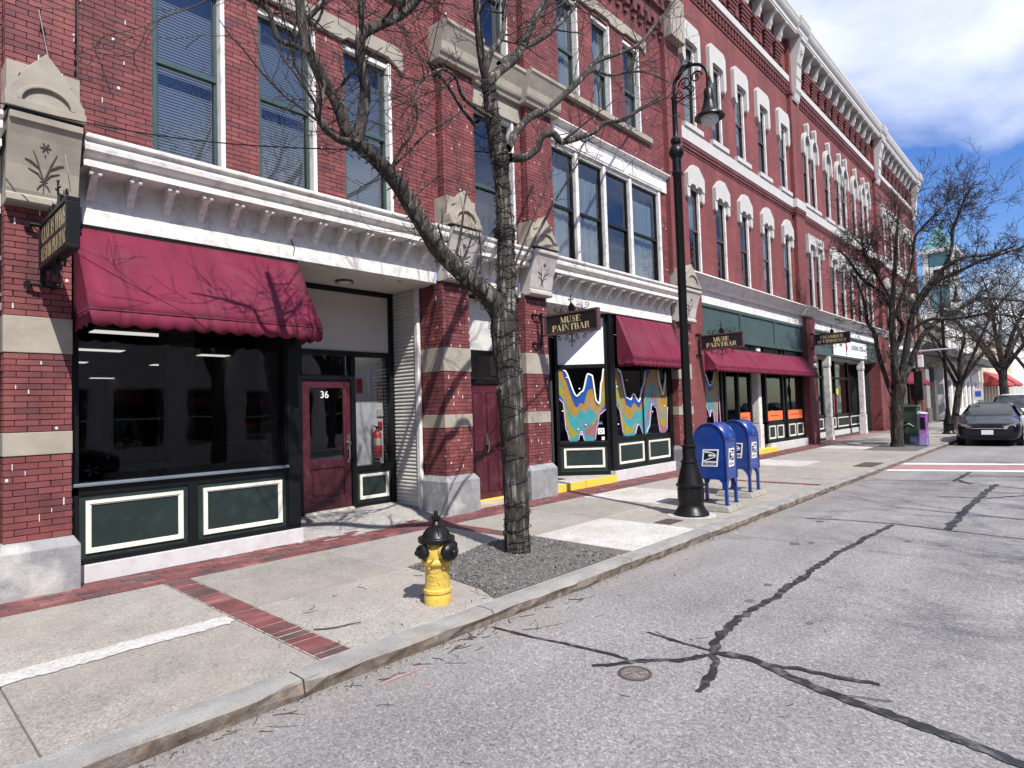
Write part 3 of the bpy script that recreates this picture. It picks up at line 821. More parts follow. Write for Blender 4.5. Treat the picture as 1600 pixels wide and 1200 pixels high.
# ground floor piers
PIER = [(0.97, 1.50, 0.51, 3.68, [(1.31,1.53),(2.28,2.63)]), (6.32, 6.90, 0.60, 3.60, [(1.35,1.56),(2.24,2.62)]), (8.27, 8.90, 0.60, 3.60, [(1.35,1.56),(2.24,2.62)]), (13.86, 14.62, 0.60, 3.60, [(1.35,1.56),(2.24,2.62)])]
for (a, b, z0, z1, bands) in PIER:
    MB().box(a + .012, b - .012, 7.32, 7.90, 0.1, z1 + .1).build('pier_core', m_mortar, B1)
    cuts = [z0] + [q for bd in bands for q in bd] + [z1]
    for s0, s1 in zip(cuts[0::2], cuts[1::2]):
        lay(a, b, s0 + .004, s1 - .002, [], 7.30, 'x', chip=0.15)
        lay(7.352, 7.86, s0 + .004, s1 - .002, [], a, 'y', chip=0.06)
    for (s0, s1) in bands:
        MB().box(a - .004, b + .004, 7.294, 7.87, s0, s1 - .003).build('stone_band', m_sand, B1, bev=.006)
    g = MB(); a2, b2 = a - .055, b + .055; yb = 7.88; yf = 7.215
    ch = 0.085
    g.add([(a2,yf,-.05),(b2,yf,-.05),(b2,yb,-.05),(a2,yb,-.05),(a2,yf,z0-ch),(b2,yf,z0-ch),(b2,yb,z0-ch),(a2,yb,z0-ch),(a2+.045,yf+.075,z0),(b2-.045,yf+.075,z0),(b2-.045,yb,z0),(a2+.045,yb,z0)],
          [(0,1,5,4),(1,2,6,5),(2,3,7,6),(3,0,4,7),(4,5,9,8),(5,6,10,9),(6,7,11,10),(7,4,8,11),(8,9,10,11),(0,3,2,1)])
    g.build('granite_base', m_granite, B1, bev=.008)
blist.sort(key=lambda b: (Vector(b[0]) - CAM).length)
shown = [b for b in blist if in_view(b[0])][:298]
sid = set(id(b) for b in shown)
for b in shown:
    piece('brick', brick_mesh(b[1], m_brick_o), B1, b[0], (rnd.uniform(-.006,.006), rnd.uniform(-.006,.006), rnd.uniform(-.006,.006)))
mb = MB()
for b in blist:
    if id(b) not in sid: mb.cbox(b[0], b[1])
setp(mb.build('brickwork', m_brick_i, B1, recalc=False), kind='stuff')
setp(chips.build('mortar_chips', m_chip, B1, recalc=False), kind='stuff')

# ---- storefront cornice, fascia, brackets
CORN = [(7.43,4.455),(7.045,4.455),(7.040,4.435),(7.045,4.415),(7.075,4.405),(7.085,4.385),(7.065,4.345),(7.072,4.30),(7.105,4.265),(7.150,4.25),(7.150,4.225),(7.125,4.215),(7.120,4.150),(7.43,4.150)]
for (a, b) in ((-5.0, 0.93), (1.56, 6.30), (6.94, 8.24), (8.95, 13.83)):
    MB().prism(CORN, 'yz', a, b).build('cornice', m_white, B1, auto=30)
    x = a
MB().box(1.54, 6.31, 7.405, 7.60, 3.80, 4.15).box(6.91, 8.27, 7.405, 7.60, 3.80, 4.15).box(8.91, 13.85, 7.405, 7.6, 3.80, 4.15).box(-5, .96, 7.405, 7.6, 3.6, 4.15).build('fascia', m_white, B1)
for (a, b) in ((1.60, 6.285), (6.915, 8.265), (8.915, 13.845)):
    MB().box(a, b, 7.382, 7.62, 3.625, 3.798).build('fascia_board', m_white, B1, bev=.004)
    MB().box(a, b, 7.388, 7.405, 4.075, 4.149).build('bed_mould', m_white, B1)
BRK = MB()
BRK.prism([(7.41,4.148),(7.165,4.148),(7.160,4.10),(7.185,4.075),(7.225,4.065),(7.255,4.03),(7.285,3.985),(7.335,3.955),(7.345,3.925),(7.375,3.895),(7.41,3.885)], 'yz', -0.034, 0.034)
BRK.box(-0.046, 0.046, 7.152, 7.41, 4.118, 4.150)
for s in (-.038, .038): BRK.lathe([(.022, -.016), (.022, .016)], 10, (s, 7.172, 4.098), 'x')
brk_me = BRK.mesh('bracket', m_white)
bx = [1.67 + .361*i for i in range(13)] + [7.17, 7.53, 7.89] + [9.12 + .371*i for i in range(13)]
for x in bx: piece('bracket', brk_me, B1, (x, 0, 0))
cr = MB()    # settlement crack at the fascia
cp = [at_y(457, 360, 7.4), at_y(455, 375, 7.4), at_y(459, 388, 7.4), at_y(458, 400, 7.38)]
cr.tube([(p.x, 7.40 if p.z > 3.8 else 7.380, p.z) for p in cp], [.004, .006, .007, .004], 5)
cr.build('crack', m_dark, B1)

# ---- carved stone corbels over the piers with gabled caps
def corbel(xc, w, stone, cap=True):
    P = [(7.41,3.665),(7.175,3.665),(7.150,3.69),(7.150,3.745),(7.185,3.765),(7.170,3.80),(7.125,4.02),(7.045,4.27),(7.000,4.385),(6.975,4.395),(6.970,4.455),(7.41,4.455)]
    c = MB().prism(P, 'yz', xc - w/2, xc + w/2).build('corbel', stone, B1, bev=.004)
    mb = MB()
    A = Vector((0, 7.170, 3.80)); Bm = Vector((0, 7.125, 4.02)); Bt = Vector((0, 7.045, 4.27))
    def S(u, v):     # v in metres up the face from z 3.80
        q = A.lerp(Bm, v / .22) if v < .22 else Bm.lerp(Bt, (v - .22) / .25)
        return Vector((xc + u, q.y - .002, q.z))
    def stroke(pts, wd):
        mb.tube([S(u, v) for u, v in pts], [wd * .62 * (0.35 + 1.0 * math.sin(math.pi * (i + .6) / (len(pts) + .2))) for i in range(len(pts))], 5)
    for s in (-1, 1):
        stroke([(0, .10), (s*.05, .17), (s*.12, .20)], .010)
        stroke([(0, .11), (s*.04, .22), (s*.11, .27), (s*.15, .28)], .011)
        stroke([(s*.01, .13), (s*.05, .26), (s*.09, .36)], .008)
        stroke([(0, .09), (s*.03, .06), (s*.05, .02)], .009)
    stroke([(-.03, .10), (.03, .10)], .007); stroke([(0, .08), (0, .0)], .006)
    for k in range(6):
        an = k * math.pi / 3; stroke([(0, .405), (.042*math.cos(an), .405 + .042*math.sin(an))], .009)
    stroke([(0, .325), (0, .345)], .009)
    mb.build('carving', mat('carving_shade', (0.07,0.06,0.055), 0.9), c, recalc=False)  # dark strokes laid on the face; groove shade is put into their colour
    if cap:
        g = MB()
        g.box(xc - w/2 - .005, xc + w/2 + .005, 7.12, 7.43, 4.47, 4.985)
        hw = w / 2 + .03
        g.prism([(xc-hw,4.505),(xc+hw,4.505),(xc+hw-.005,4.66),(xc+hw*.62,4.83),(xc+hw*.66,4.85),(xc,5.10),(xc-hw*.66,4.85),(xc-hw*.62,4.83),(xc-hw+.005,4.66)], 'xz', 7.03, 7.20)
        n = 18; r1, r2 = w*.40, w*.335
        ring = [(xc + r1*math.cos(math.pi*i/n), 4.59 + .82*r1*math.sin(math.pi*i/n)) for i in range(n+1)] + [(xc + r2*math.cos(math.pi*(n-i)/n), 4.59 + .82*r2*math.sin(math.pi*(n-i)/n)) for i in range(n+1)]
        g.prism(ring, 'xz', 6.995, 7.05)
        g.box(xc - hw, xc + hw, 6.985, 7.2, 4.505, 4.585)
        o = g.build('gable_cap', m_sand, B1, bev=.006)
        MB().box(xc - w/2, xc + w/2, 7.02, 7.3, 4.455, 4.506).build('cap_joint', m_dark, o)
corbel(1.245, 0.56, m_sand)
corbel(6.62, 0.60, m_sandw)
corbel(8.595, 0.62, m_sandw)
corbel(14.3, 0.80, m_sandw)

# ---- stone band under the third floor, lintels and sills
def flare(a, b, f, name='stone_course'):
    MB().prism([(7.42,7.20),(f+.20,7.20),(f+.18,7.27),(f+.15,7.29),(f+.135,7.33),(f+.12,7.45),(f+.03,7.66),(f,7.70),(f,7.755),(7.42,7.775)], 'yz', a, b).build(name, m_sand, B1, bev=.004)
flare(6.28, 7.12, 6.98); flare(8.32, 9.30, 6.98); flare(7.123, 8.317, 7.12)
MB().box(7.10, 8.43, 7.39, 7.60, 6.86, 7.198).build('lintel', m_sand, B1)
def notch_lintel(x0, x1, z0, z1, wins):
    xs = [x0]; pts = [(x0, z1), (x0, z0 - .0)]
    for (a, b) in wins:
        pts += [(a - .02, z0), (a + .06, z0 + .06), (b - .06, z0 + .06), (b + .02, z0)]
    pts += [(x1 - .16, z0), (x1, z0 - .11), (x1, z1 - .05), (x1 - .08, z1)]
    MB().prism(pts, 'xz', 7.372, 7.60).build('lintel', m_sand, B1, bev=.004)
notch_lintel(2.02, 5.72, 6.88, 7.15, [(w[0], w[1]) for w in W2])
notch_lintel(9.50, 13.10, 10.20, 10.46, [(w[0], w[1]) for w in W3])
MB().box(9.52, 13.2, 7.33, 7.62, 7.925, 8.048).build('sill', m_sand, B1, bev=.005)
MB().box(2.0, 5.8, 7.33, 7.62, 7.925, 8.048).build('sill', m_sand, B1, bev=.005)

# ---- upper windows
for i, (a, b, c, d) in enumerate(W2):
    window(B1, a, b, c, d, WY + .10, m_gframe, .065, .5, 'h', casing=m_white, bm=m_blindh)
window(B1, *W4, WY + .12, m_gframe, .06, .42, 'v', casing=m_white, bm=m_blind)
window(B1, *W4b, WY + .12, m_gframe, .055, .5, 'v', bz=(0.0, .5), casing=m_white)
for i, (a, b, c, d) in enumerate(W3):
    window(B1, a, b, c, d, WY + .12, m_gframe, .05, .46, 'c' if i != 2 else 'h', casing=m_white, bz=None if i < 2 else (.1, .45))
bay = MB()
xs = [9.20, 10.20, 11.18, 12.21, 13.56]
mull = [10.14, 11.15, 12.20]
bay.box(9.20, 9.24, WY - .01, WY + .12, 4.55, 6.86); bay.box(13.47, 13.56, WY - .015, WY + .12, 4.55, 6.86)
for x in mull: bay.box(x - .05, x + .05, WY - .015, WY + .12, 4.55, 6.86)
bay.box(9.20, 13.56, WY + .01, WY + .12, 6.78, 6.86)
bay.build('bay_frame', m_white, B1, bev=.004)
edges = [9.24] + mull + [13.47]
for i in range(4):
    a = edges[i] + (.05 if i else 0); b = edges[i+1] - (.05 if i < 3 else 0)
    window(B1, a + .003, b - .003, 4.552, 6.778, WY + .06, m_black, .045, .48, 'c' if i != 2 else None, bz=(0.02, .86), bm=m_blind)
hd = MB()
hd.box(9.17, 13.84, 7.375, 7.6, 6.862, 7.30)
hd.prism([(7.42,7.305),(7.27,7.305),(7.265,7.28),(7.29,7.262),(7.33,7.248),(7.33,7.225),(7.37,7.215),(7.42,7.215)], 'yz', 9.14, 13.87)
for (a, b) in ((9.30, 11.9), (12.05, 13.62)): hd.frame(a, b, 6.905, 7.16, .018, 7.362, 7.38)
hd.build('bay_header', m_white, B1, bev=.003)
# top of the wall: corbelled brick and stone blocks
mb = MB()
for i in range(34):
    x = 3.2 + i * .32
    mb.box(x, x + .16, 7.30, 7.43, 10.95, 11.15); mb.box(x + .02, x + .14, 7.36, 7.43, 10.80, 10.95)
mb.box(1.6, 13.85, 7.30, 7.43, 11.15, 11.45); mb.box(1.6, 13.85, 7.20, 7.43, 11.45, 11.75)
for i in range(34):
    x = 3.2 + i * .32; mb.box(x, x + .16, 7.08, 7.21, 11.65, 11.9)
mb.box(1.6, 13.85, 7.05, 7.43, 11.9, 12.5)
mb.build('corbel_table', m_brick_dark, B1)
for x in (6.75, 8.8, 14.25): MB().box(x - .36, x + .36, 7.08, 7.43, 10.85, 11.95).build('stone_block', m_sand, B1, bev=.02)
# flat dark strip for the slot beside the first pilaster, hook and cable anchor
MB().box(1.535, 1.575, 7.40, 7.425, 4.9, 12).build('slot_strip', mat('slot_dark_red', (0.06,0.02,0.022), 0.6), B1)
p = at_y(66, 45, 7.29)
MB().lathe([(.022, 0), (.022, .02)], 10, (p.x, 7.27, p.z), 'y').tube([(p.x, 7.27, p.z), (p.x+.005, 7.23, p.z-.03), (p.x+.01, 7.24, p.z-.08), (p.x+.01, 7.27, p.z-.06)], .007, 6).build('wall_hook', m_iron, B1)

# ================================================================== shopfront left of the door (big window under the awning)
def panel(parent, x0, x1, z0, z1, y, name='bulkhead_panel'):
    o = MB().box(x0, x1, y, y + .03, z0, z1).build(name, m_green, parent)
    mb = MB(); i = .055
    mb.frame(x0 + i, x1 - i, z0 + i, z1 - i, .035, y - .022, y - .001)
    mb.frame(x0 + i + .035, x1 - i - .035, z0 + i + .035, z1 - i - .035, .014, y - .012, y - .001)
    mb.build('moulding', m_mould, o)
    return o
SY = 7.44
MB().box(1.565, 3.985, 7.405, 7.75, -.05, .175).build('marble_plinth', m_marble, B1, bev=.006)
sf = MB()
sf.box(1.515, 3.97, SY, SY + .22, .177, .225); sf.box(1.515, 3.97, SY, SY + .2, .87, .955)
sf.box(1.515, 1.585, SY, SY + .2, .225, 3.62); sf.box(3.78, 3.97, SY + .002, SY + .2, .225, 3.62)
sf.box(3.80, 3.955, SY - .018, SY + .002, .225, 3.6); sf.box(2.62, 2.72, SY, SY + .1, .225, .87)
sf.box(1.585, 3.78, SY, SY + .2, 3.50, 3.62)
sf.box(1.54, 1.585, 7.46, 7.62, .2, 3.62)
sf.build('shopfront_frame', m_black, B1, bev=.004)
MB().box(1.52, 3.80, SY - .045, SY + .03, .957, .992).build('window_ledge', mat('ledge_grey_blue', (0.22,0.27,0.30), 0.3, metal=0.5, vary=0.15), B1, bev=.008)
panel(B1, 1.588, 2.617, .228, .867, SY + .02); panel(B1, 2.723, 3.777, .228, .867, SY + .02)
wA = MB().add([(1.585, SY+.06, .99), (3.78, SY+.06, .99), (3.78, SY+.06, 3.5), (1.585, SY+.06, 3.5)], [(0,1,2,3)]).build('shop_window', m_glass_shop, B1, recalc=False)
# return of the display window into the entrance
rt = MB(); rt.box(3.90, 3.97, SY + .2, 8.47, .177, .95); rt.box(3.90, 3.97, SY + .2, 8.47, 2.5, 3.62); rt.box(3.90, 3.97, 8.40, 8.47, .95, 2.5)
rt.build('display_return', m_black, B1)
MB().add([(3.93, SY+.2, .95), (3.93, 8.40, .95), (3.93, 8.40, 2.5), (3.93, SY+.2, 2.5)], [(0,1,2,3)]).build('shop_window', m_glass_shop, B1, recalc=False)
# rooms behind the glass
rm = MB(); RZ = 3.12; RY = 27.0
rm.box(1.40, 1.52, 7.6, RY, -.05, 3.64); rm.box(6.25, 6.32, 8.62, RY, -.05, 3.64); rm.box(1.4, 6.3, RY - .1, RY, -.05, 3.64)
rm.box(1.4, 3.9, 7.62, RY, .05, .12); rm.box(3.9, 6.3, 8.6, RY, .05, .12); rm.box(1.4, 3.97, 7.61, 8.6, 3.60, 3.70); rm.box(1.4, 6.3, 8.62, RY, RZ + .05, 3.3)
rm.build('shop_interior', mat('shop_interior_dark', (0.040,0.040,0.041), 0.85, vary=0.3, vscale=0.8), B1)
fl = MB(); fl.box(2.2, 2.9, 12.0, 12.1, .12, 2.3); fl.box(3.4, 3.8, 10.5, 10.9, .12, 3.6); fl.box(4.3, 6.0, 13.0, 13.4, .12, 1.1); fl.box(1.6, 2.0, 11, 13, .12, 1.5)
fl.build('interior_fittings', m_room, B1)
m_tube_l = emit('lit_ceiling_panel', (1.0, 0.97, 0.88), 0.75)
def strip_light(px0, px1, py, label):
    a_, b_ = at_z(px0, py, RZ), at_z(px1, py, RZ); x0_, x1_, y_ = a_.x, b_.x, (a_.y + b_.y) / 2
    t = thing('ceiling_light', label, 'light', ((x0_+x1_)/2, y_, RZ), 'strip lights inside the corner shop')
    MB().box(x0_, x1_, y_ - .20, y_ + .20, RZ, RZ + .05).build('housing', m_alu, t)
    MB().box(x0_ + .01, x1_ - .01, y_ - .18, y_ + .18, RZ - .012, RZ - .001).build('diffuser', m_tube_l, t)
for (p0_, p1_, py_, lb) in ((132, 284, 521, 'nearest and longest lit ceiling strip, just below the awning edge'), (112, 198, 547, 'lit ceiling strip at the left edge of the big window'), (302, 402, 556, 'lit ceiling strip in the right half of the big window'),
        (230, 328, 571, 'lit ceiling strip in the middle of the big window'), (112, 137, 566, 'short lit strip in the far left of the big window'), (263, 337, 585, 'far lit ceiling strip right of the window middle'), (138, 220, 591, 'lowest lit ceiling strip on the left, farthest inside the shop')):
    strip_light(p0_, p1_, py_, lb)
t = thing('ceiling_light', 'added unseen fill light brightening the lobby behind the sidelight of door 36', 'light', (5.7, 8.72, 3.0))  # added glowing panel, out of view, brightens the wall behind the sidelight
MB().box(5.45, 6.05, 8.655, 8.80, 3.02, 3.08).build('housing', m_alu, t); MB().box(5.47, 6.03, 8.66, 8.79, 3.005, 3.019).build('diffuser', emit('lobby_fill_glow', (1, .97, .92), 5.0), t)
# ================================================================== entrance, number 36
DY = 8.50
def X8(px, py): q = at_y(px, py, DY); return q.x, q.z
MB().add([(3.90,7.19,.002),(6.33,7.19,.002),(6.33,7.42,.004),(6.33,8.62,.145),(3.90,8.62,.145),(3.90,7.42,.004)], [(0,1,2,5),(5,2,3,4)]).build('entrance_floor', conc_mat('entrance_screed', (0.36,0.35,0.335), False), B1)
MB().box(3.965, 6.33, 7.60, 8.62, 3.622, 3.66).build('soffit', m_soffit, B1)
ef = MB()
ef.box(4.45, 4.585, DY, DY + .14, .13, 3.62); ef.box(3.97, 4.45, DY + .01, DY + .14, .13, 3.62); ef.box(5.42, 5.50, DY, DY + .14, .13, 2.55); ef.box(6.165, 6.27, DY, DY + .14, .13, 3.62)
ef.box(4.585, 6.165, DY, DY + .14, 3.54, 3.62); ef.box(4.585, 6.165, DY, DY + .14, 2.53, 2.61); ef.box(4.585, 5.42, DY, DY + .14, 2.15, 2.225)
ef.box(5.50, 6.165, DY, DY + .14, .70, .78); ef.box(5.50, 6.165, DY + .01, DY + .14, .13, .19)
ef.build('entrance_frame', m_black, B1, bev=.004)
MB().box(4.585, 6.165, DY + .03, DY + .06, 2.612, 3.538).build('transom_panel', m_cream, B1)
MB().add([(4.585, DY+.05, 2.225), (5.42, DY+.05, 2.225), (5.42, DY+.05, 2.53), (4.585, DY+.05, 2.53)], [(0,1,2,3)]).build('fanlight', m_glass, B1, recalc=False)
MB().add([(5.50, DY+.05, .78), (6.165, DY+.05, .78), (6.165, DY+.05, 2.53), (5.50, DY+.05, 2.53)], [(0,1,2,3)]).build('sidelight', m_glass_shop, B1, recalc=False)
panel(B1, 5.502, 6.163, .192, .698, DY + .03)
d = MB()
d.frame(4.59, 5.415, .165, 2.148, .125, DY + .03, DY + .075)
d.box(4.715, 5.29, DY + .03, DY + .075, .29, .36); d.box(4.715, 5.29, DY + .03, DY + .075, .80, .93); d.box(4.715, 5.29, DY + .05, DY + .07, .36, .80)
d.prism([(4.76,.40),(5.245,.40),(5.245,.76),(4.76,.76)], 'xz', DY + .034, DY + .05)
door = d.build('door', m_maroon, B1, bev=.006)
MB().add([(4.715, DY+.05, .93), (5.29, DY+.05, .93), (5.29, DY+.05, 2.02), (4.715, DY+.05, 2.02)], [(0,1,2,3)]).build('door_glass', m_glass, door, recalc=False)
h = MB(); h.box(5.335, 5.395, DY + .012, DY + .03, 1.06, 1.30); h.lathe([(.03, -.05), (.034, -.03), (.02, -.01), (.02, .02)], 12, (5.35, DY + .01, 1.16), 'y')
h.tube([(5.345, DY + .01, 1.13), (5.34, DY - .045, 1.08), (5.345, DY - .04, .95), (5.35, DY + .01, .88)], .011, 8); h.lathe([(.022, 0), (.022, .02)], 10, (5.35, DY + .01, .87), 'y')
h.build('handle', m_chrome, door, auto=40)
MB().box(4.585, 5.42, DY - .03, DY + .03, .128, .163).build('threshold', m_mould, door)
def text_mesh(txt, size, name, m, ext=0.002, align='CENTER', off=0.0):
    cu = bpy.data.curves.new(name, 'FONT'); cu.body = txt; cu.size = size; cu.extrude = ext; cu.align_x = align; cu.align_y = 'CENTER'; cu.offset = off
    ob = bpy.data.objects.new(name, cu); COL.objects.link(ob)
    dg = bpy.context.evaluated_depsgraph_get()
    me = bpy.data.meshes.new_from_object(ob.evaluated_get(dg)); me.name = name
    bpy.data.objects.remove(ob); bpy.data.curves.remove(cu)
    me.materials.clear(); me.materials.append(m)
    return me
nx, nz = X8(509, 617)
o = piece('house_number', text_mesh('36', .15, 'house_number', mat('white_vinyl', (0.85,0.85,0.83), 0.5)), door, (nx, DY + .040, nz), (R(90), 0, 0)); o['label'] = 'white numerals 36'
# corrugated side wall and its corner trim
lv = MB().box(6.275, 6.33, 7.90, 8.55, .06, 3.62).build('louvred_wall', m_soffit, B1)
slat_me = MB().prism([(0, 0), (-.022, .004), (-.022, .020), (0, .058)], 'xz', 7.915, 8.50).mesh('slat', mat('slat_offwhite', (0.58,0.56,0.52), 0.5, vary=0.06))
for k in range(58): piece('slat', slat_me, lv, (6.275, 0, .10 + k * .0605))
MB().box(6.235, 6.30, 7.835, 7.912, .02, 3.62).build('corner_trim', m_white, B1, bev=.005)
mb = MB().lathe([(.13, 0), (.13, -.03), (.115, -.045), (.03, -.05)], 24, (*at_z(538, 441, 3.60).xy, 3.622))
t = thing('ceiling_lamp', 'round flush ceiling lamp over the number 36 entrance', 'lamp', (*at_z(538, 441, 3.60).xy, 3.622))
MB().lathe([(.135, 0), (.135, -.028), (.118, -.03), (.118, 0)], 28, t.location).build('ring', mat('bronze_ring', (0.10,0.085,0.07), 0.4, metal=0.6), t, auto=40)
MB().lathe([(.117, -.012), (.10, -.034), (.06, -.045), (.01, -.048)], 28, t.location).build('diffuser', mat('opal_glass', (0.62,0.58,0.50), 0.3), t, smooth=True)
q = at_z(627, 441, 3.60)
t = thing('smoke_detector', 'small round detector on the entrance ceiling beside the lamp', 'detector', (q.x, q.y, 3.62))
MB().lathe([(.05, 0), (.05, -.02), (.035, -.035), (.01, -.036)], 18, (q.x, q.y, 3.621)).build('housing', m_cream, t, auto=40)
# fire extinguisher and notices behind the sidelight
EY = 8.74
e = at_y(590, 690, EY)
t = thing('fire_extinguisher', 'red fire extinguisher hanging behind the glass beside door 36', 'extinguisher', (e.x, EY, e.z - .25))
MB().lathe([(.062, -.24), (.07, -.22), (.07, .15), (.05, .19), (.025, .21), (.02, .25)], 16, e + Vector((0, 0, -.03))).build('cylinder', mat('red_enamel', (0.50,0.03,0.035), 0.35), t, auto=40)
MB().box(e.x-.02, e.x+.02, EY-.02, EY+.02, e.z+.21, e.z+.26).tube([(e.x, EY, e.z+.24), (e.x-.09, EY-.02, e.z+.27)], .01, 6).tube([(e.x, EY, e.z+.22), (e.x-.1, EY, e.z+.12), (e.x-.09, EY, e.z-.1)], .008, 6).build('valve', m_iron, t)
MB().lathe([(.0712, -.06), (.0712, .06)], 16, e).build('label_band', m_cream, t)
MB().box(5.52, 6.24, EY + .08, EY + .12, .1, 3.12).build('partition', mat('partition_white', (0.52,0.54,0.55), 0.6), B1)
for (px, py, w, hh, nm, lb) in ((562, 603, .10, .24, 'notice', 'red notice on the wall behind the sidelight'), (593, 612, .09, .30, 'notice', 'tall extinguisher sign with red border behind the sidelight'), (594, 645, .12, .12, 'thermostat', 'pale thermostat box on the wall behind the sidelight'), (594, 664, .08, .12, 'fire_alarm', 'red fire alarm pull box behind the sidelight')):
    q = at_y(px, py, EY + .06)
    t = thing(nm, lb, nm.replace('_', ' '), (q.x, EY + .07, q.z))
    red = nm in ('fire_alarm',) or px == 562
    MB().box(q.x-w/2, q.x+w/2, EY+.05, EY+.078, q.z-hh/2, q.z+hh/2).build('backing', MATS['red_enamel'] if (red or px == 593) else m_cream, t)
    MB().box(q.x-w*.36, q.x+w*.36, EY+.045, EY+.0505, q.z-hh*.36, q.z+hh*.36).build('face', m_cream if not red else mat('dark_red_face', (0.25,0.02,0.03), 0.5), t)

# ================================================================== maroon door between the piers
MY = 7.70
mf = MB(); mf.box(6.90, 8.28, MY, MY + .1, 2.07, 2.16); mf.box(6.90, 8.28, MY, MY + .1, 2.58, 2.66); mf.box(6.9, 7.0, MY, MY + .1, .04, 3.6); mf.box(8.2, 8.28, MY, MY + .1, .04, 3.6)
mf.box(7.0, 8.2, MY, MY+.1, 3.56, 3.62)
mf.build('door_frame', m_black, B1, bev=.004)
MB().box(7.0, 8.2, MY + .03, MY + .06, 2.66, 3.56).build('transom_panel', mat('pale_grey_panel', (0.56,0.56,0.53), 0.5, vary=0.05), B1)
MB().add([(7.0, MY+.05, 2.16), (8.2, MY+.05, 2.16), (8.2, MY+.05, 2.58), (7.0, MY+.05, 2.58)], [(0,1,2,3)]).build('fanlight', m_glass, B1, recalc=False)
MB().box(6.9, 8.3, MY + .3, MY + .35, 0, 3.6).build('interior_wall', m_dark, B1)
d = MB(); d.box(7.0, 8.2, MY + .03, MY + .08, .05, 2.07)
for xa in (7.10, 7.34, 7.66, 7.92):
    for (za, zb) in ((.20, .74), (.90, 1.92)):
        d.prism([(xa, za), (xa + .18, za), (xa + .18, zb), (xa, zb)], 'xz', MY + .012, MY + .029)
        d.frame(xa - .02, xa + .20, za - .02, zb + .02, .014, MY + .018, MY + .0295)
door2 = d.build('door', m_maroon, B1, bev=.01)
MB().box(7.60, 7.65, MY + .005, MY + .03, 1.0, 1.2).tube([(7.625, MY, 1.12), (7.61, MY - .05, 1.08), (7.62, MY - .05, .94), (7.63, MY, .88)], .012, 8).build('handle', m_chrome, door2)
MB().box(6.9, 8.28, 7.33, MY + .03, -.05, .045).build('door_step', mat('worn_step_stone', (0.42,0.36,0.28), 0.85, vary=0.15, bump=.2), B1)
MB().box(6.96, 8.22, MY - .05, MY + .02, .046, .066).build('step_edge', m_yellow, B1)
MB().box(6.9, 8.28, 7.62, MY + .05, 3.622, 3.66).build('soffit', m_soffit, B1)

# ================================================================== corner paint-bar shopfront (angled window and front window)
A0 = Vector((10.42, 8.36, 0)); A1 = Vector((11.17, 7.53, 0))     # angled bay, back to front
UA = (A1 - A0).normalized(); LA = (A1 - A0).length; NA = Vector((UA.y, -UA.x, 0))
if NA.dot(CAM - A0) < 0: NA = -NA
def abox(mb, u0, u1, d0, d1, z0, z1):
    vs = []
    for z in (z0, z1):
        for (u, d_) in ((u0, d0), (u1, d0), (u1, d1), (u0, d1)): vs.append(A0 + UA*u - NA*d_ + Vector((0, 0, z)))
    return mb.add(vs, [(0,3,2,1),(4,5,6,7),(0,1,5,4),(1,2,6,5),(2,3,7,6),(3,0,4,7)])
st = MB(); st.box(8.92, 11.16, 7.40, 9.4, -.05, .148); st.build('entrance_floor', MATS.get('x') or conc_mat('recess_floor', (0.44,0.43,0.41), False), B1)
MB().box(8.96, 10.02, 7.372, 7.402, .0, .1505).build('step_edge', m_yellow, B1, bev=.004)
MB().box(10.05, 11.16, 7.372, 7.402, .0, .1505).build('step_edge', m_yellow, B1, bev=.004)
MB().box(11.165, 13.80, 7.405, 7.75, -.05, .225).build('marble_plinth', m_marble, B1, bev=.006)
fr = MB()
abox(fr, -.02, LA, 0, .1, .149, .24); abox(fr, -.02, LA, 0, .1, .80, .87); abox(fr, -.02, .05, 0, .1, .24, 3.62); abox(fr, LA - .05, LA, 0, .1, .24, 3.62)
abox(fr, .05, LA - .05, 0, .1, 2.46, 2.54); abox(fr, .05, LA - .05, 0, .1, 3.54, 3.62)
FYM = 7.455
fr.box(11.17, 11.36, FYM, FYM + .15, .226, 3.62); fr.box(13.70, 13.86, FYM, FYM + .15, .226, 3.62); fr.box(11.36, 13.70, FYM, FYM + .12, .226, .29); fr.box(11.36, 13.70, FYM, FYM + .12, .85, .93)
fr.box(12.50, 12.60, FYM, FYM + .1, .29, .85); fr.box(11.36, 13.70, FYM, FYM + .12, 3.5, 3.62); fr.box(12.50, 12.56, FYM+.04, FYM+.1, .93, 3.5)
fr.build('shopfront_frame', m_black, B1, bev=.004)
ap = MB(); abox(ap, .05, LA - .05, .03, .06, .24, .80); apo = ap.build('bulkhead_panel', m_green, B1)
am = MB()
for (i, w, dd) in ((.07, .035, .012), (.105, .012, .02)):
    u0, u1, z0, z1 = .05 + i, LA - .05 - i, .24 + i, .80 - i
    abox(am, u0, u1, dd - .004, .029, z0, z0 + w); abox(am, u0, u1, dd - .004, .029, z1 - w, z1); abox(am, u0, u0 + w, dd - .004, .029, z0 + w, z1 - w); abox(am, u1 - w, u1, dd - .004, .029, z0 + w, z1 - w)
am.build('moulding', m_mould, apo)
panel(B1, 11.365, 12.495, .293, .847, FYM + .02); panel(B1, 12.605, 13.695, .293, .847, FYM + .02)
ap = MB(); abox(ap, .05, LA - .05, .03, .06, 2.54, 3.54); ap.build('white_panel', mat('white_gloss_panel', (0.80,0.80,0.80), 0.4, vary=0.03), B1)
ag = MB(); ag.add([A0 + UA*.05 - NA*.05 + Vector((0,0,.87)), A0 + UA*(LA-.05) - NA*.05 + Vector((0,0,.87)), A0 + UA*(LA-.05) - NA*.05 + Vector((0,0,2.46)), A0 + UA*.05 - NA*.05 + Vector((0,0,2.46))], [(0,1,2,3)])
ag.build('shop_window', m_glass_shop, B1, recalc=False)
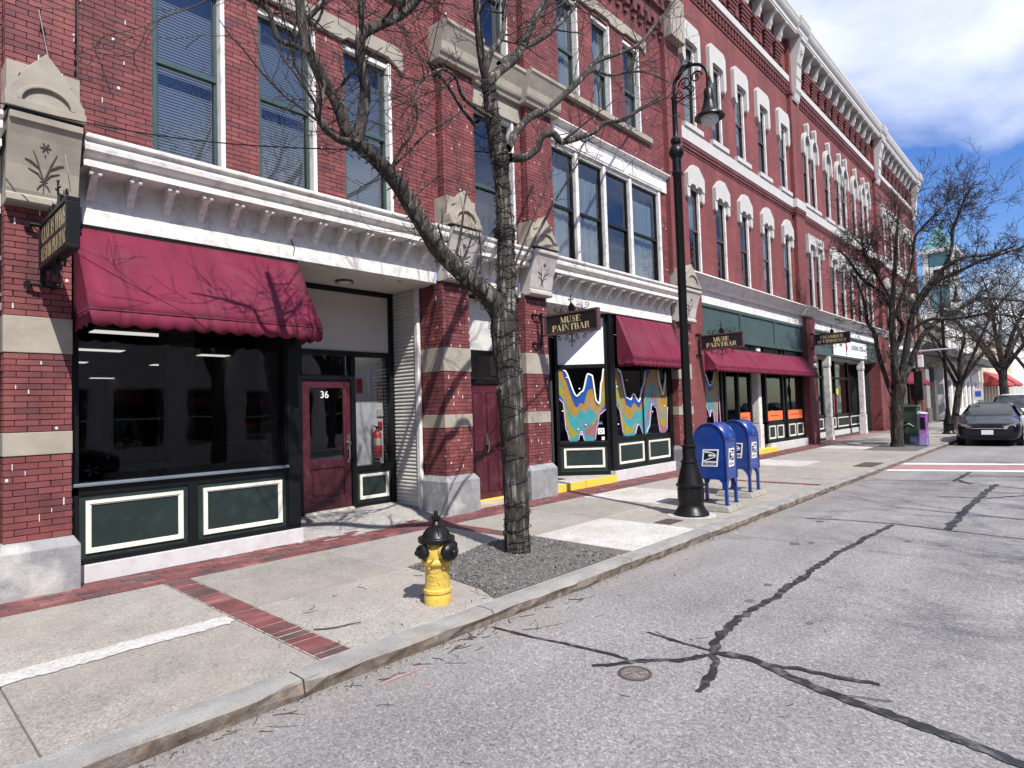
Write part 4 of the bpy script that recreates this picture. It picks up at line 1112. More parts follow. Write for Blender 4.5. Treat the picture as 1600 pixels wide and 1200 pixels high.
MB().add([(11.36, FYM+.06, .93), (13.70, FYM+.06, .93), (13.70, FYM+.06, 3.5), (11.36, FYM+.06, 3.5)], [(0,1,2,3)]).build('shop_window', m_glass_shop, B1, recalc=False)
# back of the recess: door leaf, side and ceiling, room behind
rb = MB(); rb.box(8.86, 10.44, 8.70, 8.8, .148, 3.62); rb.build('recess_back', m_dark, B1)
d = MB(); d.frame(9.1, 10.1, .16, 2.2, .12, 8.64, 8.70); d.box(9.22, 9.98, 8.65, 8.70, .28, .8); d.build('door', m_maroon, B1, bev=.005)
MB().box(8.88, 11.2, 7.62, 8.75, 3.622, 3.66).build('soffit', m_soffit, B1)
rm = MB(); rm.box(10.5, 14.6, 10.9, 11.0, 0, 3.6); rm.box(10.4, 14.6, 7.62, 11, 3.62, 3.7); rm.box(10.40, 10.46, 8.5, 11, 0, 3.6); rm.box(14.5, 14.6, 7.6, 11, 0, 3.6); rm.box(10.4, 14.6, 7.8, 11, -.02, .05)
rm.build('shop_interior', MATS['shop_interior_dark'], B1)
# left neighbour bay sliver beyond the first pier
MB().box(-5, .965, 7.43, 7.5, 0, 3.6).build('shopfront_frame', m_black, B1)
# ================================================================== long brick block with white stone hoods
B2 = thing('brick_building', 'long three-storey red brick block with white stone window hoods and bracketed cornice', 'building', (30.0, 7.5, 0))
WB = 7.50; PF = 7.36
XA0, XP1, XP1b, XP2, XP2b, XE = 14.62, 23.45, 24.35, 35.9, 36.7, 45.9
wa = [15.22, 16.90, 18.60, 20.42, 22.36]; ww = 0.68
wc = [37.5, 39.2, 40.95, 42.7, 44.4]
m_sash = mat('dark_sash', (0.075,0.05,0.055), 0.5)
winB = []      # x0, x1, z0, z1, kind
for x in wa + wc:
    winB.append((x, x + ww, 5.12, 7.50, 'ped')); winB.append((x + .04, x + ww + .04, 9.16, 11.48, 'block'))
for x in (24.98, 25.88, 33.25, 34.15): winB.append((x, x + .60, 9.16, 11.85, 'arch')); 
for x in (27.62, 29.22, 30.15, 31.75): winB.append((x, x + .70, 9.16, 11.85, 'arch'))
for x in (24.98, 25.88, 33.25, 34.15): winB.append((x, x + .60, 5.12, 7.55, 'flat'))
for x in (27.9, 29.25, 30.55, 31.95): winB.append((x, x + .68, 5.12, 7.5, 'ped'))
hl = [(a, b, c, d) for (a, b, c, d, k) in winB]
mb = MB(); holes_boxes(mb, 13.89, XE, 4.96, 15.5, hl, WB, WB + .3)
mb.box(XE - .3, XE, WB + .3, 22, 0, 15.5)
mb.build('wall', m_brick_far, B2)
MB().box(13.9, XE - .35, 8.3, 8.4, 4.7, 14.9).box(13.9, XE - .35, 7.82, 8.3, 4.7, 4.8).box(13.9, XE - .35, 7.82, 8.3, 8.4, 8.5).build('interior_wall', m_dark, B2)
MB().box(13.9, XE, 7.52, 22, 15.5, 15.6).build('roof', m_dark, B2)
for (a, b) in ((13.87, 14.62), (XP1, XP1b), (XP2, XP2b), (XE - .55, XE + .05)):
    MB().box(a, b, PF if a > 14 else 7.29, WB - .002, 4.96 if a > 14 else 4.9, 14.98).build('pilaster', m_brick_far, B2)
    if a > 14: MB().box(a - .05, b + .05, PF - .04, WB, 12.9, 13.0).build('pilaster_band', m_brick_dark, B2)
# hoods: shared meshes per kind, width relative to the opening centre
def hood_mesh(kind, w):
    mb = MB(); h = w / 2
    if kind == 'ped':
        e = h + .15
        mb.prism([(-e,-.10),(-e,.26),(-e+.04,.30),(-.16,.54),(.16,.54),(e-.04,.30),(e,.26),(e,-.10),(h+.03,-.10),(h-.06,.0),(.08,.0),(.06,-.07),(-.06,-.07),(-.08,.0),(-h+.06,.0),(-h-.03,-.10)], 'xz', WB - .11, WB + .06)
        for s in (-1, 1): mb.prism([(s*(h+.02), -.101), (s*(h+.18), -.101), (s*(h+.16), -.36), (s*(h+.06), -.40), (s*(h+.0), -.34)], 'xz', WB - .085, WB + .05)
    elif kind == 'block':
        e = h + .21
        mb.prism([(-e,-.48),(-e,.40),(-e+.13,.54),(e-.13,.54),(e,.40),(e,-.48),(h+.10,-.66),(h+.02,-.60),(h+.02,-.02),(h-.10,.02),(-h+.10,.02),(-h-.02,-.02),(-h-.02,-.60),(-h-.10,-.66)], 'xz', WB - .11, WB + .06)
    elif kind == 'flat':
        e = h + .2
        mb.prism([(-e,-.30),(-e,.42),(e,.42),(e,-.30),(h+.04,-.34),(h-.02,0),(h-.1,.06),(-h+.1,.06),(-h+.02,0),(-h-.04,-.34)], 'xz', WB - .12, WB + .06)
    else:
        n = 14; r1 = h + .13; r2 = h - .02; z0 = -.30
        pts = [(-r1-.03, -.72), (-r1-.03, -.30)] + [(-r1*math.cos(math.pi*i/n), z0 + 1.12*r1*math.sin(math.pi*i/n)) for i in range(n+1)] + [(r1+.03, -.30), (r1+.03, -.72), (r1-.10, -.82), (r2+.0, -.75)]
        pts += [(r2*math.cos(math.pi*i/n), z0 + 1.12*r2*math.sin(math.pi*i/n)) for i in range(n+1)] + [(-r2, -.75), (-r1+.10, -.82)]
        mb.prism(pts, 'xz', WB - .12, WB + .06)
        mb.prism([(-.075, z0+r2*1.12-.02), (.075, z0+r2*1.12-.02), (.10, z0+r1*1.12+.26), (.05, z0+r1*1.12+.34), (-.05, z0+r1*1.12+.34), (-.10, z0+r1*1.12+.26)], 'xz', WB - .17, WB - .02)
    return mb.mesh('hood', m_wstone)
HM = {}
SILL = {}
for (a, b, c, d, k) in winB:
    w = round(b - a, 2); key = (k, w)
    if key not in HM:
        HM[key] = hood_mesh(k, w); s = MB()
        s.box(-w/2 - .2, w/2 + .2, WB - .11, WB + .1, -.135, -.003); s.box(-w/2 - .2, w/2 + .2, WB - .08, WB, -.17, -.135)
        SILL[key] = s.mesh('sill', m_wstone)
    xc = (a + b) / 2
    piece('hood', HM[key], B2, (xc, 0, d)); piece('sill', SILL[key], B2, (xc, 0, c))
    window(B2, a, b, c, d, WB + .055, m_sash, .04, .5, rnd.choice(['c', 'c', None]), bz=rnd.choice([(.5, .97), (.03, .97), (.25, .97)]), casing=m_white, cw=.07, wall=WB, bm=m_blind)
    if k == 'arch':      # spandrel filling of the arched heads
        h = (b - a) / 2; n = 12; r2 = h - .015; z0 = d - .30
        pts = [(a, z0), (a, d), (b, d), (b, z0)] + [(xc + r2*math.cos(math.pi*i/n), z0 + 1.12*r2*math.sin(math.pi*i/n) * .8) for i in range(n+1)]
        MB().prism(pts, 'xz', WB + .02, WB + .08).build('arch_spandrel', m_wstone, B2)
# belt course with moulded brick under it
for (a, b, f) in ((14.63, XP1 - .06, WB - .07), (XP1 - .06, XP1b + .06, PF - .07), (XP1b + .06, XP2 - .06, WB - .07), (XP2 - .06, XP2b + .06, PF - .07), (XP2b + .06, XE - .6, WB - .07)):
    MB().box(a + .003, b - .003, f, WB + .02, 8.66, 8.985).build('belt_course', m_wstone, B2, bev=.008)
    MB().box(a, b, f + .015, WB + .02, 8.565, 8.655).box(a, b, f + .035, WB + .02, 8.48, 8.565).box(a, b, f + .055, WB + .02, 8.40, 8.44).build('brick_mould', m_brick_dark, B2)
# frieze, dentils, corbels, cornice
secs = [(14.62, XP1, .97), (XP1b, XP2, .93), (XP2b, XE - .55, .93)]
cb = MB()
for k in range(7):
    z = 13.62 + k * .105; w = .10 + .052 * k; p = .04 + .028 * k
    cb.box(-w, w, WB - p, WB + .01, z, z + .085)
    if k < 5: cb.box(-w - .06, w + .06, WB - p * .45, WB + .01, z + .02, z + .065)
cb.box(-.085, .085, WB - .16, WB + .01, 14.1, 14.44)
corb_me = cb.mesh('brick_corbel', m_brick_dark)
sb = MB().prism([(WB-.02,15.0),(7.02,15.0),(7.02,14.94),(7.08,14.91),(7.16,14.84),(7.21,14.70),(7.23,14.58),(7.27,14.50),(7.29,14.42),(7.36,14.40),(WB-.02,14.46)], 'yz', -.075, .075)
sb.box(-.095, .095, 7.04, 7.18, 14.95, 15.0)
sbr_me = sb.mesh('cornice_bracket', m_wstone)
for (a, b, pitch) in secs:
    dn = MB(); x = a + .08
    while x < b - .1:
        dn.box(x, x + .11, WB - .075, WB + .01, 12.98, 13.20); x += .225
    dn.box(a, b, WB - .095, WB + .01, 13.20, 13.30); dn.box(a, b, WB - .03, WB + .01, 12.88, 12.94)
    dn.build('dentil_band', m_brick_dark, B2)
    MB().box(a + .002, b - .002, WB - .13, WB + .01, 13.33, 13.565).build('string_course', m_wstone, B2, bev=.01)
    n = max(1, int((b - a - .5) / pitch)); x0 = (a + b) / 2 - (n - 1) * pitch / 2
    for i in range(n):
        piece('cornice_bracket', sbr_me, B2, (x0 + i * pitch, 0, 0)); piece('brick_corbel', corb_me, B2, (x0 + i * pitch, 0, 0))
    for i in range(n + 1): MB().box(x0 + (i-.5)*pitch - .13, x0 + (i-.5)*pitch + .13, WB - .06, WB + .01, 13.80, 14.75).build('frieze_panel', m_brick_dark, B2)
bg = MB().prism([(WB-.02,15.0),(6.92,15.0),(6.92,14.86),(6.98,14.84),(7.0,14.62),(7.08,14.34),(7.14,14.10),(7.10,14.04),(7.14,13.98),(7.17,13.62),(7.14,13.55),(7.18,13.48),(7.20,13.16),(7.17,13.08),(7.23,12.98),(7.27,12.78),(7.31,12.70),(7.36,12.76),(WB-.02,12.78)], 'yz', -.25, .25)
bg.prism([(.09*math.cos(R(90+36*i))*(1 if i % 2 == 0 else .42), 14.50 + .09*math.sin(R(90+36*i))*(1 if i % 2 == 0 else .42)) for i in range(10)], 'xz', 7.0, 7.06)
big_me = bg.mesh('corner_bracket', m_wstone)
for xc in (14.25, (XP1 + XP1b) / 2, (XP2 + XP2b) / 2, XE - .25): piece('corner_bracket', big_me, B2, (xc, 0, 0))
def crn(f): return [(WB,15.0),(f+.16,15.0),(f+.15,15.05),(f+.13,15.07),(f+.13,15.20),(f+.10,15.23),(f+.05,15.31),(f+.015,15.40),(f+.015,15.47),(f,15.48),(f,15.60),(WB+.2,15.70)]
for (a, b, f) in ((13.88, 14.6, 6.82), (14.6, XP1 - .05, 6.88), (XP1 - .05, XP1b + .05, 6.80), (XP1b + .05, XP2 - .05, 6.88), (XP2 - .05, XP2b + .05, 6.80), (XP2b + .05, XE - .55, 6.88), (XE - .55, XE + .45, 6.80)):
    MB().prism(crn(f), 'yz', a + .002, b - .002).build('roof_cornice', m_wstone, B2, auto=30)

# ---- ground floor
SC = [(7.51,5.02),(7.14,5.02),(7.13,4.99),(7.16,4.97),(7.20,4.955),(7.23,4.92),(7.26,4.86),(7.31,4.82),(7.33,4.79),(7.33,4.74),(7.38,4.72),(7.51,4.70)]
for (a, b, s) in ((14.63, XP1 - .03, 0), (XP1 - .03, XP1b + .03, -.1), (XP1b + .03, XP2 - .03, 0), (XP2 - .03, XP2b + .03, -.1), (XP2b + .03, XE - .02, 0)):
    MB().prism([(y + s, z) for y, z in SC], 'yz', a + .001, b - .001).build('storefront_cornice', m_white, B2, auto=30)
GP = [(14.62, 15.45), (23.9, 24.85), (34.7, 36.9), (45.2, 45.9)]
for (a, b) in GP:
    MB().box(a, b, PF - .02, 8.0, -.05, 4.70).build('pier', m_brick_far, B2)
for (a, b) in ((15.45, 23.9), (24.85, 34.7), (36.9, 45.2)):
    MB().box(a + .002, b - .002, WB - .03, WB + .2, 4.36, 4.70).build('fascia', m_white, B2)
    mb = MB(); mb.box(a + .002, b - .002, WB + .01, WB + .2, 3.38, 4.36)
    mb.box(a + .002, b - .002, WB - .03, WB + .01, 4.27, 4.358); mb.box(a + .002, b - .002, WB - .03, WB + .01, 3.38, 3.50)
    n = 3
    for i in range(n + 1):
        x = a + .05 + (b - a - .1) * i / n; mb.box(x - .05, x + .05, WB - .028, WB + .01, 3.50, 4.27)
    mb.build('signboard', m_gsign, B2, bev=.005)
    MB().box(a, b, WB + .2, 9.8, 3.36, 3.42).build('soffit', m_soffit, B2)
# section one: paint bar front
f = MB(); GY = 7.60
for x in (15.47, 17.0, 17.25, 18.15, 19.1): f.box(x, x + .10, GY, GY + .12, .2, 3.36)
f.box(15.47, 19.2, GY, GY + .12, .80, .88); f.box(15.47, 19.2, GY, GY + .12, .2, .27); f.box(17.3, 19.2, GY, GY + .12, 2.6, 2.68)
for x in (20.2, 21.75, 22.05, 23.75): f.box(x, x + .12, GY - .05, GY + .1, .26, 3.36)
f.box(20.2, 23.87, GY - .05, GY + .1, .88, .95); f.box(20.2, 23.87, GY - .05, GY + .1, .26, .33)
f.box(15.47, 23.87, GY, GY + .12, 3.1, 3.36)
f.build('shopfront_frame', m_black, B2, bev=.004)
MB().box(15.46, 17.3, 7.50, 7.9, -.05, .2).build('marble_plinth', m_marble, B2, bev=.006)
MB().box(20.25, 23.88, 7.47, 7.9, -.05, .255).build('marble_plinth', m_marble, B2, bev=.006)
MB().box(17.35, 20.6, 7.38, 7.6, -.05, .14).build('step_edge', m_yellow, B2, bev=.005)
MB().box(17.3, 20.3, 7.6, 9.6, -.05, .13).build('entrance_floor', MATS['joint_dirt'], B2)
for (a, b) in ((15.57, 17.0), (20.32, 21.0), (21.05, 21.75), (22.17, 22.93), (22.98, 23.75)): panel(B2, a, b, .27 if a < 17 else .335, .80 if a < 17 else .875, GY + .01 if a < 17 else GY - .03)
for (a, b, y, z0) in ((15.57, 17.0, GY+.06, .88), (17.35, 18.15, GY+.06, .3), (18.25, 19.1, GY+.06, .3), (20.32, 21.75, GY, .95), (22.17, 23.75, GY, .95)):
    MB().add([(a, y, z0), (b, y, z0), (b, y, 3.1), (a, y, 3.1)], [(0,1,2,3)]).build('shop_window', m_glass_shop, B2, recalc=False)
m_orange = mat('orange_vinyl', (0.80,0.17,0.06), 0.5, vary=0.04)
for (a, b, y) in ((18.26, 19.1, GY+.055), (20.33, 21.74, GY-.006), (22.18, 23.74, GY-.006)):
    o = MB().box(a, b, y - .004, y, .99, 1.30).build('orange_strip', m_orange, B2)
    MB().box(a + (b-a)*.2, a + (b-a)*.75, y - .006, y - .0045, 1.13, 1.17).build('strip_lettering', mat('dark_orange_print', (0.35,0.06,0.03), 0.5), o)
def fluted(xc, y, w, z1):
    c = MB(); c.box(xc-w/2-.035, xc+w/2+.035, y-.035, y+w+.035, .0, .16); c.box(xc-w/2-.03, xc+w/2+.03, y-.03, y+w+.03, .16, .82); c.box(xc-w/2-.03, xc+w/2+.03, y-.03, y+w+.03, .82, .90)
    c.box(xc-w/2, xc+w/2, y, y+w, .90, z1-.34); c.box(xc-w/2-.03, xc+w/2+.03, y-.03, y+w+.03, z1-.40, z1-.36); c.box(xc-w/2-.03, xc+w/2+.03, y-.03, y+w+.03, z1-.34, z1)
    for i in range(5):
        u = -w/2 + w*(i+.5)/5
        c.box(xc+u-.018, xc+u+.018, y-.012, y, .95, z1-.45); c.box(xc-w/2-.012, xc-w/2, y+w/2+u-.018, y+w/2+u+.018, .95, z1-.45)
    c.frame(xc-w/2+.02, xc+w/2-.02, .26, .76, .025, y-.042, y-.03)
    return c.build('column', m_white, B2, bev=.004)
fluted(19.72, 7.56, .22, 3.34); fluted(26.85, 7.46, .20, 3.36); fluted(32.0, 7.46, .20, 3.36)
# section two: open porch, set back front
PY = 8.2
f = MB()
for x in (24.9, 26.6, 28.4, 30.2, 32.3, 34.3): f.box(x, x + .14, PY, PY + .14, .25, 3.36)
f.box(24.9, 34.6, PY, PY + .14, .88, .98); f.box(24.9, 34.6, PY, PY + .14, .25, .32); f.box(24.9, 34.6, PY, PY + .14, 2.55, 2.63)
f.build('shopfront_frame', m_black, B2)
MB().box(24.9, 34.68, PY - .06, PY + .2, -.05, .25).build('marble_plinth', m_marble, B2)
for (a, b) in ((25.06, 26.58), (26.76, 28.38), (28.56, 30.18), (30.36, 32.28), (32.46, 34.28)):
    MB().add([(a, PY+.06, .98), (b, PY+.06, .98), (b, PY+.06, 3.36), (a, PY+.06, 3.36)], [(0,1,2,3)]).build('shop_window', m_glass_shop, B2, recalc=False)
    panel(B2, a, b, .325, .875, PY + .02)
MB().box(24.86, 34.7, 7.34, 9.2, -.05, .012).build('porch_floor', MATS['paving_brick_far'], B2)
# section three and the rooms behind
f = MB()
for x in (36.95, 38.9, 40.9, 43.0, 45.05): f.box(x, x + .12, 7.62, 7.75, .2, 3.36)
f.box(36.95, 45.2, 7.62, 7.75, .8, .9); f.box(36.95, 45.2, 7.62, 7.75, .2, .28)
f.build('shopfront_frame', m_black, B2)
for (a, b) in ((37.07, 38.9), (39.02, 40.9), (41.02, 43.0), (43.12, 45.05)):
    panel(B2, a, b, .28, .8, 7.64)
    MB().add([(a, 7.68, .9), (b, 7.68, .9), (b, 7.68, 3.3), (a, 7.68, 3.3)], [(0,1,2,3)]).build('shop_window', m_glass_shop, B2, recalc=False)
MB().box(36.9, 45.2, 7.5, 7.9, -.05, .2).build('marble_plinth', m_marble, B2)
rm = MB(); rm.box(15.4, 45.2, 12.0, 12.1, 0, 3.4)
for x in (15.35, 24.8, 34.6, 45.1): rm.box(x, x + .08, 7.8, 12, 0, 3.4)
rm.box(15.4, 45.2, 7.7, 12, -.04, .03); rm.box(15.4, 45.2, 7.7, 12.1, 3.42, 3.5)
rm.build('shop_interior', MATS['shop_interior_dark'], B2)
q = at_y(1315, 612, PY + .05)
for (px, py, w, h, c, lb) in ((1306, 631, .62, .9, (0.20,0.06,0.06), 'dark red poster with yellow top in the porch shop window'), (1307, 612, .6, .28, (0.55,0.50,0.10), 'yellow-green strip notice above the red poster')):
    q = at_y(px, py, PY + .04)
    t = thing('poster', lb, 'poster', (q.x, PY + .04, q.z - h/2))
    MB().box(q.x-w/2, q.x+w/2, PY+.045, PY+.055, q.z-h/2, q.z+h/2).build('sheet', mat('poster_%d' % py, c, 0.5, vary=0.2, vscale=8), t)
# ================================================================== awnings
def awning(x0, x1, ytop, yfront, ztop, zfront, val, label, m, name='awning', scal=0.19):
    t = thing(name, label, 'awning', ((x0+x1)/2, ytop, zfront), 'burgundy canvas awnings' if m is m_awn else 'red awnings far down the street')
    # canopy sheet with a little sag between ribs
    mb = MB(); nx = max(8, int((x1-x0)/.16)); ny = 8; vs = []
    for j in range(ny + 1):
        s = j / ny
        for i in range(nx + 1):
            u = i / nx; x = x0 + (x1 - x0) * u
            rib = abs(math.sin(u * math.pi * max(2, round((x1-x0)/1.1))))
            sag = .016 * rib * math.sin(s * math.pi) + .006 * mnoise.noise(Vector((x*2.3, s*3, .4)))
            vs.append((x, ytop + (yfront - ytop) * s, ztop + (zfront - ztop) * s - sag))
    fs = [(j*(nx+1)+i, j*(nx+1)+i+1, (j+1)*(nx+1)+i+1, (j+1)*(nx+1)+i) for j in range(ny) for i in range(nx)]
    mb.add(vs, fs); o = mb.build('canopy', m, t, smooth=True, recalc=False)
    so = o.modifiers.new('solid', 'SOLIDIFY'); so.thickness = .005
    # scalloped valance along the front and the sides
    vb = MB()
    def val_strip(pa, pb):
        pa = Vector(pa); pb = Vector(pb); L_ = (pb - pa).length; n = max(1, round(L_ / scal)); k = 8; vs = []; nrm = Vector((pb-pa).normalized()).cross(Vector((0,0,1)))
        for i in range(n * k + 1):
            p = pa.lerp(pb, i / (n * k)); d_ = val - .035 * val/.18 * (1 - abs(math.sin(math.pi * i / k)))
            wv = nrm * (.008 * math.sin(i * .9) + .012 * mnoise.noise(Vector((p.x*3, p.y*3, 1))))
            vs += [p, p + wv * .5 + Vector((0, 0, -d_ * .5)), p + wv + Vector((0, 0, -d_))]
        vb.add(vs, [(3*i+q, 3*i+3+q, 3*i+4+q, 3*i+1+q) for i in range(n*k) for q in (0, 1)])
    val_strip((x0, yfront, zfront), (x1, yfront, zfront)); val_strip((x0, ytop, zfront), (x0, yfront, zfront)); val_strip((x1, yfront, zfront), (x1, ytop, zfront))
    vo = vb.build('valance', m, t, smooth=True, recalc=False); so = vo.modifiers.new('solid', 'SOLIDIFY'); so.thickness = .004
    # side cheeks
    for x in (x0, x1):
        MB().prism([(ytop, ztop - .01), (yfront + .004, zfront - .002), (ytop, zfront - .002)], 'yz', x - .003, x + .003).build('cheek', m, t)
    f = MB(); f.tube([(x0, yfront + .012, zfront), (x1, yfront + .012, zfront)], .012, 8)
    for x in (x0 + .02, x1 - .02): f.tube([(x, ytop, zfront), (x, yfront, zfront)], .011, 8); f.tube([(x, ytop, ztop-.03), (x, yfront, zfront-.015)], .011, 8)
    f.build('frame', m_alu, t, smooth=True)
    MB().box(x0, x1, ytop - .01, ytop + .03, ztop - .015, ztop + .03).build('mounting_rail', m_black, t)
    MB().tube([(x0 - .004, ytop, zfront - .012), (x0 - .004, yfront - .006, zfront - .012), (x1 + .004, yfront - .006, zfront - .012), (x1 + .004, ytop, zfront - .012)], .007, 5).build('piping', mat('awning_piping', (0.07,0.008,0.02), .8), t)
    return t
awning(1.535, 3.945, 7.395, 6.80, 3.59, 2.685, .175, 'wide burgundy awning with scalloped edge over the corner shop window left of door 36', m_awn)
awning(11.38, 13.82, 7.40, 6.98, 3.60, 2.60, .15, 'burgundy awning over the paint bar front window beside the lamp post', m_awn)
awning(15.5, 23.86, 7.47, 7.02, 3.18, 2.58, .14, 'long low burgundy awning under the green signboard of the paint bar', m_awn)
awning(37.0, 45.1, 7.47, 6.85, 3.10, 2.45, .14, 'far burgundy awning half hidden behind the second tree', m_awn)

# ================================================================== hanging signs
GL = {'M':(1.02,[([(.12,.02),(.12,.98)],.05),([(.14,1),(.50,.02)],.22),([(.50,.02),(.80,1)],.05),([(.84,0),(.84,1)],.24),([(.02,.02),(.24,.02)],.05),([(.68,.02),(1.0,.02)],.05),([(.0,.98),(.2,.98)],.05)]),
 'U':(.86,[([(.2,1),(.2,.3),(.3,.1),(.5,.03)],.24),([(.5,.03),(.65,.12),(.70,.3),(.70,1)],.06),([(.02,.98),(.38,.98)],.05),([(.58,.98),(.84,.98)],.05)]),
 'S':(.70,[([(.60,.80),(.45,.96),(.25,.93),(.14,.78),(.2,.62)],.09),([(.17,.70),(.33,.52),(.53,.36)],.24),([(.55,.38),(.60,.22),(.46,.05),(.24,.05),(.10,.22)],.09),([(.62,.70),(.62,.98)],.05),([(.08,.02),(.08,.32)],.05)]),
 'E':(.78,[([(.2,0),(.2,1)],.25),([(.03,.02),(.70,.02)],.05),([(.03,.98),(.68,.98)],.05),([(.30,.51),(.52,.51)],.05),([(.68,.02),(.70,.28)],.07),([(.66,.98),(.66,.74)],.07),([(.52,.38),(.52,.64)],.06)]),
 'P':(.80,[([(.2,0),(.2,1)],.25),([(.03,.02),(.40,.02)],.05),([(.03,.98),(.50,.98)],.05),([(.48,.97),(.66,.88),(.68,.62),(.48,.48)],.17),([(.3,.47),(.52,.47)],.05)]),
 'A':(.94,[([(.14,.02),(.46,1)],.055),([(.42,1),(.74,0)],.24),([(.22,.32),(.58,.32)],.05),([(.0,.02),(.28,.02)],.05),([(.52,.02),(.94,.02)],.05)]),
 'I':(.46,[([(.22,0),(.22,1)],.25),([(.03,.02),(.42,.02)],.05),([(.03,.98),(.42,.98)],.05)]),
 'N':(.92,[([(.14,.02),(.14,.98)],.05),([(.15,1),(.74,0)],.23),([(.76,.05),(.76,1)],.05),([(.02,.02),(.27,.02)],.05),([(.63,.98),(.90,.98)],.05)]),
 'T':(.80,[([(.39,0),(.39,1)],.25),([(.05,.98),(.74,.98)],.05),([(.06,.98),(.06,.70)],.06),([(.73,.98),(.73,.70)],.06),([(.2,.02),(.58,.02)],.05)]),
 'B':(.82,[([(.2,0),(.2,1)],.25),([(.03,.02),(.5,.02)],.05),([(.03,.98),(.48,.98)],.05),([(.3,.52),(.5,.52)],.05),([(.46,.97),(.62,.88),(.62,.64),(.48,.53)],.16),([(.48,.52),(.68,.40),(.68,.14),(.48,.03)],.19)]),
 'R':(.88,[([(.2,0),(.2,1)],.25),([(.03,.02),(.40,.02)],.05),([(.03,.98),(.48,.98)],.05),([(.46,.97),(.64,.88),(.64,.64),(.46,.52)],.17),([(.46,.52),(.62,.3),(.68,.05)],.17),([(.66,.03),(.84,.06)],.06)]),
 'C':(.80,[([(.66,.76),(.56,.93),(.42,.98)],.07),([(.42,.97),(.22,.84),(.16,.5),(.22,.16),(.42,.03)],.22),([(.42,.03),(.58,.07),(.68,.25)],.07),([(.68,.70),(.68,.98)],.05)]),
 'H':(.92,[([(.19,0),(.19,1)],.24),([(.72,0),(.72,1)],.24),([(.3,.52),(.62,.52)],.05),([(.03,.02),(.36,.02)],.05),([(.03,.98),(.36,.98)],.05),([(.55,.02),(.88,.02)],.05),([(.55,.98),(.88,.98)],.05)]),
 'O':(.88,[([(.44,.98),(.22,.84),(.16,.5),(.22,.16),(.44,.02)],.22),([(.44,.02),(.66,.16),(.72,.5),(.66,.84),(.44,.98)],.22)]),
 'V':(.9,[([(.16,1),(.46,0)],.23),([(.46,0),(.76,1)],.05),([(.0,.98),(.32,.98)],.05),([(.62,.98),(.9,.98)],.05)]),
 'G':(.86,[([(.66,.76),(.56,.93),(.42,.98)],.07),([(.42,.97),(.22,.84),(.16,.5),(.22,.16),(.42,.03)],.22),([(.42,.03),(.58,.07),(.66,.16)],.07),([(.70,.02),(.70,.42)],.2),([(.54,.44),(.84,.44)],.05)]),
 ' ':(.42,[]),
 'o':(.62,[([(.31,.62),(.15,.5),(.12,.32),(.18,.1),(.31,.02)],.16),([(.31,.02),(.46,.12),(.5,.32),(.46,.52),(.31,.62)],.16)]),
 'f':(.50,[([(.24,0),(.24,.8)],.17),([(.24,.8),(.34,.97),(.5,.9)],.09),([(.08,.60),(.44,.60)],.05)])}
def glyph_run(mb, txt, P, h, width=None):
    """P(u, v, layer) maps metres on the board to space"""
    tot = sum(GL[c][0] for c in txt); k = h if width is None else width / tot
    u = -tot * k / 2; lay_ = 0
    for ch in txt:
        w, strokes = GL[ch]
        for pts, sw in strokes:
            q = [Vector((u + a * k, b * h)) for a, b in pts]; vs = []
            for i, p in enumerate(q):
                t_ = (q[min(i+1, len(q)-1)] - q[max(i-1, 0)]).normalized(); n_ = Vector((-t_.y, t_.x))
                if len(q) == 2 and abs(t_.y) > .5: n_ = Vector((-1 if t_.y > 0 else 1, 0))
                f_ = sw * (k if abs(n_.x) > .5 else h) / 2
                if len(q) > 2: f_ *= .65 + .5 * math.sin(math.pi * i / (len(q) - 1))
                vs += [P(*(p + n_ * f_), lay_), P(*(p - n_ * f_), lay_)]
            mb.add(vs, [(2*i, 2*i+1, 2*i+3, 2*i+2) for i in range(len(q) - 1)])
            lay_ = (lay_ + 1) % 9
        u += w * k
def spiral(mb, c, r, a0, turns, rad, ydir, P):
    n = 20; pts = []
    for i in range(n + 1):
        t_ = i / n; rr_ = r * (1 - .82 * t_); a = a0 + ydir * turns * 6.283 * t_
        pts.append(P(c[0] + rr_ * math.cos(a), c[1] + rr_ * math.sin(a)))
    mb.tube(pts, [rad * (1 - .3 * i / n) for i in range(n + 1)], 5)
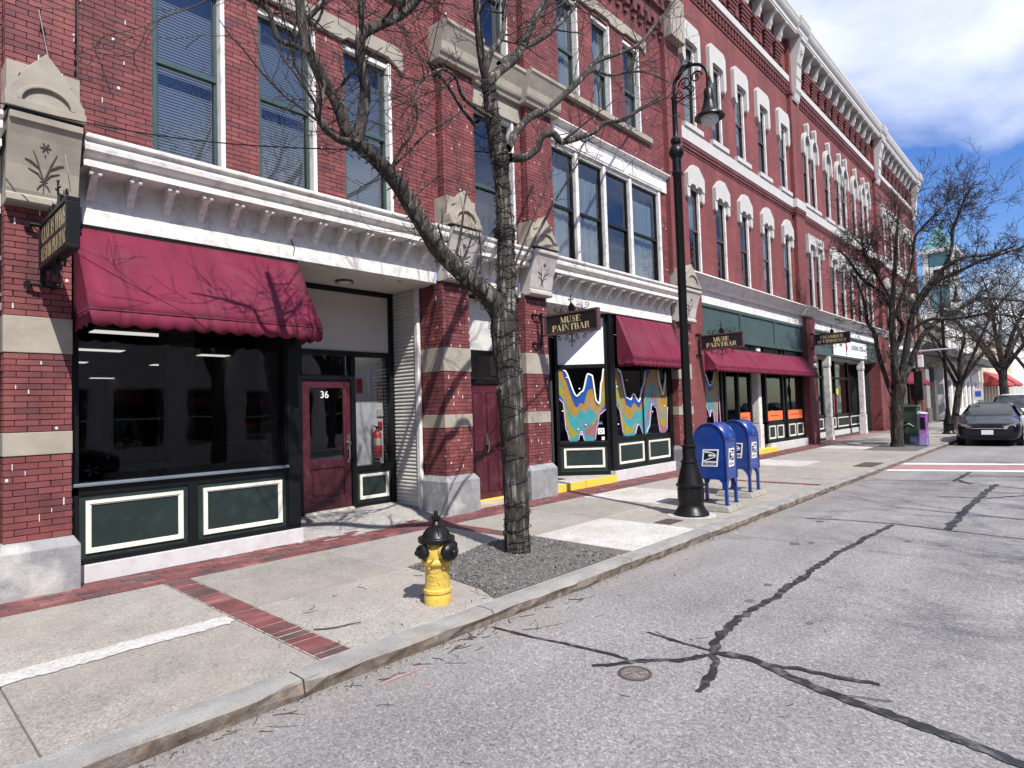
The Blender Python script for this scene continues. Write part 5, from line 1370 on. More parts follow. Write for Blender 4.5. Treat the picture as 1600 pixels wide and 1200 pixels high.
def hanging_sign(X, y0, y1, z0, z1, lines, label, wall_y, thick=.06, fm=None):
    """board hung at right angles to the wall; y1 is the wall end, y0 the street end"""
    t = thing('hanging_sign', label, 'sign', (X, wall_y, z0), 'black hanging signs with gold letters')
    zc = (z0 + z1) / 2; yc = (y0 + y1) / 2
    bo = MB().box(X - thick/2, X + thick/2, y0 + .03, y1 - .03, z0 + .03, z1 - .03).build('board', mat('black_sign_board', (0.012,0.012,0.014), 0.35), t)
    fr_ = MB(); w = .038
    for (a, b, c, d_) in ((y0, y1, z0, z0 + w), (y0, y1, z1 - w, z1), (y0, y0 + w, z0 + w, z1 - w), (y1 - w, y1, z0 + w, z1 - w)): fr_.box(X - thick/2 - .014, X + thick/2 + .014, a, b, c, d_)
    fr_.build('frame', fm or m_brown, t, bev=.006)
    for (txt, v, h, wd) in lines:
        for s in (-1, 1):
            mb = MB()
            P = lambda u, vv, l, s=s, v=v: Vector((X + s * (thick/2 + .0015 + .0004 * l), yc + s * u, zc + v + vv))
            glyph_run(mb, txt, P, h, wd)
            mb.build('lettering', m_gold, bo, recalc=False)
    ir = MB(); Pq = lambda u, v: Vector((X, yc - u, v))
    hw = (y1 - y0) / 2
    for s in (-1, 1):
        spiral(ir, (s * hw * .30, z1 + .055), .055, math.pi/2, 1.3, .008, -s, Pq); spiral(ir, (s * hw * .58, z1 + .085), .05, -math.pi/2, 1.2, .008, s, Pq)
        ir.tube([Pq(s*hw*.12, z1), Pq(s*hw*.2, z1+.09), Pq(s*hw*.30, z1+.11)], .008, 5); ir.tube([Pq(s*hw*.38, z1+.005), Pq(s*hw*.48, z1+.03), Pq(s*hw*.58, z1+.035)], .008, 5)
        ir.tube([Pq(s*hw*.40, z1), Pq(s*hw*.42, z1+.08), Pq(s*hw*.40, z1+.14)], [.009, .007, .003], 5)
        spiral(ir, (s * hw * .22, z0 - .075), .05, math.pi/2, 1.3, .008, s, Pq); spiral(ir, (s * hw * .45, z0 - .07), .045, math.pi/2, 1.2, .008, -s, Pq)
        ir.tube([Pq(0, z0 - .02), Pq(s*hw*.1, z0-.02), Pq(s*hw*.22, z0-.025)], .007, 5); ir.tube([Pq(s*hw*.45, z0-.025), Pq(s*hw*.62, z0-.03), Pq(s*hw*.8, z0)], .007, 5)
        spiral(ir, (s * hw * .07, z0 - .13), .035, -math.pi/2, 1.1, .007, s, Pq)
    ir.tube([Pq(0, z0), Pq(0, z0 - .12), Pq(0, z0 - .22)], [.012, .012, .009], 6); ir.ball(Pq(0, z0 - .225), .014, 6)
    fi = MB()
    fi.add([Pq(-.055, z1), Pq(.055, z1), Pq(.07, z1+.09), Pq(0, z1+.17), Pq(-.07, z1+.09)] + [Pq(-.055, z1)+Vector((.02,0,0)), Pq(.055, z1)+Vector((.02,0,0)), Pq(.07, z1+.09)+Vector((.02,0,0)), Pq(0, z1+.17)+Vector((.02,0,0)), Pq(-.07, z1+.09)+Vector((.02,0,0))],
           [(0,1,2,3,4),(9,8,7,6,5),(0,5,6,1),(1,6,7,2),(2,7,8,3),(3,8,9,4),(4,9,5,0)])
    fi.tube([Pq(0, z1+.15), Pq(0, z1+.27)], .009, 6); fi.tube([Pq(-.04, z1+.215), Pq(.04, z1+.215)], .007, 6)
    for q in ((0, .28), (-.045, .215), (.045, .215)): fi.ball(Pq(q[0], z1 + q[1]), .014, 6)
    fi.build('finial', m_iron, t)
    setp(ir.build('scrollwork', m_iron, t, smooth=True, recalc=False), kind='stuff')
    br = MB(); yb = (y1 + wall_y) / 2 - .02
    br.box(X - .022, X + .022, yb - .012, yb + .012, z0 - .14, z1 + .06)
    for z in (z1 + .03, z0 - .11):
        br.tube([(X - .09, yb + .05, z), (X + .09, yb + .05, z)], .016, 8); br.tube([(X, yb, z), (X, wall_y, z)], .015, 8)
        for s in (-1, 1): br.lathe([(.034, -.015), (.034, .015)], 12, (X + s*.10, wall_y - .035, z), 'y'); br.tube([(X + s*.10, wall_y - .03, z), (X + s * .06, yb + .05, z)], .014, 8)
    for z in (z1 - .02, z0 + .02): br.tube([(X, yb, z), (X, y1, z)], .013, 8)
    br.build('bracket', m_iron, t)
    return t
hanging_sign(1.245, 6.02, 7.10, 3.04, 3.47, [('CANVAS ITEMS', .015, .15, .92), ('CUSTOM PRINTING', -.155, .125, .95)], 'black hanging sign seen almost edge-on on the left brick pier, two lines of gold letters', 7.30, .07, m_iron)
hanging_sign(8.56, 5.90, 7.06, 2.90, 3.28, [('MUSE', .005, .11, .44), ('PAINTBAR', -.13, .11, .82)], 'black hanging sign reading MUSE PAINTBAR on the banded pier behind the tree', 7.30)
hanging_sign(15.1, 6.12, 7.26, 2.98, 3.38, [('MUSE', .005, .11, .42), ('PAINTBAR', -.13, .11, .80)], 'black hanging sign reading MUSE PAINTBAR right of the lamp post above the long awning', 7.34)
hanging_sign(24.4, 6.04, 7.24, 3.64, 4.05, [('CHAMBER', .02, .115, .78), ('of COMMERCE', -.135, .115, .98)], 'black hanging sign reading CHAMBER of COMMERCE above the porch pier', 7.34)
# white flat sign board on the second signboard
t = thing('flat_sign', 'white sign board with black letters and a dark red emblem on the green signboard', 'sign', (30.1, 7.46, 3.46))
bo = MB().box(27.5, 32.72, 7.44, 7.468, 3.46, 4.16).build('board', mat('white_sign_face', (0.84,0.83,0.82), 0.4), t)
m_blk = mat('black_letters', (0.01,0.01,0.01), 0.5)
def flat_text(txt, x, z, size, par, y, m=None):
    return piece('lettering', text_mesh(txt, size, 'lettering', m or m_blk, .0015, off=.004), par, (x, y, z), (R(90), 0, 0))
flat_text('THE', 28.45, 3.93, .30, bo, 7.4375)
flat_text('LENDING DESK', 31.1, 3.88, .30, bo, 7.4375)
em = MB(); n = 14
for (u, v, r1, r2) in ((0, 0, .14, .2), ):
    em.prism([(29.35 + r1*math.cos(6.283*i/n)*(1+.3*math.cos(3*6.283*i/n)), 3.84 + r2*math.sin(6.283*i/n)) for i in range(n)], 'xz', 7.436, 7.4395)
em.prism([(29.32,3.68),(29.38,3.68),(29.42,3.56),(29.50,3.53),(29.22,3.53),(29.30,3.56)], 'xz', 7.4362, 7.4395)
for k in (-1, 0, 1): em.prism([(29.35+k*.09-.02, 4.0), (29.35+k*.09+.03, 4.0), (29.35+k*.13+.03, 4.12), (29.35+k*.13-.03, 4.12)], 'xz', 7.4364, 7.4395)
em.build('emblem', mat('dark_red_emblem', (0.20,0.02,0.05), 0.5), bo)

# ================================================================== window murals (paint waves between a white and a pink line)
def curve_fn(pts):
    pts = sorted(pts)
    def f(u):
        if u <= pts[0][0]: return pts[0][1]
        for (a, va), (b, vb_) in zip(pts, pts[1:]):
            if u <= b:
                t_ = (u - a) / (b - a); t_ = t_ * t_ * (3 - 2 * t_); return va + (vb_ - va) * t_
        return pts[-1][1]
    return f
MC = {'blue':(0.012,0.07,0.30),'ochre':(0.32,0.19,0.035),'teal':(0.045,0.26,0.31),'olive':(0.27,0.24,0.03),'mauve':(0.25,0.12,0.12),'white':(0.85,0.84,0.82),'pink':(0.60,0.36,0.62),'brown':(0.30,0.20,0.10)}
MM = {k: mat('mural_' + k, v, 0.35, vary=0.10, vscale=7) for k, v in MC.items()}
def mural(P, top, bot, label, dots):
    """P(u, v, layer) in 0..1; coloured ribbons from the white upper line down to the pink lower line"""
    o0 = P(.5, 0, 0)
    t = thing('window_mural', label, 'mural', o0, 'paint wave murals on the shop windows')
    ft, fb = curve_fn(top), curve_fn(bot); n = 90
    cols = [('blue', 0, .17), ('ochre', .17, .43), ('brown', .43, .45), ('teal', .45, .66), ('olive', .66, .80), ('mauve', .80, .84), ('teal', .84, .94), ('blue', .94, 1.0)]
    def bounds(u):       # boundaries of the ribbons from top to bottom, kept in order
        T, Bq = ft(u), min(fb(u), ft(u) - .02); q = [T]
        for k, (cn, a, b) in enumerate(cols):
            v = T + (Bq - T) * b + (.09 * math.sin(5.5 * u + 2.1 * (k + 1)) * (T - Bq) if b < 1 else 0)
            q.append(max(Bq, min(q[-1] - .001, v)))
        return [max(0, min(1, v)) for v in q]
    BB = [bounds(i / n) for i in range(n + 1)]
    for k, (cname, a, b) in enumerate(cols):
        vs = []; fs = []
        for i in range(n + 1): vs += [P(i / n, BB[i][k], 0), P(i / n, BB[i][k+1], 0)]
        for i in range(n):
            if (vs[2*i]-vs[2*i+1]).length > 1e-4 or (vs[2*i+2]-vs[2*i+3]).length > 1e-4: fs.append((2*i, 2*i+1, 2*i+3, 2*i+2))
        if fs: MB().add(vs, fs).build('paint_ribbon', MM[cname], t, recalc=False)
    for (f_, nm, w) in ((ft, 'white', .020), (fb, 'pink', .013)):
        runs = []; cur = []
        for i in range(161):
            u = i / 160; v = f_(u)
            if 0.0 < v < 1.0: cur.append((u, v))
            elif cur: runs.append(cur); cur = []
        if cur: runs.append(cur)
        for rn in runs:
            if len(rn) > 2: MB().tube([P(u, v, 3) for u, v in rn], w, 5).build('paint_line', MM[nm], t, smooth=True, recalc=False)
    mb = MB()
    for (u, v) in dots: MB().ball(P(u, v, 4), .018, 6).build('paint_dot', MM['white'], t, smooth=True, recalc=False)
    return t
def PA(u, v, l): return A0 + UA * (.06 + (LA - .12) * u) - NA * (.045 - .002 * l) + Vector((0, 0, .88 + 1.57 * v))
mural(PA, [(0,1.15),(.12,.98),(.38,.62),(.50,.68),(.64,.92),(.72,.90),(.80,.54),(.86,.50),(.92,.80),(1.0,1.05)], [(0,.58),(.07,.54),(.13,.15),(.22,-.08),(.34,-.05),(.45,.13),(.55,-.06),(.72,-.05),(.80,.2),(.86,.36),(1.0,.42)],
      'swirling teal, ochre and blue paint-wave mural on the angled paint bar window', [(.17,.88),(.44,.72),(.06,.42),(.55,.22),(.38,.16),(.45,.09)])
ck = MB()
def PF2(u, v, l): return Vector((11.38 + 2.3 * u, FYM + .055 - .002 * l, .94 + 1.52 * v))
mural(PF2, [(0,1.12),(.10,.95),(.20,.56),(.27,.53),(.33,.62),(.42,.50),(.52,.75),(.60,1.1),(.80,1.15),(.86,.75),(.91,.60),(.96,.8),(1,1.1)], [(0,.50),(.06,.40),(.14,-.05),(.30,-.05),(.40,.16),(.52,-.05),(.60,.1),(.68,.46),(.75,.40),(.84,-.06),(.95,-.05),(1.0,.4)],
      'olive and teal paint-wave mural on the paint bar window under the awning', [(.04,.72),(.68,.34),(.04,.18),(.93,.42),(.22,.82)])
def PF3(u, v, l): return Vector((15.58 + 1.4 * u, GY + .055 - .002 * l, .89 + 1.75 * v))
mural(PF3, [(0,1.05),(.06,.62),(.12,.52),(.26,.85),(.36,.88),(.56,.70),(.66,.72),(.82,.95),(1.0,1.02)], [(0,-.05),(.22,-.03),(.30,.30),(.34,.40),(.42,.30),(.50,.20),(.58,.30),(.64,.28),(.76,-.05),(.82,.1),(.88,.52),(.94,.45),(1.0,-.05)],
      'green and blue paint-wave mural on the window behind the mailboxes', [(.12,.86),(.20,.40),(.34,.20),(.62,.76)])
for (u, v, w, h, nm) in ((.86, .24, .10, .05, 'blue oval sticker'), (.88, .13, .14, .13, 'white square camera sticker'), (.92, .03, .06, .07, 'small white card sticker')):
    p = PA(u, v, 5)
    t = thing('sticker', nm + ' in the lower corner of the angled window', 'sticker', p)
    mb = MB(); vs = [p - UA*w/2 - Vector((0,0,h/2)), p + UA*w/2 - Vector((0,0,h/2)), p + UA*w/2 + Vector((0,0,h/2)), p - UA*w/2 + Vector((0,0,h/2))]
    mb.add([Vector(q) for q in vs] + [Vector(q) - NA*.001 for q in vs], [(0,1,2,3),(7,6,5,4),(0,4,5,1),(1,5,6,2),(2,6,7,3),(3,7,4,0)]).build('backing', MM['teal'] if v > .2 else MM['white'], t)
    if v > .1 and v < .2:
        mb = MB(); n = 16
        mb.tube([p + NA*.002 + UA*(.035*math.cos(6.283*i/n)) + Vector((0,0,.035*math.sin(6.283*i/n))) for i in range(n+1)], .007, 4); mb.build('ring', m_blk, t, recalc=False)
# ================================================================== street lamps
def lamp_post(label, loc):
    t = thing('street_lamp', label, 'street lamp', (0, 0, 0), 'black iron street lamps')
    MB().lathe([(.25,0),(.25,.03),(.235,.05),(.20,.10),(.18,.14),(.175,.16),(.18,.19),(.185,.21),(.18,.40),(.178,.42),(.205,.425),(.205,.45),(.185,.46),(.15,.60),(.115,.74),(.112,.76),(.125,.765),(.125,.785),(.105,.79),(.095,.83),(.095,.985),(.115,.99),(.115,1.01),(.075,1.02),(.07,1.10)], 28).build('base', m_iron, t, auto=35)
    mb = MB()
    for k in range(10):
        a = 6.283 * k / 10; mb.box(-.018, .018, -.005, .01, .20, .40); vs = mb.v[-8:]; del mb.v[-8:]
        mb.v += [((.177+q[1])*math.cos(a) - q[0]*math.sin(a), (.177+q[1])*math.sin(a) + q[0]*math.cos(a), q[2]) for q in vs]
    mb.build('base_fluting', m_iron, t)
    MB().lathe([(.062,1.05),(.062,4.98),(.075,5.0),(.075,5.03),(.066,5.04),(.066,5.24),(.075,5.25),(.105,5.30),(.110,5.36),(.075,5.43),(.05,5.45),(.075,5.48),(.078,5.53),(.05,5.56),(.04,5.60),(.038,6.14),(.045,6.15),(.045,6.17),(.02,6.18)], 20).build('pole', m_iron, t, auto=35)
    MB().tube([(-.22, 0, 4.985), (-.12, 0, 5.02), (0, 0, 5.01), (.12, 0, 5.03), (.22, 0, 5.06)], [.008, .015, .02, .015, .008], 8).build('ladder_rest', m_iron, t, smooth=True)
    # arm reaches over the road (-y)
    arc = []
    for i in range(17):
        a = math.pi * (1.0 - i / 16 * 1.0); arc.append((0, -.27 + .27 * -math.cos(a) * -1, 6.30 + .27 * math.sin(a)))
    arc = [(0, -.27 - .27 * math.cos(math.pi * (1 - i/16) ) * -1 * -1, 6.28 + .27 * math.sin(math.pi * i / 16)) for i in range(17)]
    pts = [(0, 0, 6.15), (0, -.005, 6.22)] + [(0, -.27 + .265 * math.cos(math.pi * i / 16), 6.28 + .265 * math.sin(math.pi * i / 16)) for i in range(1, 17)] + [(0, -.535, 6.18)]
    am = MB().tube(pts, .024, 10)
    Pl = lambda u, v: Vector((0, -u, v))
    spiral(am, (.18, 6.30), .11, math.pi, 1.4, .014, -1, Pl); spiral(am, (.36, 6.34), .09, 0, 1.4, .013, 1, Pl); spiral(am, (.10, 6.18), .07, math.pi/2, 1.3, .012, 1, Pl); spiral(am, (.28, 6.18), .05, math.pi/2, 1.2, .011, -1, Pl)
    am.tube([Pl(0, 6.0), Pl(.05, 6.08), Pl(.14, 6.1), Pl(.24, 6.13)], .012, 6); am.tube([Pl(.06, 6.42), Pl(.16, 6.56), Pl(.24, 6.585)], [.03, .035, .02], 8)
    am.ball((0, -.27, 6.58), .035, 8)
    am.build('arm', m_iron, t, smooth=True, recalc=False)
    MB().lathe([(.03,6.20),(.03,6.12),(.055,6.10),(.06,6.08),(.066,6.07),(.066,5.94),(.076,5.93),(.076,5.90),(.09,5.86),(.108,5.80),(.124,5.76),(.145,5.735),(.17,5.72),(.205,5.70),(.21,5.675),(.195,5.675),(.13,5.71),(.02,5.72)], 28, (0, -.535, 0)).build('lamp_hood', m_iron, t, auto=40)
    MB().lathe([(.125,5.70),(.13,5.67),(.118,5.62),(.085,5.58),(.03,5.565),(.005,5.563)], 24, (0, -.535, 0)).build('globe', mat('lamp_globe', (0.55,0.56,0.56), 0.12, vary=0.05), t, smooth=True)
    t.location = loc
    return t
L1 = lamp_post('tall black lamp post with scrolled arm standing beside the blue mailboxes', (8.32, 4.25, 0.0))
dup(L1, (32.2, 4.35, 0.0), 0, 'farther black lamp post just left of the parked black car')
MB().lathe([(.34, -.01), (.34, .006), (.27, .008)], 28, (8.32, 4.25, 0)).build('lamp_footing', m_concnew, walk, auto=30)

# ================================================================== hydrant
t = thing('fire_hydrant', 'yellow fire hydrant with black bonnet and caps at the kerb', 'fire hydrant', (3.40, 4.08, 0))
hy = (3.40, 4.08, 0)
m_hyd = mat('hydrant_yellow', (0.58,0.41,0.075), 0.42, vary=0.08, vscale=6, stain=(0.22,0.12,0.04), sscale=17, sfac=0.55, bump=0.2, bscale=45)
MB().lathe([(.118,0),(.118,.085),(.112,.10),(.122,.105),(.124,.12),(.122,.135),(.110,.145),(.106,.20),(.106,.345),(.112,.36),(.128,.37),(.135,.385),(.135,.405),(.128,.42),(.118,.43),(.122,.46),(.120,.50),(.112,.56),(.10,.575)], 32, hy).build('barrel', m_hyd, t, auto=40)
nz = MB(); nz.lathe([(.075,-.10),(.075,-.125),(.07,-.15)], 20, (hy[0], hy[1], .50), 'y'); nz.lathe([(.052,-.10),(.052,-.135)], 16, (hy[0], hy[1], .505), 'x'); nz.lathe([(.052,.10),(.052,.135)], 16, (hy[0], hy[1], .505), 'x')
nz.build('nozzle', m_hyd, t, auto=40)
fb = MB()
for k in range(6):
    a = 6.283*k/6 + .3; fb.lathe([(.012,.362),(.012,.372)], 8, (hy[0]+.123*math.cos(a), hy[1]+.123*math.sin(a), 0)); fb.lathe([(.011,.345),(.011,.362)], 8, (hy[0]+.123*math.cos(a), hy[1]+.123*math.sin(a), 0))
    fb.lathe([(.010,.555),(.010,.575)], 8, (hy[0]+.128*math.cos(a), hy[1]+.128*math.sin(a), 0))
fb.build('flange_bolts', m_hyd, t)
def on_barrel(a, z, r=.1075): return Vector((hy[0] + r*math.cos(a), hy[1] + r*math.sin(a), z))
em = MB(); a0 = math.atan2(-hy[1], -hy[0]) - .42
n = 14
em.tube([on_barrel(a0 + .26*math.cos(6.283*i/n), .255 + .028*math.sin(6.283*i/n)) for i in range(n+1)], .004, 5)
em.tube([on_barrel(a0 + .13*math.cos(6.283*i/n), .257 + .014*math.sin(6.283*i/n)) for i in range(n+1)], .0035, 5)
em.tube([on_barrel(a0 - .30, .30), on_barrel(a0 - .1, .31), on_barrel(a0 + .2, .302), on_barrel(a0 + .55, .325)], .004, 5)
em.tube([on_barrel(a0 + .28, .29), on_barrel(a0 + .5, .25), on_barrel(a0 + .42, .215), on_barrel(a0 + .62, .19)], .004, 5)
em.tube([on_barrel(a0 - .3, .20), on_barrel(a0, .19), on_barrel(a0 + .3, .195), on_barrel(a0 + .6, .185)], .004, 5)
em.build('embossed_mark', m_hyd, t, smooth=True, recalc=False)
bn = MB().lathe([(.125,.572),(.158,.578),(.160,.585),(.160,.615),(.155,.622),(.125,.626),(.118,.64),(.105,.665),(.085,.69),(.06,.71),(.045,.716),(.045,.735),(.038,.745),(.03,.765),(.022,.78),(.03,.782),(.042,.785),(.042,.815),(.03,.82),(.02,.825),(.018,.85),(.013,.865),(.004,.868)], 32, hy)
for k in range(12):
    a = 6.283*k/12
    bn.tube([(hy[0]+r_*math.cos(a), hy[1]+r_*math.sin(a), z_) for r_, z_ in ((.117,.642),(.105,.668),(.085,.692),(.06,.711))], .006, 5)
bo_ = bn.build('bonnet', m_iron, t, auto=35); 
cp_ = MB().lathe([(.072,-.145),(.086,-.15),(.088,-.16),(.088,-.185),(.082,-.195),(.055,-.21),(.045,-.215),(.03,-.218),(.03,-.245),(.024,-.25)], 10, (hy[0], hy[1], .50), 'y'); cp_.build('pumper_cap', m_iron, t, auto=30)
for s in (-1, 1):
    c_ = MB().lathe([(.058, s*.13),(.068, s*.135),(.068, s*.17),(.06, s*.185),(.04, s*.195),(.025, s*.20),(.024, s*.225),(.018, s*.23)], 10, (hy[0], hy[1], .505), 'x'); c_.build('nozzle_cap', m_iron, t, auto=30)
for s in (-1, 1):      # cap chains
    a_ = Vector((hy[0] + s*.18, hy[1] - .03, .46)); b_ = Vector((hy[0] + s*.10, hy[1] - .07, .44))
    MB().tube([a_.lerp(b_, i/6) + Vector((0, -.01, -.05*math.sin(math.pi*i/6))) for i in range(7)], .004, 5).build('chain', m_iron, t, recalc=False)
t.scale = (.97, .97, .885)
# ================================================================== mailboxes
m_usps = mat('mailbox_blue', (0.008,0.042,0.23), 0.28, vary=0.12, vscale=4, stain=(0.035,0.075,0.20), sscale=8, sfac=0.4, coat=0.3)
m_decal = mat('decal_white', (0.80,0.81,0.83), 0.45, vary=0.04)
m_dark_blue = mat('decal_dark', (0.006,0.009,0.02), 0.4)
def mailbox(label, loc, rot=0.0):
    """arched ends face -x and +x, letter front faces -y"""
    t = thing('mailbox', label, 'mailbox', (0, 0, 0), 'blue mailboxes on the pavement')
    W, D, zb, zs = .42, .50, .38, .93          # width along x, depth along y, bottom, spring of the arch
    n = 18; r = D / 2
    arch = [(-r, zb), (r, zb)] + [(r*math.cos(math.pi*i/n), zs + r*1.16*math.sin(math.pi*i/n)) for i in range(n+1)]
    MB().prism(arch, 'yz', -W/2, W/2).build('body', m_usps, t, bev=.012)
    ins = .022
    fl = MB()
    for s in (-1, 1):
        outer = [(-r, zb)] + [(-r*math.cos(math.pi*i/n), zs + r*1.16*math.sin(math.pi*i/n)) for i in range(n+1)] + [(r, zb)]
        fl.tube([(s*(W/2 + .004), y, z) for y, z in outer], .011, 6)
    fl.build('rim', m_usps, t, smooth=True, recalc=False)
    dr = MB(); k = 8        # pull-down door in the rounded front
    pts = [(-(r+.006)*math.cos(R(8 + 62*i/k)), zs + (r*1.16+.006)*math.sin(R(8 + 62*i/k))) for i in range(k+1)]
    vs = []
    for y, z in pts: vs += [(-W/2+.03, y, z), (W/2-.03, y, z)]
    dr.add(vs, [(2*i, 2*i+1, 2*i+3, 2*i+2) for i in range(k)]); d_ = dr.build('chute_door', m_usps, t, smooth=True, recalc=False); so = d_.modifiers.new('solid', 'SOLIDIFY'); so.thickness = .008
    MB().tube([(-.12, -r-.004, zs+.04), (-.12, -r-.03, zs+.05), (.12, -r-.03, zs+.05), (.12, -r-.004, zs+.04)], .008, 6).build('pull_handle', m_usps, t)
    for sx in (-1, 1):
        for sy in (-1, 1):
            lg = MB(); x = sx*(W/2 - .022); y = sy*(r - .022)
            lg.box(x-.022, x+.022, y-.022, y+.022, .0, zb + .02)
            lg.prism([(y - sy*.02, zb+.002), (y - sy*.02, zb-.13), (y - sy*.05, zb-.06), (y - sy*.11, zb+.002)], 'yz', x-.006+sx*.014, x+.006+sx*.014)
            lg.prism([(x - sx*.02, zb+.002), (x - sx*.02, zb-.13), (x - sx*.05, zb-.06), (x - sx*.10, zb+.002)], 'xz', y-.006+sy*.014, y+.006+sy*.014)
            lg.box(x-.035, x+.035, y-.035, y+.035, 0, .012)
            lg.build('leg', m_usps, t)
    def decal(P, w, h, tilt):
        """white framed emblem: slanted panel, dark field, eagle head in profile, text line"""
        q = lambda u, v, l: P(u + tilt * v, v, l)
        o = None
        mb = MB(); mb.add([q(-w/2, -h/2, 0), q(w/2, -h/2, 0), q(w/2, h/2, 0), q(-w/2, h/2, 0)], [(0,1,2,3)]); o = mb.build('decal', m_decal, t, recalc=False)
        mb = MB(); a, b = w*.40, h*.42; c = -h*.18
        mb.add([q(-a, c, 1), q(a, c, 1), q(a, b, 1), q(-a, b, 1)], [(0,1,2,3)])
        mb.add([q(-a, -h*.42, 1), q(a, -h*.42, 1), q(a, -h*.27, 1), q(-a, -h*.27, 1)], [(0,1,2,3)]); mb.build('decal_field', m_dark_blue, o, recalc=False)
        mb = MB(); k1 = lambda u, v, l: q(u * w, v * h, l)
        mb.add([k1(-.43,.38,2), k1(-.05,.36,2), k1(.20,.28,2), k1(.36,.17,2), k1(.33,.12,2), k1(.18,.23,2), k1(-.05,.29,2), k1(-.43,.30,2)], [(0,1,6,7),(1,2,5,6),(2,3,4,5)])
        mb.add([k1(-.13,.22,2), k1(.12,.19,2), k1(.36,.15,2), k1(.30,.09,2), k1(.05,.10,2), k1(-.08,.06,2)], [(0,1,4,5),(1,2,3,4)])
        mb.add([k1(.37,.13,3), k1(.33,.06,3), k1(-.40,-.20,3), k1(-.30,-.20,3)][::1], [(0,1,2,3)]) if False else mb.add([k1(.36,.11,3), k1(.30,.04,3), k1(-.36,-.20,3), k1(-.42,-.16,3)], [(0,1,2,3)])
        mb.build('decal_emblem', m_decal, o, recalc=False)
        for (txt, vv) in (('UNITED STATES', -.315), ('POSTAL SERVICE', -.385)):
            me = text_mesh(txt, h * .085, 'decal_text', m_decal, 0.0003)
            e1 = (q(1, 0, 0) - q(0, 0, 0)).normalized(); e2 = Vector((0, 0, 1)); e3 = e1.cross(e2)
            ob = piece('decal_text', me, o); M_ = Matrix((e1, e2, e3)).transposed().to_4x4(); M_.translation = q(0, vv*h, 3); ob.matrix_local = M_
    decal(lambda u, v, l: Vector((-W/2 - .004 - .0012*l, -u - .01, .70 + v)), .25, .26, .12)
    decal(lambda u, v, l: Vector((u, -r - .004 - .0012*l, .70 + v)), .22, .27, .10)
    t.location = loc; t.rotation_euler = (0, 0, rot)
    return t
M1 = mailbox('nearer blue mailbox with eagle emblem, on the left beside the lamp post', (9.08, 4.21, .085), R(3))
dup(M1, (10.62, 4.47, .085), R(1), 'farther blue mailbox with eagle emblem, on the right of the pair')
def pad(x, y, lx, ly, rot, label):
    t = thing('concrete_pad', label, 'concrete pad', (0, 0, 0), 'concrete pads under the mailboxes')
    b = .03
    for s in (-1, 1):
        MB().add([(s*lx/2*q if i in (0,3,4,7) else s*.01, yy, zz_) for i, (q, yy, zz_) in enumerate([(1,-ly/2,0),(0,-ly/2,0),(0,ly/2,0),(1,ly/2,0),(.93,-ly/2+b,.082),(0,-ly/2+b,.082),(0,ly/2-b,.082),(.93,ly/2-b,.082)])],
                 [(0,3,2,1),(4,5,6,7),(0,1,5,4),(1,2,6,5),(2,3,7,6),(3,0,4,7)]).build('block', m_conc, t, bev=.008)
    t.location = (x, y, 0.0025); t.rotation_euler = (0, 0, rot)
pad(9.10, 4.21, .72, .64, R(3), 'concrete pad under the nearer mailbox')
pad(10.64, 4.47, .72, .64, R(1), 'concrete pad under the farther mailbox')

# ================================================================== utility cabinet, bin
t = thing('utility_cabinet', 'dark green metal utility cabinet with graffiti behind the second tree', 'cabinet', (24.9, 4.55, 0))
m_cab = mat('cabinet_green', (0.030,0.060,0.045), 0.4, vary=0.15, vscale=3, stain=(0.07,0.09,0.07), sscale=5, sfac=0.5)
MB().box(24.55, 25.25, 4.18, 4.98, .04, 1.28).build('body', m_cab, t, bev=.02)
MB().add([(24.5,4.14,1.28),(25.3,4.14,1.28),(25.3,5.02,1.28),(24.5,5.02,1.28),(24.52,4.16,1.34),(25.28,4.16,1.34),(25.28,5.0,1.36),(24.52,5.0,1.36)], [(0,3,2,1),(4,5,6,7),(0,1,5,4),(1,2,6,5),(2,3,7,6),(3,0,4,7)]).build('lid', m_cab, t, bev=.01)
MB().box(24.545, 24.55, 4.56, 4.58, .1, 1.2).box(24.53, 24.55, 4.50, 4.54, .6, .8).build('door_seam', m_black, t)
MB().box(24.542, 24.548, 4.22, 4.42, .08, .30).box(24.58, 24.8, 4.172, 4.178, .08, .30).build('blue_patch', mat('faded_blue_patch', (0.16,0.20,0.38), 0.6), t)
gf = MB(); gf.tube([(24.54, 4.9, .72), (24.54, 4.82, .95), (24.54, 4.74, .75), (24.54, 4.66, .88), (24.54, 4.60, .66), (24.54, 4.42, .72), (24.54, 4.28, .62)], .012, 4); gf.build('graffiti', mat('graffiti_white', (0.55,0.56,0.52), 0.6), t, recalc=False)
MB().box(24.4, 25.4, 4.05, 5.1, -.01, .04).build('plinth', m_concnew, t)
t = thing('publication_box', 'narrow purple and lilac publication box beside the green cabinet', 'newspaper box', (24.2, 3.95, 0))
m_pur = bpy.data.materials.new('purple_lilac_fade'); nt, N, L_, bs = nodes_of(m_pur)
sx = N.new('ShaderNodeSeparateXYZ'); L_.new(_tex(nt), sx.inputs[0]); L_.new(_ramp(nt, _math(nt, 'ADD', sx.outputs[2], _math(nt, 'MULTIPLY', _noise(nt, _tex(nt), 6), .3)), [(.2, (0.32,0.28,0.58)), (.75, (0.42,0.14,0.46)), (1.0, (0.36,0.10,0.40))]), bs.inputs['Base Color']); bs.inputs['Roughness'].default_value = .4
MB().box(24.04, 24.34, 3.84, 4.06, .02, 1.06).build('body', m_pur, t, bev=.012)
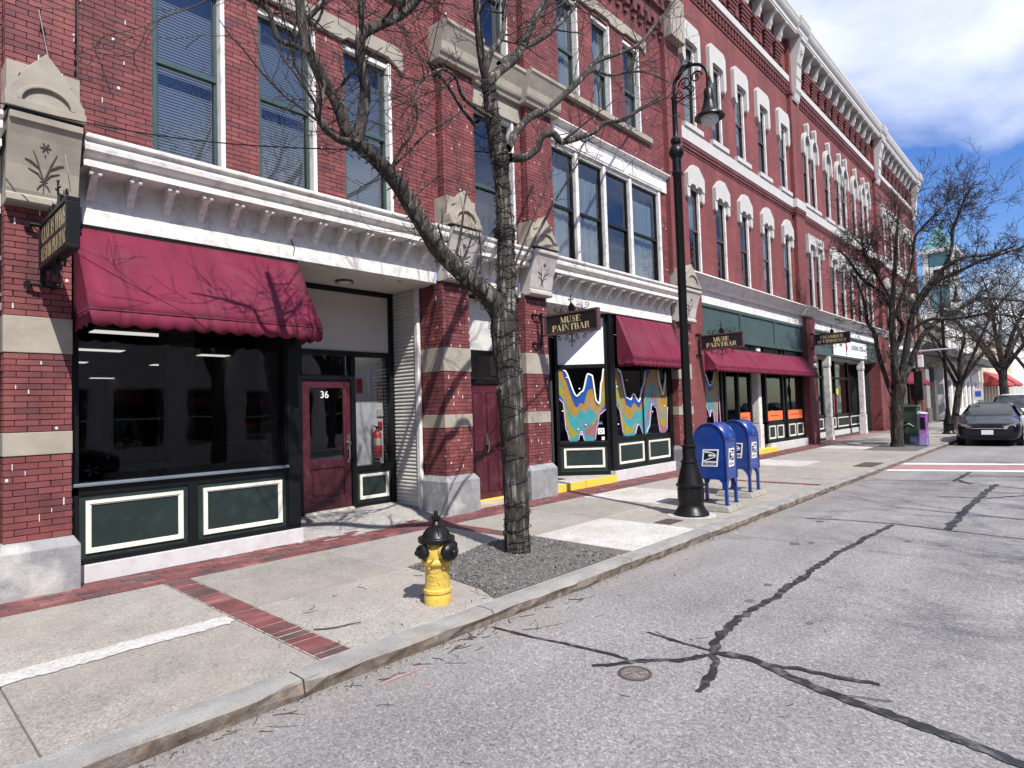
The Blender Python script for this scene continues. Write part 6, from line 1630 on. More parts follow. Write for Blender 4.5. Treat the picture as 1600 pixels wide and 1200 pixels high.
MB().add([(24.02,3.82,1.06),(24.36,3.82,1.06),(24.36,4.08,1.06),(24.02,4.08,1.06),(24.05,3.84,1.10),(24.33,3.84,1.10),(24.33,4.08,1.14),(24.05,4.08,1.14)], [(0,3,2,1),(4,5,6,7),(0,1,5,4),(1,2,6,5),(2,3,7,6),(3,0,4,7)]).build('lid', mat('pale_lid', (0.6,0.58,0.6), 0.4), t)
MB().box(24.03, 24.04, 3.88, 4.02, .55, .95).build('window', m_black, t)

# ================================================================== cars
def car(name, label, loc, heading, paint, suv=False, group='parked cars'):
    """front faces -x before rotation; z = 0 is the road"""
    t = thing(name, label, 'car', (0, 0, 0), group)
    k = 1.18 if suv else 1.0
    # stations along the length: x, half width low, half width shoulder, z bottom, z shoulder, roof half width, z roof
    S = [(0.00,.70,.72,.24,.66,.56,.70),(0.05,.80,.81,.20,.70,.64,.76),(0.30,.87,.88,.19,.79,.70,.855),(0.62,.89,.89,.18,.87,.73,.94),(0.95,.895,.895,.18,.92,.73,1.0),
         (1.15,.895,.895,.18,.94,.71,1.04),(1.95,.895,.895,.18,.96,.58,1.44),(2.70,.895,.895,.18,.96,.58,1.46),(3.40,.89,.89,.18,.97,.56,1.42),(4.15,.87,.87,.19,.99,.58,1.06),(4.50,.80,.82,.24,.97,.58,1.02),(4.60,.70,.72,.34,.90,.5,.95)]
    if suv: S = [(x_, a, b, zb+.05, zs*1.13, r*1.02, zr*1.20 if x_ > 1.6 else zs*1.13+(zr-zs)) for (x_, a, b, zb, zs, r, zr) in S]; S[-3] = (4.25,.88,.88,.24,1.08,.62,1.62); S[-2] = (4.5,.84,.84,.28,1.06,.6,1.30); 
    vs = []; m = 14
    for (x_, a, b, zb, zs, r, zr) in S:
        half = [(0, zb), (a*.86, zb), (a, zb+.10), (b*1.0, (zb+zs)/2), (b*.985, zs-.04), (b*.93, zs), (r, zr-.03), (r*.8, zr)]
        ring = half + [(0, zr + .012)] + [(-y, z) for y, z in reversed(half[1:])]
        vs += [(x_, y, z) for y, z in ring]
    nr = len(vs) // len(S)
    fs = []; glass_f = []
    for i in range(len(S) - 1):
        for j in range(nr):
            j2 = (j + 1) % nr; f_ = (i*nr+j, i*nr+j2, (i+1)*nr+j2, (i+1)*nr+j); fs.append(f_)
    fs.append(tuple(range(nr))); fs.append(tuple((len(S)-1)*nr + j for j in range(nr)))
    me = MB().add(vs, fs); b_ = me.build('body', paint, t, smooth=True); ss = b_.modifiers.new('sub', 'SUBSURF'); ss.levels = 2; ss.render_levels = 2
    zsh, zro = S[5][6], S[6][6]
    m_cg = MATS.get('car_glass') or glass('car_glass', (0.30, 0.33, 0.35), 1.6, 0.003)
    def quad(name_, pts, mm, th=.012):
        mb = MB(); p = [Vector(q) for q in pts]; nn = (p[1]-p[0]).cross(p[2]-p[0]).normalized()*th
        n_ = len(p); mb.add(p + [q + nn for q in p], [tuple(range(n_-1,-1,-1)), tuple(range(n_, 2*n_))] + [(i, (i+1)%n_, n_+(i+1)%n_, n_+i) for i in range(n_)])
        return mb.build(name_, mm, t)
    m_cdk = mat('car_window_dark', (0.012,0.014,0.017), 0.06, vary=0.1, spec=0.8)
    z0, z1 = zsh + .03, zro - .06; r0, r1 = .66, .545
    ws = MB(); n = 8; v2 = []
    for i in range(n + 1):
        u = -1 + 2*i/n; bow = -.10*(1-u*u)
        v2 += [(1.10 + bow - .01, u*r0, z0 - .035), (1.48 + bow - .035, u*(r0+r1)/2, (z0+z1)/2 + .03), (1.89 + bow*.6 - .03, u*r1, z1 + .03)]
    ws.add(v2, [(3*i+q, 3*i+3+q, 3*i+4+q, 3*i+1+q) for i in range(n) for q in (0, 1)]); ws.build('windscreen', m_cdk, t, smooth=True, recalc=False)
    for s in (-1, 1):
        zq = S[6][4]
        quad('side_window', [(1.36, s*.862, zq+.03), (3.95, s*.862, zq+.05), (3.45, s*.615, S[8][6]-.05), (2.02, s*.64, S[6][6]-.05)], m_cdk, .004)
        for xw in (.80, 3.62):
            rw_ = .325 * (1.1 if suv else 1)
            w = MB().lathe([(rw_*.62, -.105), (rw_*.96, -.105), (rw_, -.08), (rw_, .08), (rw_*.96, .105), (rw_*.62, .105)], 26, (xw, s*.80, rw_), 'y').build('wheel', mat('tyre_rubber', (0.018,0.018,0.019), 0.85), t, auto=40)
            rm_ = MB().lathe([(rw_*.64, -.08), (rw_*.64, .08), (rw_*.5, .09), (.05, .085)] if s > 0 else [(rw_*.64, .08), (rw_*.64, -.08), (rw_*.5, -.09), (.05, -.085)], 20, (xw, s*.80, rw_), 'y')
            for q in range(5):
                a = 6.283*q/5; rm_.tube([(xw+.04*math.cos(a), s*.905, rw_+.04*math.sin(a)), (xw+rw_*.62*math.cos(a), s*.90, rw_+rw_*.62*math.sin(a))], .025, 5)
            rm_.build('rim', m_alu, w)
            MB().lathe([(rw_*1.14, -.02), (rw_*1.14, .012), (rw_*1.02, .012)], 24, (xw, s*.885, rw_ + .01), 'y').build('wheel_arch', m_black, t)
        zh = .66 * (1.16 if suv else 1)
        hp = [(-.012, s*.44, zh-.05), (.055, s*.72, zh-.05), (.42, s*.885, zh+.06), (.40, s*.84, zh+.15), (.06, s*.70, zh+.085), (-.005, s*.48, zh+.03)]
        quad('headlight', hp if s > 0 else hp[::-1], mat('headlight_lens', (0.50,0.50,0.48), 0.1, metal=0.5, vary=0.25, vscale=14), -.03)
        zm = S[6][4] + .05
        MB().ball((1.48, s*1.00, zm + .06), .1, 8, (.55, 1.15, .72)).tube([(1.45, s*.86, zm), (1.47, s*.96, zm + .03)], .025, 6).build('mirror', paint, t, smooth=True)
        quad('fog_lamp', [(.075, s*.50, .36), (.16, s*.74, .36), (.16, s*.74, .44), (.07, s*.50, .44)], m_black, .03)
    zg = .52 * (1.2 if suv else 1)
    quad('grille', [(-.012, -.38, zg), (-.012, .38, zg), (-.004, .43, zg+.16), (-.004, -.43, zg+.16)], m_black, .02)
    quad('grille_bar', [(-.02, -.44, zg+.07), (-.02, .44, zg+.07), (-.02, .44, zg+.095), (-.02, -.44, zg+.095)], m_chrome, .03)
    quad('grille_trim', [(.0, -.47, zg+.145), (.0, .47, zg+.145), (.02, .47, zg+.17), (.02, -.47, zg+.17)], m_chrome, .03)
    quad('lower_intake', [(-.006, -.56, .26), (-.006, .56, .26), (-.012, .52, .36), (-.012, -.52, .36)], m_black, .03)
    quad('number_plate', [(-.045, -.16, .40), (-.045, .16, .40), (-.035, .16, .55), (-.035, -.16, .55)], mat('plate_white', (0.78,0.80,0.82), 0.4), .012)
    t.location = loc; t.rotation_euler = (0, 0, heading)
    return t
m_carblk = mat('black_car_paint', (0.004,0.004,0.008), 0.2, vary=0.1, coat=0.4, spec=0.3)
m_carwht = mat('white_car_paint', (0.78,0.78,0.78), 0.25, vary=0.03, coat=0.6)
m_cargry = mat('blue_grey_car_paint', (0.10,0.13,0.18), 0.22, vary=0.05, coat=0.8)
car('parked_car', 'black sedan parked at the kerb facing the camera, nearest of the row', (26.0, 2.45, ROADZ), R(1), m_carblk)
car('parked_car', 'white sport utility car parked right behind the black sedan', (31.6, 2.15, ROADZ), 0, m_carwht, True)
car('parked_car', 'blue-grey car parked beyond the white one', (38.2, 2.05, ROADZ), 0, m_cargry, True)

cb_ = car('parked_car', 'dark sedan parked across the road, seen mirrored in the corner shop window', (5.6, -6.9, ROADZ), R(180), m_carblk)
car('parked_car', 'dark blue car parked across the road at the left, seen only mirrored', (-2.0, -6.9, ROADZ), R(180), m_cargry, True)
t = thing('gauge_pair', 'two small pale round meters on the pier left of the porch', 'meters', (24.9, 7.3, 2.9))
for z in (2.9, 3.2): MB().lathe([(.09, 0), (.09, -.05), (.075, -.07), (.02, -.075)], 18, (24.55, 7.33, z), 'y').build('meter', mat('meter_glass', (0.5,0.5,0.48), .2), t, auto=40)
# ================================================================== street signs, fence bits near the far corner
def post_sign(name, label, x, y, h, plate, cat='sign'):
    t = thing(name, label, cat, (x, y, 0))
    MB().tube([(x, y, 0), (x, y, h)], .03, 8).build('post', m_alu, t)
    plate(t)
def dia(t):
    s = .40; z = 2.95; x, y = 38.9, 4.2
    MB().prism([(y-s*1.25, z), (y, z-s), (y+s*1.25, z), (y, z+s)], 'yz', x - .035, x - .031).build('plate', mat('sign_back_aluminium', (0.36,0.35,0.34), 0.5, metal=0.4), t)
post_sign('road_sign', 'grey back of a diamond road sign beyond the far lamp post', 38.9, 4.2, 3.35, dia)
def prk(t):
    MB().box(41.97, 41.975, 4.05, 4.45, 1.35, 2.0).build('plate', mat('plate_white', (0,0,0)), t)
    MB().box(41.965, 41.97, 4.12, 4.38, 1.55, 1.85).build('symbol', mat('sign_blue', (0.05,0.12,0.45), .5), t)
post_sign('parking_sign', 'small white sign with blue symbol on a post near the far tree', 42.0, 4.25, 2.1, prk)
t = thing('utility_pole', 'thin pole with banner arm behind the green cabinet', 'pole', (27.6, 4.6, 0))
MB().tube([(27.6, 4.6, 0), (27.6, 4.6, 4.9)], .055, 10).build('pole', mat('pole_brown_grey', (0.20,0.15,0.13), 0.7), t)
MB().box(27.5, 27.7, 4.45, 4.72, 1.5, 2.6).build('meter_box', m_iron, t, bev=.02)
MB().tube([(27.6, 4.6, 3.35), (27.9, 3.4, 3.38)], .035, 8).build('arm', m_alu, t)
MB().box(27.52, 27.68, 4.4, 4.56, 2.75, 3.2).build('notice', mat('plate_white', (0,0,0)), t)
# cable from the building to the big tree
p0 = at_y(-60, 146, 6.9); p1 = at_y(548, 234, 4.78)
t = MB(); n = 16
t.tube([p0.lerp(p1, i/n) + Vector((0, 0, -.35*math.sin(math.pi*i/n)*.35)) for i in range(n+1)], .006, 5)
setp(t.build('cable', m_iron, None, smooth=True, recalc=False), 'thin dark cable strung from the left to the tree limb', 'cable')
p0 = Vector((1.22, 7.24, 5.62)); p1 = at_y(107, 272, 7.05)
t = MB().tube([p0, p0.lerp(p1, .5) + Vector((.01, 0, 0)), p1], .0035, 4)
setp(t.build('cable', mat('pale_wire', (0.35,0.33,0.30), .6), None, recalc=False), 'thin pale wire hanging from the wall hook over the left corbel', 'cable')
# ================================================================== trees (bare, early spring)
def bark_mat(name, c0, c1, moss=None, sc_=1.0):
    m = bpy.data.materials.new(name); nt, N, L, bs = nodes_of(m)
    g = N.new('ShaderNodeNewGeometry'); v = g.outputs['Position']
    mp = N.new('ShaderNodeMapping'); mp.inputs['Scale'].default_value = (sc_, sc_, .13 * sc_); L.new(v, mp.inputs[0])
    n1 = _noise(nt, mp.outputs[0], 26, 8, .72)
    rid = _math(nt, 'ABSOLUTE', _math(nt, 'SUBTRACT', _noise(nt, mp.outputs[0], 15, 4, .6), .5))        # long furrows between ridges
    h = _math(nt, 'ADD', _math(nt, 'MULTIPLY', n1, .62), _math(nt, 'MULTIPLY', rid, 2.6))
    c = _ramp(nt, h, [(.35, shade(c0, .5)), (.55, c0), (.85, c1)])
    c = _mix(nt, 1.0, c, _ramp(nt, _noise(nt, v, 2.5, 5), [(.3, (.72,)*3), (.7, (1.25,)*3)]), 'MULTIPLY')
    if moss:
        c = _mix(nt, _ramp(nt, _noise(nt, v, 3.2, 6), [(.58, (0,)*3), (.70, (.4,)*3)]), c, moss)
    L.new(c, bs.inputs['Base Color']); bs.inputs['Roughness'].default_value = .95; bs.inputs['Specular IOR Level'].default_value = .15
    _bump(nt, bs, h, 1.0, .025)
    return m
m_barkA = bark_mat('bark_grey_rough', (0.080,0.071,0.064), (0.31,0.285,0.255), (0.10,0.095,0.06))
m_barkB = bark_mat('bark_brown_grey', (0.060,0.052,0.046), (0.20,0.178,0.155), (0.09,0.084,0.055))
m_twig = mat('twig_bark', (0.042,0.034,0.030), .9, vary=.3, vscale=5)

def smooth_path(pts, sub=4):
    P = [Vector(p[:3]) for p in pts]; Rd = [p[3] for p in pts]; out = []; ro = []
    for i in range(len(P) - 1):
        p0, p1, p2, p3 = P[max(i-1, 0)], P[i], P[i+1], P[min(i+2, len(P)-1)]
        for k in range(sub):
            t = k / sub; t2 = t*t; t3 = t2*t
            out.append(.5*((2*p1) + (-p0+p2)*t + (2*p0-5*p1+4*p2-p3)*t2 + (-p0+3*p1-3*p2+p3)*t3)); ro.append(Rd[i] + (Rd[i+1]-Rd[i])*t)
    out.append(P[-1]); ro.append(Rd[-1])
    return out, ro
class Tree:
    def __init__(s, seed): s.r = random.Random(seed); s.limb = MB(); s.twig = MB(); s.n = 0
    def branch(s, pts, rad, n=10, bark=.06):
        mb = s.limb if rad[0] > .016 else s.twig
        mb.tube(pts, rad, n, True, bark if rad[0] > .03 else 0, s.r)
    def shoot(s, p, d, ln, r, depth, up=.12, wig=.28, kids=(3, 5), spread=(.5, 1.0), shrink=.62, tiny=.0022):
        r_ = s.r; k = max(4, min(9, int(ln / .09))); pts = [p.copy()]; d = d.normalized(); rad = [r]
        for i in range(k):
            d = (d + Vector((r_.gauss(0, wig), r_.gauss(0, wig), r_.gauss(0, wig) + up)) * .5).normalized()
            pts.append(pts[-1] + d * ln / k); rad.append(max(tiny, r * (1 - .68 * (i + 1) / k)))
        s.branch(pts, rad, 7 if r > .03 else (5 if r > .008 else 3)); s.n += 1
        if depth <= 0: return
        for q in range(r_.randint(*kids)):
            i = r_.randint(max(1, k // 4), k); t = (pts[i] - pts[i-1]).normalized()
            ax = t.cross(Vector((r_.uniform(-1,1), r_.uniform(-1,1), r_.uniform(-1,1))))
            if ax.length < 1e-3: continue
            nd = Matrix.Rotation(r_.uniform(*spread), 3, ax.normalized()) @ t
            s.shoot(pts[i], nd, ln * r_.uniform(.75, 1.15) * shrink, max(tiny, rad[i] * .66), depth - 1, up, wig, kids, spread, shrink, tiny)
    def along(s, pts, rad, count, ln, depth, lo=.1, hi=1.0, kmax=.45, **kw):
        r_ = s.r; n = len(pts)
        for q in range(count):
            i = min(n - 2, max(1, int(n * r_.uniform(lo, hi)))); t = (pts[i+1] - pts[i-1]).normalized()
            ax = t.cross(Vector((r_.uniform(-1,1), r_.uniform(-1,1), r_.uniform(-1,1))))
            if ax.length < 1e-3: continue
            nd = Matrix.Rotation(r_.uniform(.6, 1.25), 3, ax.normalized()) @ t
            s.shoot(pts[i], nd, ln * r_.uniform(.6, 1.25), max(.003, min(rad[i] * kmax, ln * .016)), depth, **kw)

def px_path(seq, Y0):
    """traced limb: (px, py, width px, y offset) -> points with radii, each at its own depth"""
    out = []
    for (x, y, w, dy) in seq:
        p = at_y(x, y, Y0 + dy); dep = (p - CAM).dot(_d)
        out.append((p.x, p.y, p.z, w / 2 * dep / FPX))
    return out
def px_path_d(seq, dep0):
    """limbs of a farther tree: spread across the view round the trunk's own distance"""
    out = []
    for (x, y, w, dd) in seq:
        dep = dep0 + dd * 1.6; p = CAM + ray(x, y) * dep
        out.append((p.x, p.y, p.z, w / 2 * dep / FPX))
    return out
# ---- the big near tree in the gravel pit
TA = Tree(11); YA = 4.74
rootA = at_z(809, 866)
t = thing('bare_tree', 'big bare forked tree standing in the gravel pit, trunk wound with wire', 'tree', (rootA.x, rootA.y, 0))
trunk = px_path([(809,872,56,0),(809,858,46,0),(808,830,43,0),(807,780,43,0),(803,700,43,0),(798,620,43,0),(793,560,44,0),(787,510,47,0),(789,480,40,0),(790,450,33,0),(790,410,31,0),(790,378,29,0),(789,364,34,0),(788,350,29,0),(786,310,26,0),(783,270,25,-.02),(780,246,33,-.03),(776,225,29,-.04),(770,190,26,-.06),(765,150,25,-.08),(762,125,25,-.1)], YA)
tp, tr = smooth_path(trunk, 5); tr = [q * .88 for q in tr]
mb = MB()
def gnarl(mb, pts, rad, n, amp, r_):
    vs = []; a = None; k = len(pts)
    for i in range(k):
        tt = (pts[min(i+1, k-1)] - pts[max(i-1, 0)]).normalized()
        if a is None: a = tt.cross(Vector((1, 0, 0))).normalized()
        a = (a - tt * a.dot(tt)).normalized(); b = tt.cross(a)
        for j in range(n):
            an = 6.2832 * j / n; dr = a * math.cos(an) + b * math.sin(an)
            q = pts[i] * 7
            e = 1 + amp * (mnoise.noise(Vector((dr.x*2.3 + q.x*.3, dr.y*2.3 + q.y*.3, q.z*.35))) * 1.2 + .55 * mnoise.noise(Vector((dr.x*7, dr.y*7, q.z*1.1))))
            vs.append(pts[i] + dr * rad[i] * e)
    mb.add(vs, [(i*n+j, i*n+(j+1)%n, (i+1)*n+(j+1)%n, (i+1)*n+j) for i in range(k-1) for j in range(n)] + [tuple(range((k-1)*n, k*n))])
gnarl(mb, tp, tr, 30, .13, TA.r)
trk = mb.build('trunk', m_barkA, t, smooth=True)
LIMBS = [
 [(787,500,38,0),(772,474,37,.02),(745,447,33,.04),(720,424,31,.06),(690,395,29,.08),(660,350,28,.1),(632,305,27,.12),(608,272,26,.12),(582,245,25,.12),(555,222,25,.12),(541,202,21,.14),(526,162,19,.16),(511,135,18,.18),(493,100,18,.2),(478,66,16,.22),(472,30,17,.25),(467,-10,16,.28),(460,-70,14,.3),(450,-140,10,.3)],
 [(556,224,22,.1),(561,205,19,.08),(567,176,18,.05),(571,142,17,.0),(566,108,16,-.04),(562,74,17,-.08),(569,52,18,-.1),(600,36,17,-.15),(628,22,15,-.2),(655,-4,13,-.25),(690,-60,10,-.3),(715,-130,6,-.3)],
 [(566,60,10,-.08),(564,20,9,-.1),(561,-15,8,-.15),(556,-70,6,-.2)],
 [(552,222,15,.12),(530,218,12,.1),(507,200,11,.08),(495,172,10,.06),(502,150,9,.05),(508,125,6,.02)],
 [(484,84,11,.2),(462,72,10,.22),(442,66,9,.25),(430,53,8,.28),(425,32,8,.3),(416,12,9,.33),(394,0,9,.36),(350,-20,7,.4),(290,-60,4,.4)],
 [(478,30,9,.26),(492,18,8,.24),(503,2,7,.2),(520,-30,5,.2)],
 [(797,246,15,-.02),(820,246,13,-.08),(839,232,12,-.12),(847,213,11,-.16),(865,209,11,-.2),(877,221,11,-.24),(905,215,9,-.3),(930,205,8,-.36),(945,192,7,-.4),(975,187,6,-.45),(1002,168,4.5,-.5),(1030,150,3,-.5)],
 [(793,232,15,0),(810,202,13,.06),(830,182,12,.12),(860,167,10,.2),(885,145,10,.3),(912,120,9,.4),(930,97,8,.5),(970,82,6.5,.6),(1000,67,5.5,.7),(1025,37,4.5,.8),(1050,6,3.5,.9),(1075,-30,2.5,.9)],
 [(762,130,17,-.1),(754,100,14,-.12),(748,52,13,-.16),(744,0,12,-.2),(738,-60,9,-.25),(735,-140,6,-.25)],
 [(763,128,19,-.1),(779,112,17,-.06),(806,90,14,0),(820,63,12,.06),(836,28,11,.12),(853,-4,9,.18),(880,-50,7,.2),(905,-110,4,.2)],
 [(758,108,12,-.1),(768,80,10,-.05),(785,55,9,.0),(788,20,8,.05),(792,-20,6,.1)],
 [(780,100,10,-.04),(812,78,9,.1),(850,58,8,.22),(880,30,7,.34),(905,2,5.5,.45),(930,-40,3.5,.5)],
 [(912,120,6,.4),(928,110,5,.45),(955,118,4.5,.5),(985,112,4,.55),(1012,114,3,.6),(1045,128,2.5,.6)],
 [(745,200,6,-.1),(722,170,6,-.16),(700,135,5.5,-.2),(680,110,5,-.25),(668,98,4,-.3)],
 [(770,185,8,-.08),(745,170,7,-.2),(722,150,6,-.3),(712,122,5,-.35),(690,108,4,-.4),(655,130,4,-.45),(648,170,3,-.5)],
]
for L_ in LIMBS:
    p, r_ = smooth_path(px_path(L_, YA), 4)
    r_ = [q * .93 for q in r_]
    if r_[0] > .03:
        mb = MB(); gnarl(mb, p, r_, 14, .15, TA.r); mb.build('limb', m_barkA, t, smooth=True)
    else: TA.branch(p, r_, 7)
    big = r_[0] > .05
    TA.along(p, r_, 12 if big else 7, .46 if big else .36, 2, .25, 1.0, kids=(1, 3), up=.10, wig=.36, tiny=.0032)
    TA.along(p, r_, 6, .90, 2, .45, 1.0, kids=(2, 4), up=.12, wig=.30, tiny=.0036)
# water shoots rising from the fork and knots
for (seq) in ([(700,400,5,.06),(690,372,4,.04),(684,350,2.5,.02)], [(709,412,6,.05),(716,385,5,.04),(722,350,4,.03),(726,315,3,.0),(733,285,2,-.02)], [(716,417,4,.05),(728,395,3,.04),(738,370,2,.0)],
              [(796,440,6,0),(812,415,5,-.06),(832,380,5,-.12),(850,345,5,-.2),(866,315,4,-.28),(885,285,3.5,-.34),(903,255,2.5,-.4)], [(800,425,4,0),(830,350,3,-.1),(850,300,3,-.18),(865,262,2,-.22)], [(745,445,4,.03),(752,410,3,.0),(748,360,2,-.04)],
              [(660,345,4,.1),(640,320,3,.15),(655,300,3,.2),(690,270,2,.25)], [(610,268,5,.1),(622,240,5,.05),(640,215,5,.0),(652,185,4,-.05),(648,150,3,-.1)], [(612,262,4,.1),(640,235,4,.16),(670,205,3.5,.2),(705,185,3,.25),(728,165,2,.3)]):
    p, r_ = smooth_path(px_path(seq, YA), 4); TA.branch(p, r_, 5); TA.along(p, r_, 7, .30, 1, .3, 1.0, kids=(1, 3), up=.1)
setp(TA.limb.build('small_limbs', m_barkA, t, smooth=True, recalc=False), kind='stuff')
setp(TA.twig.build('twigs', m_twig, t, smooth=True, recalc=False), kind='stuff')
# knots and burr clusters on the trunk
kb = MB()
for (i_, s_) in ((10, .05), (26, .045), (62, .06), (63, .05), (80, .05), (38, .04)):
    i_ = min(i_, len(tp) - 1); a = TA.r.uniform(0, 6.28); c = tp[i_] + Vector((math.cos(a), math.sin(a), 0)) * tr[i_] * .92
    kb.ball(c, s_, 6, (1, 1, .8))
for k in range(70):
    i_ = TA.r.randrange(8, len(tp) - 4); a = TA.r.uniform(0, 6.28); d_ = Vector((math.cos(a), math.sin(a), TA.r.uniform(-.3, .6)))
    c = tp[i_] + Vector((math.cos(a), math.sin(a), 0)) * tr[i_] * .95
    kb.tube([c, c + d_ * TA.r.uniform(.015, .04)], [.007, .002], 4)
setp(kb.build('burrs', m_barkA, t, recalc=False), kind='stuff')
# wire of string lights wound round trunk and limb
t2 = thing('string_lights', 'dark wire of string lights wound round the near tree trunk', 'string lights', (rootA.x, rootA.y, 0))
wr = MB(); bl = MB(); rr = random.Random(5)
def wind(pts, rad, turns, ph, m_):
    n = turns * 14; out = []
    for k in range(n + 1):
        f_ = k / n * (len(pts) - 1); i = min(len(pts) - 2, int(f_)); u = f_ - i
        c = pts[i].lerp(pts[i+1], u); tt = (pts[i+1] - pts[i]).normalized(); a = tt.cross(Vector((0, 1, .2))).normalized(); b = tt.cross(a)
        R_ = (rad[i] + (rad[i+1] - rad[i]) * u) * 1.07 + .006 + rr.uniform(-.002, .012); an = ph + m_ * 6.283 * k / 14
        out.append(c + (a * math.cos(an) + b * math.sin(an)) * R_ + tt * rr.uniform(-.012, .012))
        if k % 5 == 2: bl.tube([out[-1], out[-1] + (a*math.cos(an) + b*math.sin(an)) * .02 + Vector((0, 0, rr.uniform(-.012, .012)))], [.005, .003], 5)
    wr.tube(out, .0046, 4)
nt_ = int(len(tp) * .5)
wind(tp[6:], tr[6:], 44, 0, 1); wind(tp[4:], tr[4:], 20, 2.2, -1)
lp, lr = smooth_path(px_path(LIMBS[0][1:11], YA), 4); wind(lp, lr, 24, 1, 1)
wr.build('wire', m_iron, t2, smooth=True, recalc=False); setp(bl.build('bulbs', mat('bulb_dark_clear', (0.06,0.062,0.06), .3), t2, recalc=False), kind='stuff')

# ---- second tree, traced limbs plus grown twigs
def traced_tree(label, root, Y0, trunkseq, limbs, seed, bark, n1, ln, depth, group=None, n2=10):
    T = Tree(seed); t = thing('bare_tree', label, 'tree', (root[0], root[1], 0), 'bare street trees')
    dep0 = (Vector((root[0], root[1], 1.0)) - CAM).dot(_d)
    p, r_ = smooth_path(px_path_d(trunkseq, dep0), 4); mb = MB(); gnarl(mb, p, r_, 16, .12, T.r); mb.build('trunk', bark, t, smooth=True)
    for L_ in limbs:
        p, r_ = smooth_path(px_path_d(L_, dep0), 4); r_ = [q * .85 for q in r_]
        mb = MB(); gnarl(mb, p, r_, 9, .10, T.r); mb.build('limb', bark, t, smooth=True)
        T.along(p, r_, n1, ln, depth, .2, 1.0, kids=(2, 4), up=.08, wig=.30, tiny=.0055)
        T.along(p, r_, n2, ln * 1.9, depth, .35, 1.0, kids=(3, 5), up=.06, wig=.24, tiny=.0055)
    setp(T.limb.build('small_limbs', bark, t, smooth=True, recalc=False), kind='stuff')
    setp(T.twig.build('twigs', m_twig, t, smooth=True, recalc=False), kind='stuff')
    return t
rb = at_z(1402, 699)
TBL = [
 [(1405,625,10,0),(1394,616,8,.05),(1384,590,8,.1),(1377,568,7.5,.15),(1371,545,7,.2),(1366,520,7,.25),(1356,505,6,.3),(1352,480,5,.35),(1345,455,4,.4),(1335,430,3,.4)],
 [(1405,605,13,0),(1399,583,12,-.05),(1396,540,11,-.1),(1393,495,10,-.15),(1397,443,8,-.2),(1399,400,6,-.25),(1402,360,4,-.3),(1405,325,2.5,-.3)],
 [(1406,605,14,0),(1414,560,12,-.1),(1421,515,11,-.2),(1430,480,10,-.3),(1449,448,9,-.4),(1477,417,8,-.5),(1510,401,7,-.6),(1545,398,5,-.7),(1585,385,3.5,-.8)],
 [(1428,488,8,-.3),(1446,460,7,-.3),(1463,441,7,-.4),(1498,424,6,-.5),(1533,408,5,-.6),(1580,392,4,-.7),(1640,372,2.5,-.7)],
 [(1477,417,6,-.5),(1486,392,5.5,-.5),(1490,355,5,-.5),(1500,330,4,-.5),(1511,300,2.5,-.5)],
 [(1408,600,13,0),(1425,562,11,.1),(1438,530,9,.2),(1460,505,8,.3),(1498,483,7,.4),(1533,466,6,.5),(1600,471,4,.6),(1660,480,3,.6)],
 [(1400,545,8,-.1),(1410,510,8,.1),(1393,483,7,.2),(1377,457,6,.35),(1347,436,5.5,.5),(1326,406,4.5,.6),(1310,390,3,.7)],
 [(1396,500,6,-.1),(1412,455,6,-.25),(1425,410,5,-.4),(1430,370,4.5,-.5),(1452,345,4,-.6),(1470,325,3,-.7)],
 [(1420,520,7,-.2),(1450,500,6,-.4),(1500,497,5,-.7),(1550,490,4.5,-1),(1610,500,3.5,-1.2)],
 [(1393,470,5,-.1),(1370,430,4.5,.1),(1352,400,4,.2),(1345,370,3,.3)],
]
traced_tree('bare spreading tree in front of the porch and green cabinet', (rb.x, rb.y), rb.y, [(1402,703,24,0),(1402,690,18,0),(1402,660,17,0),(1403,625,17,0),(1406,600,18,0)], TBL, 23, m_barkB, 22, .58, 3, n2=7)
# ---- farther trees, freely grown
def grown_tree(label, x, y, h, seed, spread=1.0, depth=4, bark=None, lean=(0, 0), limbs=6, r0=.17, fork=.32):
    T = Tree(seed); r_ = T.r; bark = bark or m_barkB
    t = thing('bare_tree', label, 'tree', (x, y, 0), 'bare street trees')
    zf = h * fork
    p, rad = smooth_path([(x, y, -.02, r0*1.35), (x, y, .25, r0), (x + lean[0]*.3, y + lean[1]*.3, zf*.6, r0*.92), (x + lean[0]*.6, y + lean[1]*.6, zf, r0*.9)], 4)
    mb = MB(); gnarl(mb, p, rad, 12, .1, r_); mb.build('trunk', bark, t, smooth=True)
    for k in range(limbs):
        a = 6.283 * k / limbs + r_.uniform(-.4, .4); out = spread * h * r_.uniform(.22, .5); up = h * r_.uniform(.35, .68)
        c = p[-1 - r_.randrange(3)]
        e = Vector((c.x + out * math.cos(a), c.y + out * math.sin(a), c.z + up)); m1 = c.lerp(e, .35) + Vector((0, 0, up * .10)); m2 = c.lerp(e, .7) + Vector((r_.uniform(-.2, .2), r_.uniform(-.2, .2), up * .06))
        lp_, lr_ = smooth_path([(*c, r0*.55), (*m1, r0*.42), (*m2, r0*.26), (*e, r0*.09)], 4)
        mb = MB(); gnarl(mb, lp_, lr_, 8, .1, r_); mb.build('limb', bark, t, smooth=True)
        T.along(lp_, lr_, 9, h * .13, depth, .2, 1.0, kids=(2, 4), up=.08, wig=.28, tiny=.006)
        T.along(lp_, lr_, 5, h * .22, depth, .3, 1.0, kids=(3, 4), up=.06, wig=.22, tiny=.006)
    setp(T.limb.build('small_limbs', bark, t, smooth=True, recalc=False), kind='stuff')
    setp(T.twig.build('twigs', m_twig, t, smooth=True, recalc=False), kind='stuff')
    return t
grown_tree('bare tree with leaning trunk between the far lamp post and the black car', 35.8, 4.6, 7.2, 41, 1.0, 3, lean=(.3, -.5), limbs=6, r0=.16)
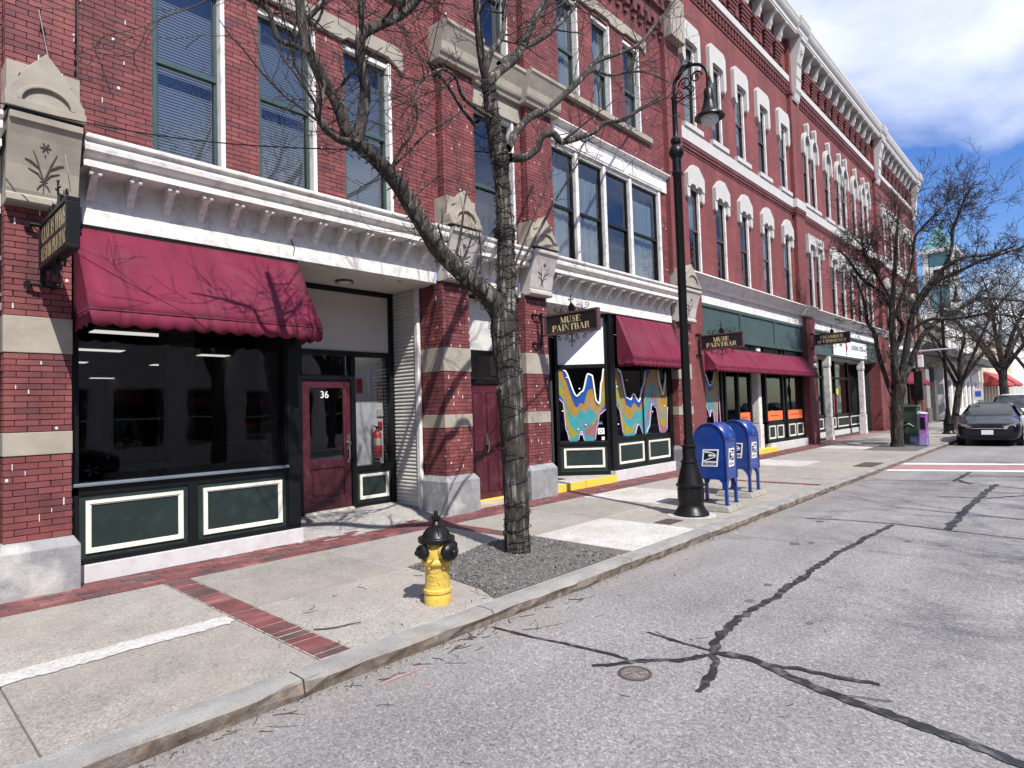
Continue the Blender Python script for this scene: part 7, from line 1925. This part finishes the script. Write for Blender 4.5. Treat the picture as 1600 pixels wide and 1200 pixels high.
grown_tree('dark bare tree with thick trunk standing behind the white parked car', 52.0, 3.9, 10.5, 42, 1.1, 3, limbs=7, r0=.26)
grown_tree('farthest bare tree at the right edge of the street', 76.0, 3.4, 11.5, 44, 1.2, 3, limbs=7, r0=.28)
# trees on the near pavement behind the viewer: their shadows and reflections fall into the picture
grown_tree('bare tree across the road whose branch shadows fall on the asphalt', 9.4, -8.6, 11.2, 45, 0.85, 3, limbs=7, r0=.24)
grown_tree('bare tree across the road mirrored in the upper windows', 16.0, -9.6, 10.0, 47, 0.85, 3, limbs=8, r0=.24)
grown_tree('bare tree across the road reflected in the corner shop windows', -7.5, -8.9, 10.5, 46, 1.1, 3, limbs=8, r0=.22)
# ================================================================== buildings farther down the street and across it
def far_building(name, label, x0, x1, y0, y1, h, wallm, floors, nwin, roofm=None, shop=True, trim=None, face=-1):
    t = thing(name, label, 'building', ((x0+x1)/2, y0, 0))
    wins = []; z0 = 3.9 if shop else .9; fh = (h - z0 - .4) / max(1, floors); sp = (x1 - x0) / max(1, nwin)
    for f in range(floors):
        for k in range(nwin):
            xc = x0 + sp * (k + .5); wins.append((xc - min(.55, sp*.28), xc + min(.55, sp*.28), z0 + f*fh + fh*.22, z0 + f*fh + fh*.84))
    yw = y0 if face < 0 else y1; d = .25 * (1 if face < 0 else -1)
    base = [(x0 + sp*.15 + sp*k, x0 + sp*.85 + sp*k, .5, 2.9) for k in range(nwin)] if shop else []
    mb = MB(); holes_boxes(mb, x0, x1, 0, h, wins + base, yw, yw + d)
    if face < 0: mb.box(x0, x0 + .25, y0 + .25, y1, 0, h); mb.box(x1 - .25, x1, y0 + .25, y1, 0, h)
    else: mb.box(x0, x0 + .25, y0, y1 - .25, 0, h); mb.box(x1 - .25, x1, y0, y1 - .25, 0, h)
    mb.build('wall', wallm, t)
    MB().box(x0 + .25, x1 - .25, min(yw + d*3, yw + d*3.4), max(yw + d*3, yw + d*3.4), 0, h - .1).build('interior_wall', m_dark, t)
    MB().box(x0 - .1, x1 + .1, y0 - (.25 if face < 0 else 0), y1 + (0 if face < 0 else .25), h, h + .3).build('roof', roofm or m_wstone, t)
    for (a, b, c, e) in wins + base:
        w = MB().frame(a, b, c, e, .07, yw + d*.4, yw + d*.7); w.box(a + .07, b - .07, yw + d*.45, yw + d*.65, (c+e)/2 - .03, (c+e)/2 + .03)
        wo = w.build('window', trim or m_white, t)
        yy = yw + d*.55
        MB().add([(a, yy, c), (b, yy, c), (b, yy, e), (a, yy, e)], [(0,1,2,3)]).build('pane', m_glass, wo, recalc=False)
    return t
m_tan = brick_wall_mat('tan_brickwork', (0.36,0.30,0.23), (0.42,0.35,0.27), (0.35,0.31,0.27))
m_creamw = mat('cream_stucco', (0.62,0.52,0.38), .8, vary=.06)
m_palew = mat('pale_stucco', (0.66,0.64,0.60), .8, vary=.06)
m_drk = mat('dark_stone_front', (0.09,0.085,0.08), .6, vary=.15)
far_building('shop_building', 'low building with dark stone shopfront next to the brick block', 46.3, 55.5, 7.6, 20, 6.6, m_tan, 1, 4)
far_building('shop_building', 'pale two-storey shop building with dark scalloped canopy', 55.7, 76.5, 7.5, 20, 7.6, m_palew, 1, 8)
far_building('shop_building', 'cream building with red awnings at the end of the street', 76.8, 112, 7.4, 20, 7.4, m_creamw, 1, 12)
far_building('shop_building', 'distant grey building closing the street at the right', 112.5, 170, 7.4, 25, 10, m_palew, 2, 16)
far_building('shop_building', 'tan building closing the view beyond the trees', 175, 190, -30, 6, 9, m_tan, 2, 5)
t = thing('shop_canopy', 'dark scalloped canopy on the pale shop building', 'canopy', (60, 7.5, 4))
for k in range(9):
    x = 47.2 + k * 3.1; n = 10
    MB().prism([(7.5, 5.3), (6.2, 4.75), (6.15, 4.2), (6.25, 4.2), (7.5, 4.35)], 'yz', x, x + 3.0).build('canopy_bay', mat('dark_canopy', (0.055,0.05,0.05), .7, vary=.2), t)
awning(78.0, 92.0, 7.3, 5.9, 4.0, 2.8, .3, 'red awning on the cream building far down the street', mat('red_awning', (0.36,0.05,0.05), .7), scal=.8)
awning(94.0, 106.0, 7.3, 5.9, 4.2, 3.0, .3, 'second red awning on the cream building, farthest down the street', mat('red_awning', (0, 0, 0)), scal=.8)
# dark stone pilasters and low panels of the first far shopfront
t = thing('stone_portal', 'dark stone portal with grey panels beside the far shop door', 'portal', (48, 7.5, 0))
MB().box(46.4, 47.6, 7.3, 7.62, .9, 3.4).build('grey_panel', mat('grey_green_panel', (0.22,0.22,0.20), .6), t); MB().box(46.3, 47.7, 7.25, 7.62, 0, .9).build('dark_base', m_drk, t); MB().box(49.4, 50.4, 7.3, 7.62, 0, 3.6).build('pillar', m_drk, t); MB().box(52.2, 53.0, 7.2, 7.62, 0, 3.6).build('pillar', m_palew, t)
# turret
t = thing('church_tower', 'teal shingled tower with pointed roof rising behind the bare trees', 'tower', (67.5, 9, 0))
m_teal = mat('teal_shingles', (0.10,0.235,0.25), .7, vary=.15, vscale=3, bump=.3, bscale=12)
x0, x1, y0, y1 = 66.0, 69.0, 8.0, 9.9; xc, yc = (x0+x1)/2, (y0+y1)/2
MB().box(x0 - .4, x1 + .4, y0 - .3, y1, 6, 9.2).box(x0, x1, y0, y1, 9.2, 14.6).build('shaft', m_teal, t)
MB().add([(x0-.4,y0-.4,14.6),(x1+.4,y0-.4,14.6),(x1+.4,y1+.4,14.6),(x0-.4,y1+.4,14.6),(xc,yc,17.2)], [(0,1,4),(1,2,4),(2,3,4),(3,0,4),(0,3,2,1)]).build('spire', m_teal, t)
c = MB(); c.box(x0-.45, x1+.45, y0-.45, y1+.45, 14.45, 14.75); c.box(x0-.5, x1+.5, y0-.4, y1, 9.1, 9.4)
for (a, b) in ((x0, y0), (x1, y0), (x0, y1)): c.box(a-.2, a+.2, b-.2, b+.2, 6, 14.5)
c.build('corner_trim', m_white, t)
for (a, b, ax) in ((xc, y0, 'y'), (x0, yc, 'x')):
    w = MB()
    if ax == 'y': w.frame(a-.8, a+.8, 11.6, 13.2, .25, b-.12, b-.02)
    else:
        w.box(a-.12, a-.02, yc-.65, yc+.65, 11.6, 11.85); w.box(a-.12, a-.02, yc-.65, yc+.65, 12.95, 13.2); w.box(a-.12, a-.02, yc-.65, yc-.42, 11.85, 12.95); w.box(a-.12, a-.02, yc+.42, yc+.65, 11.85, 12.95)
    wo = w.build('window', m_white, t)
    (MB().box(a-.55, a+.55, b-.06, b-.01, 11.85, 12.95) if ax == 'y' else MB().box(a-.06, a-.01, yc-.42, yc+.42, 11.85, 12.95)).build('louvre', m_black, wo)
# buildings across the road, seen mirrored in the shop glass
far_building('shop_building', 'dark stone building across the road, mirrored in the corner shop window', -22, 3.6, -22, -12.4, 8.5, m_drk, 1, 9, face=1)
far_building('shop_building', 'pale building across the road, mirrored in the paint bar windows', 4.0, 22, -22, -12.4, 7.5, m_palew, 1, 7, face=1)
far_building('shop_building', 'tan building across the road farther down', 22.4, 60, -22, -12.4, 9.0, m_tan, 2, 14, face=1)
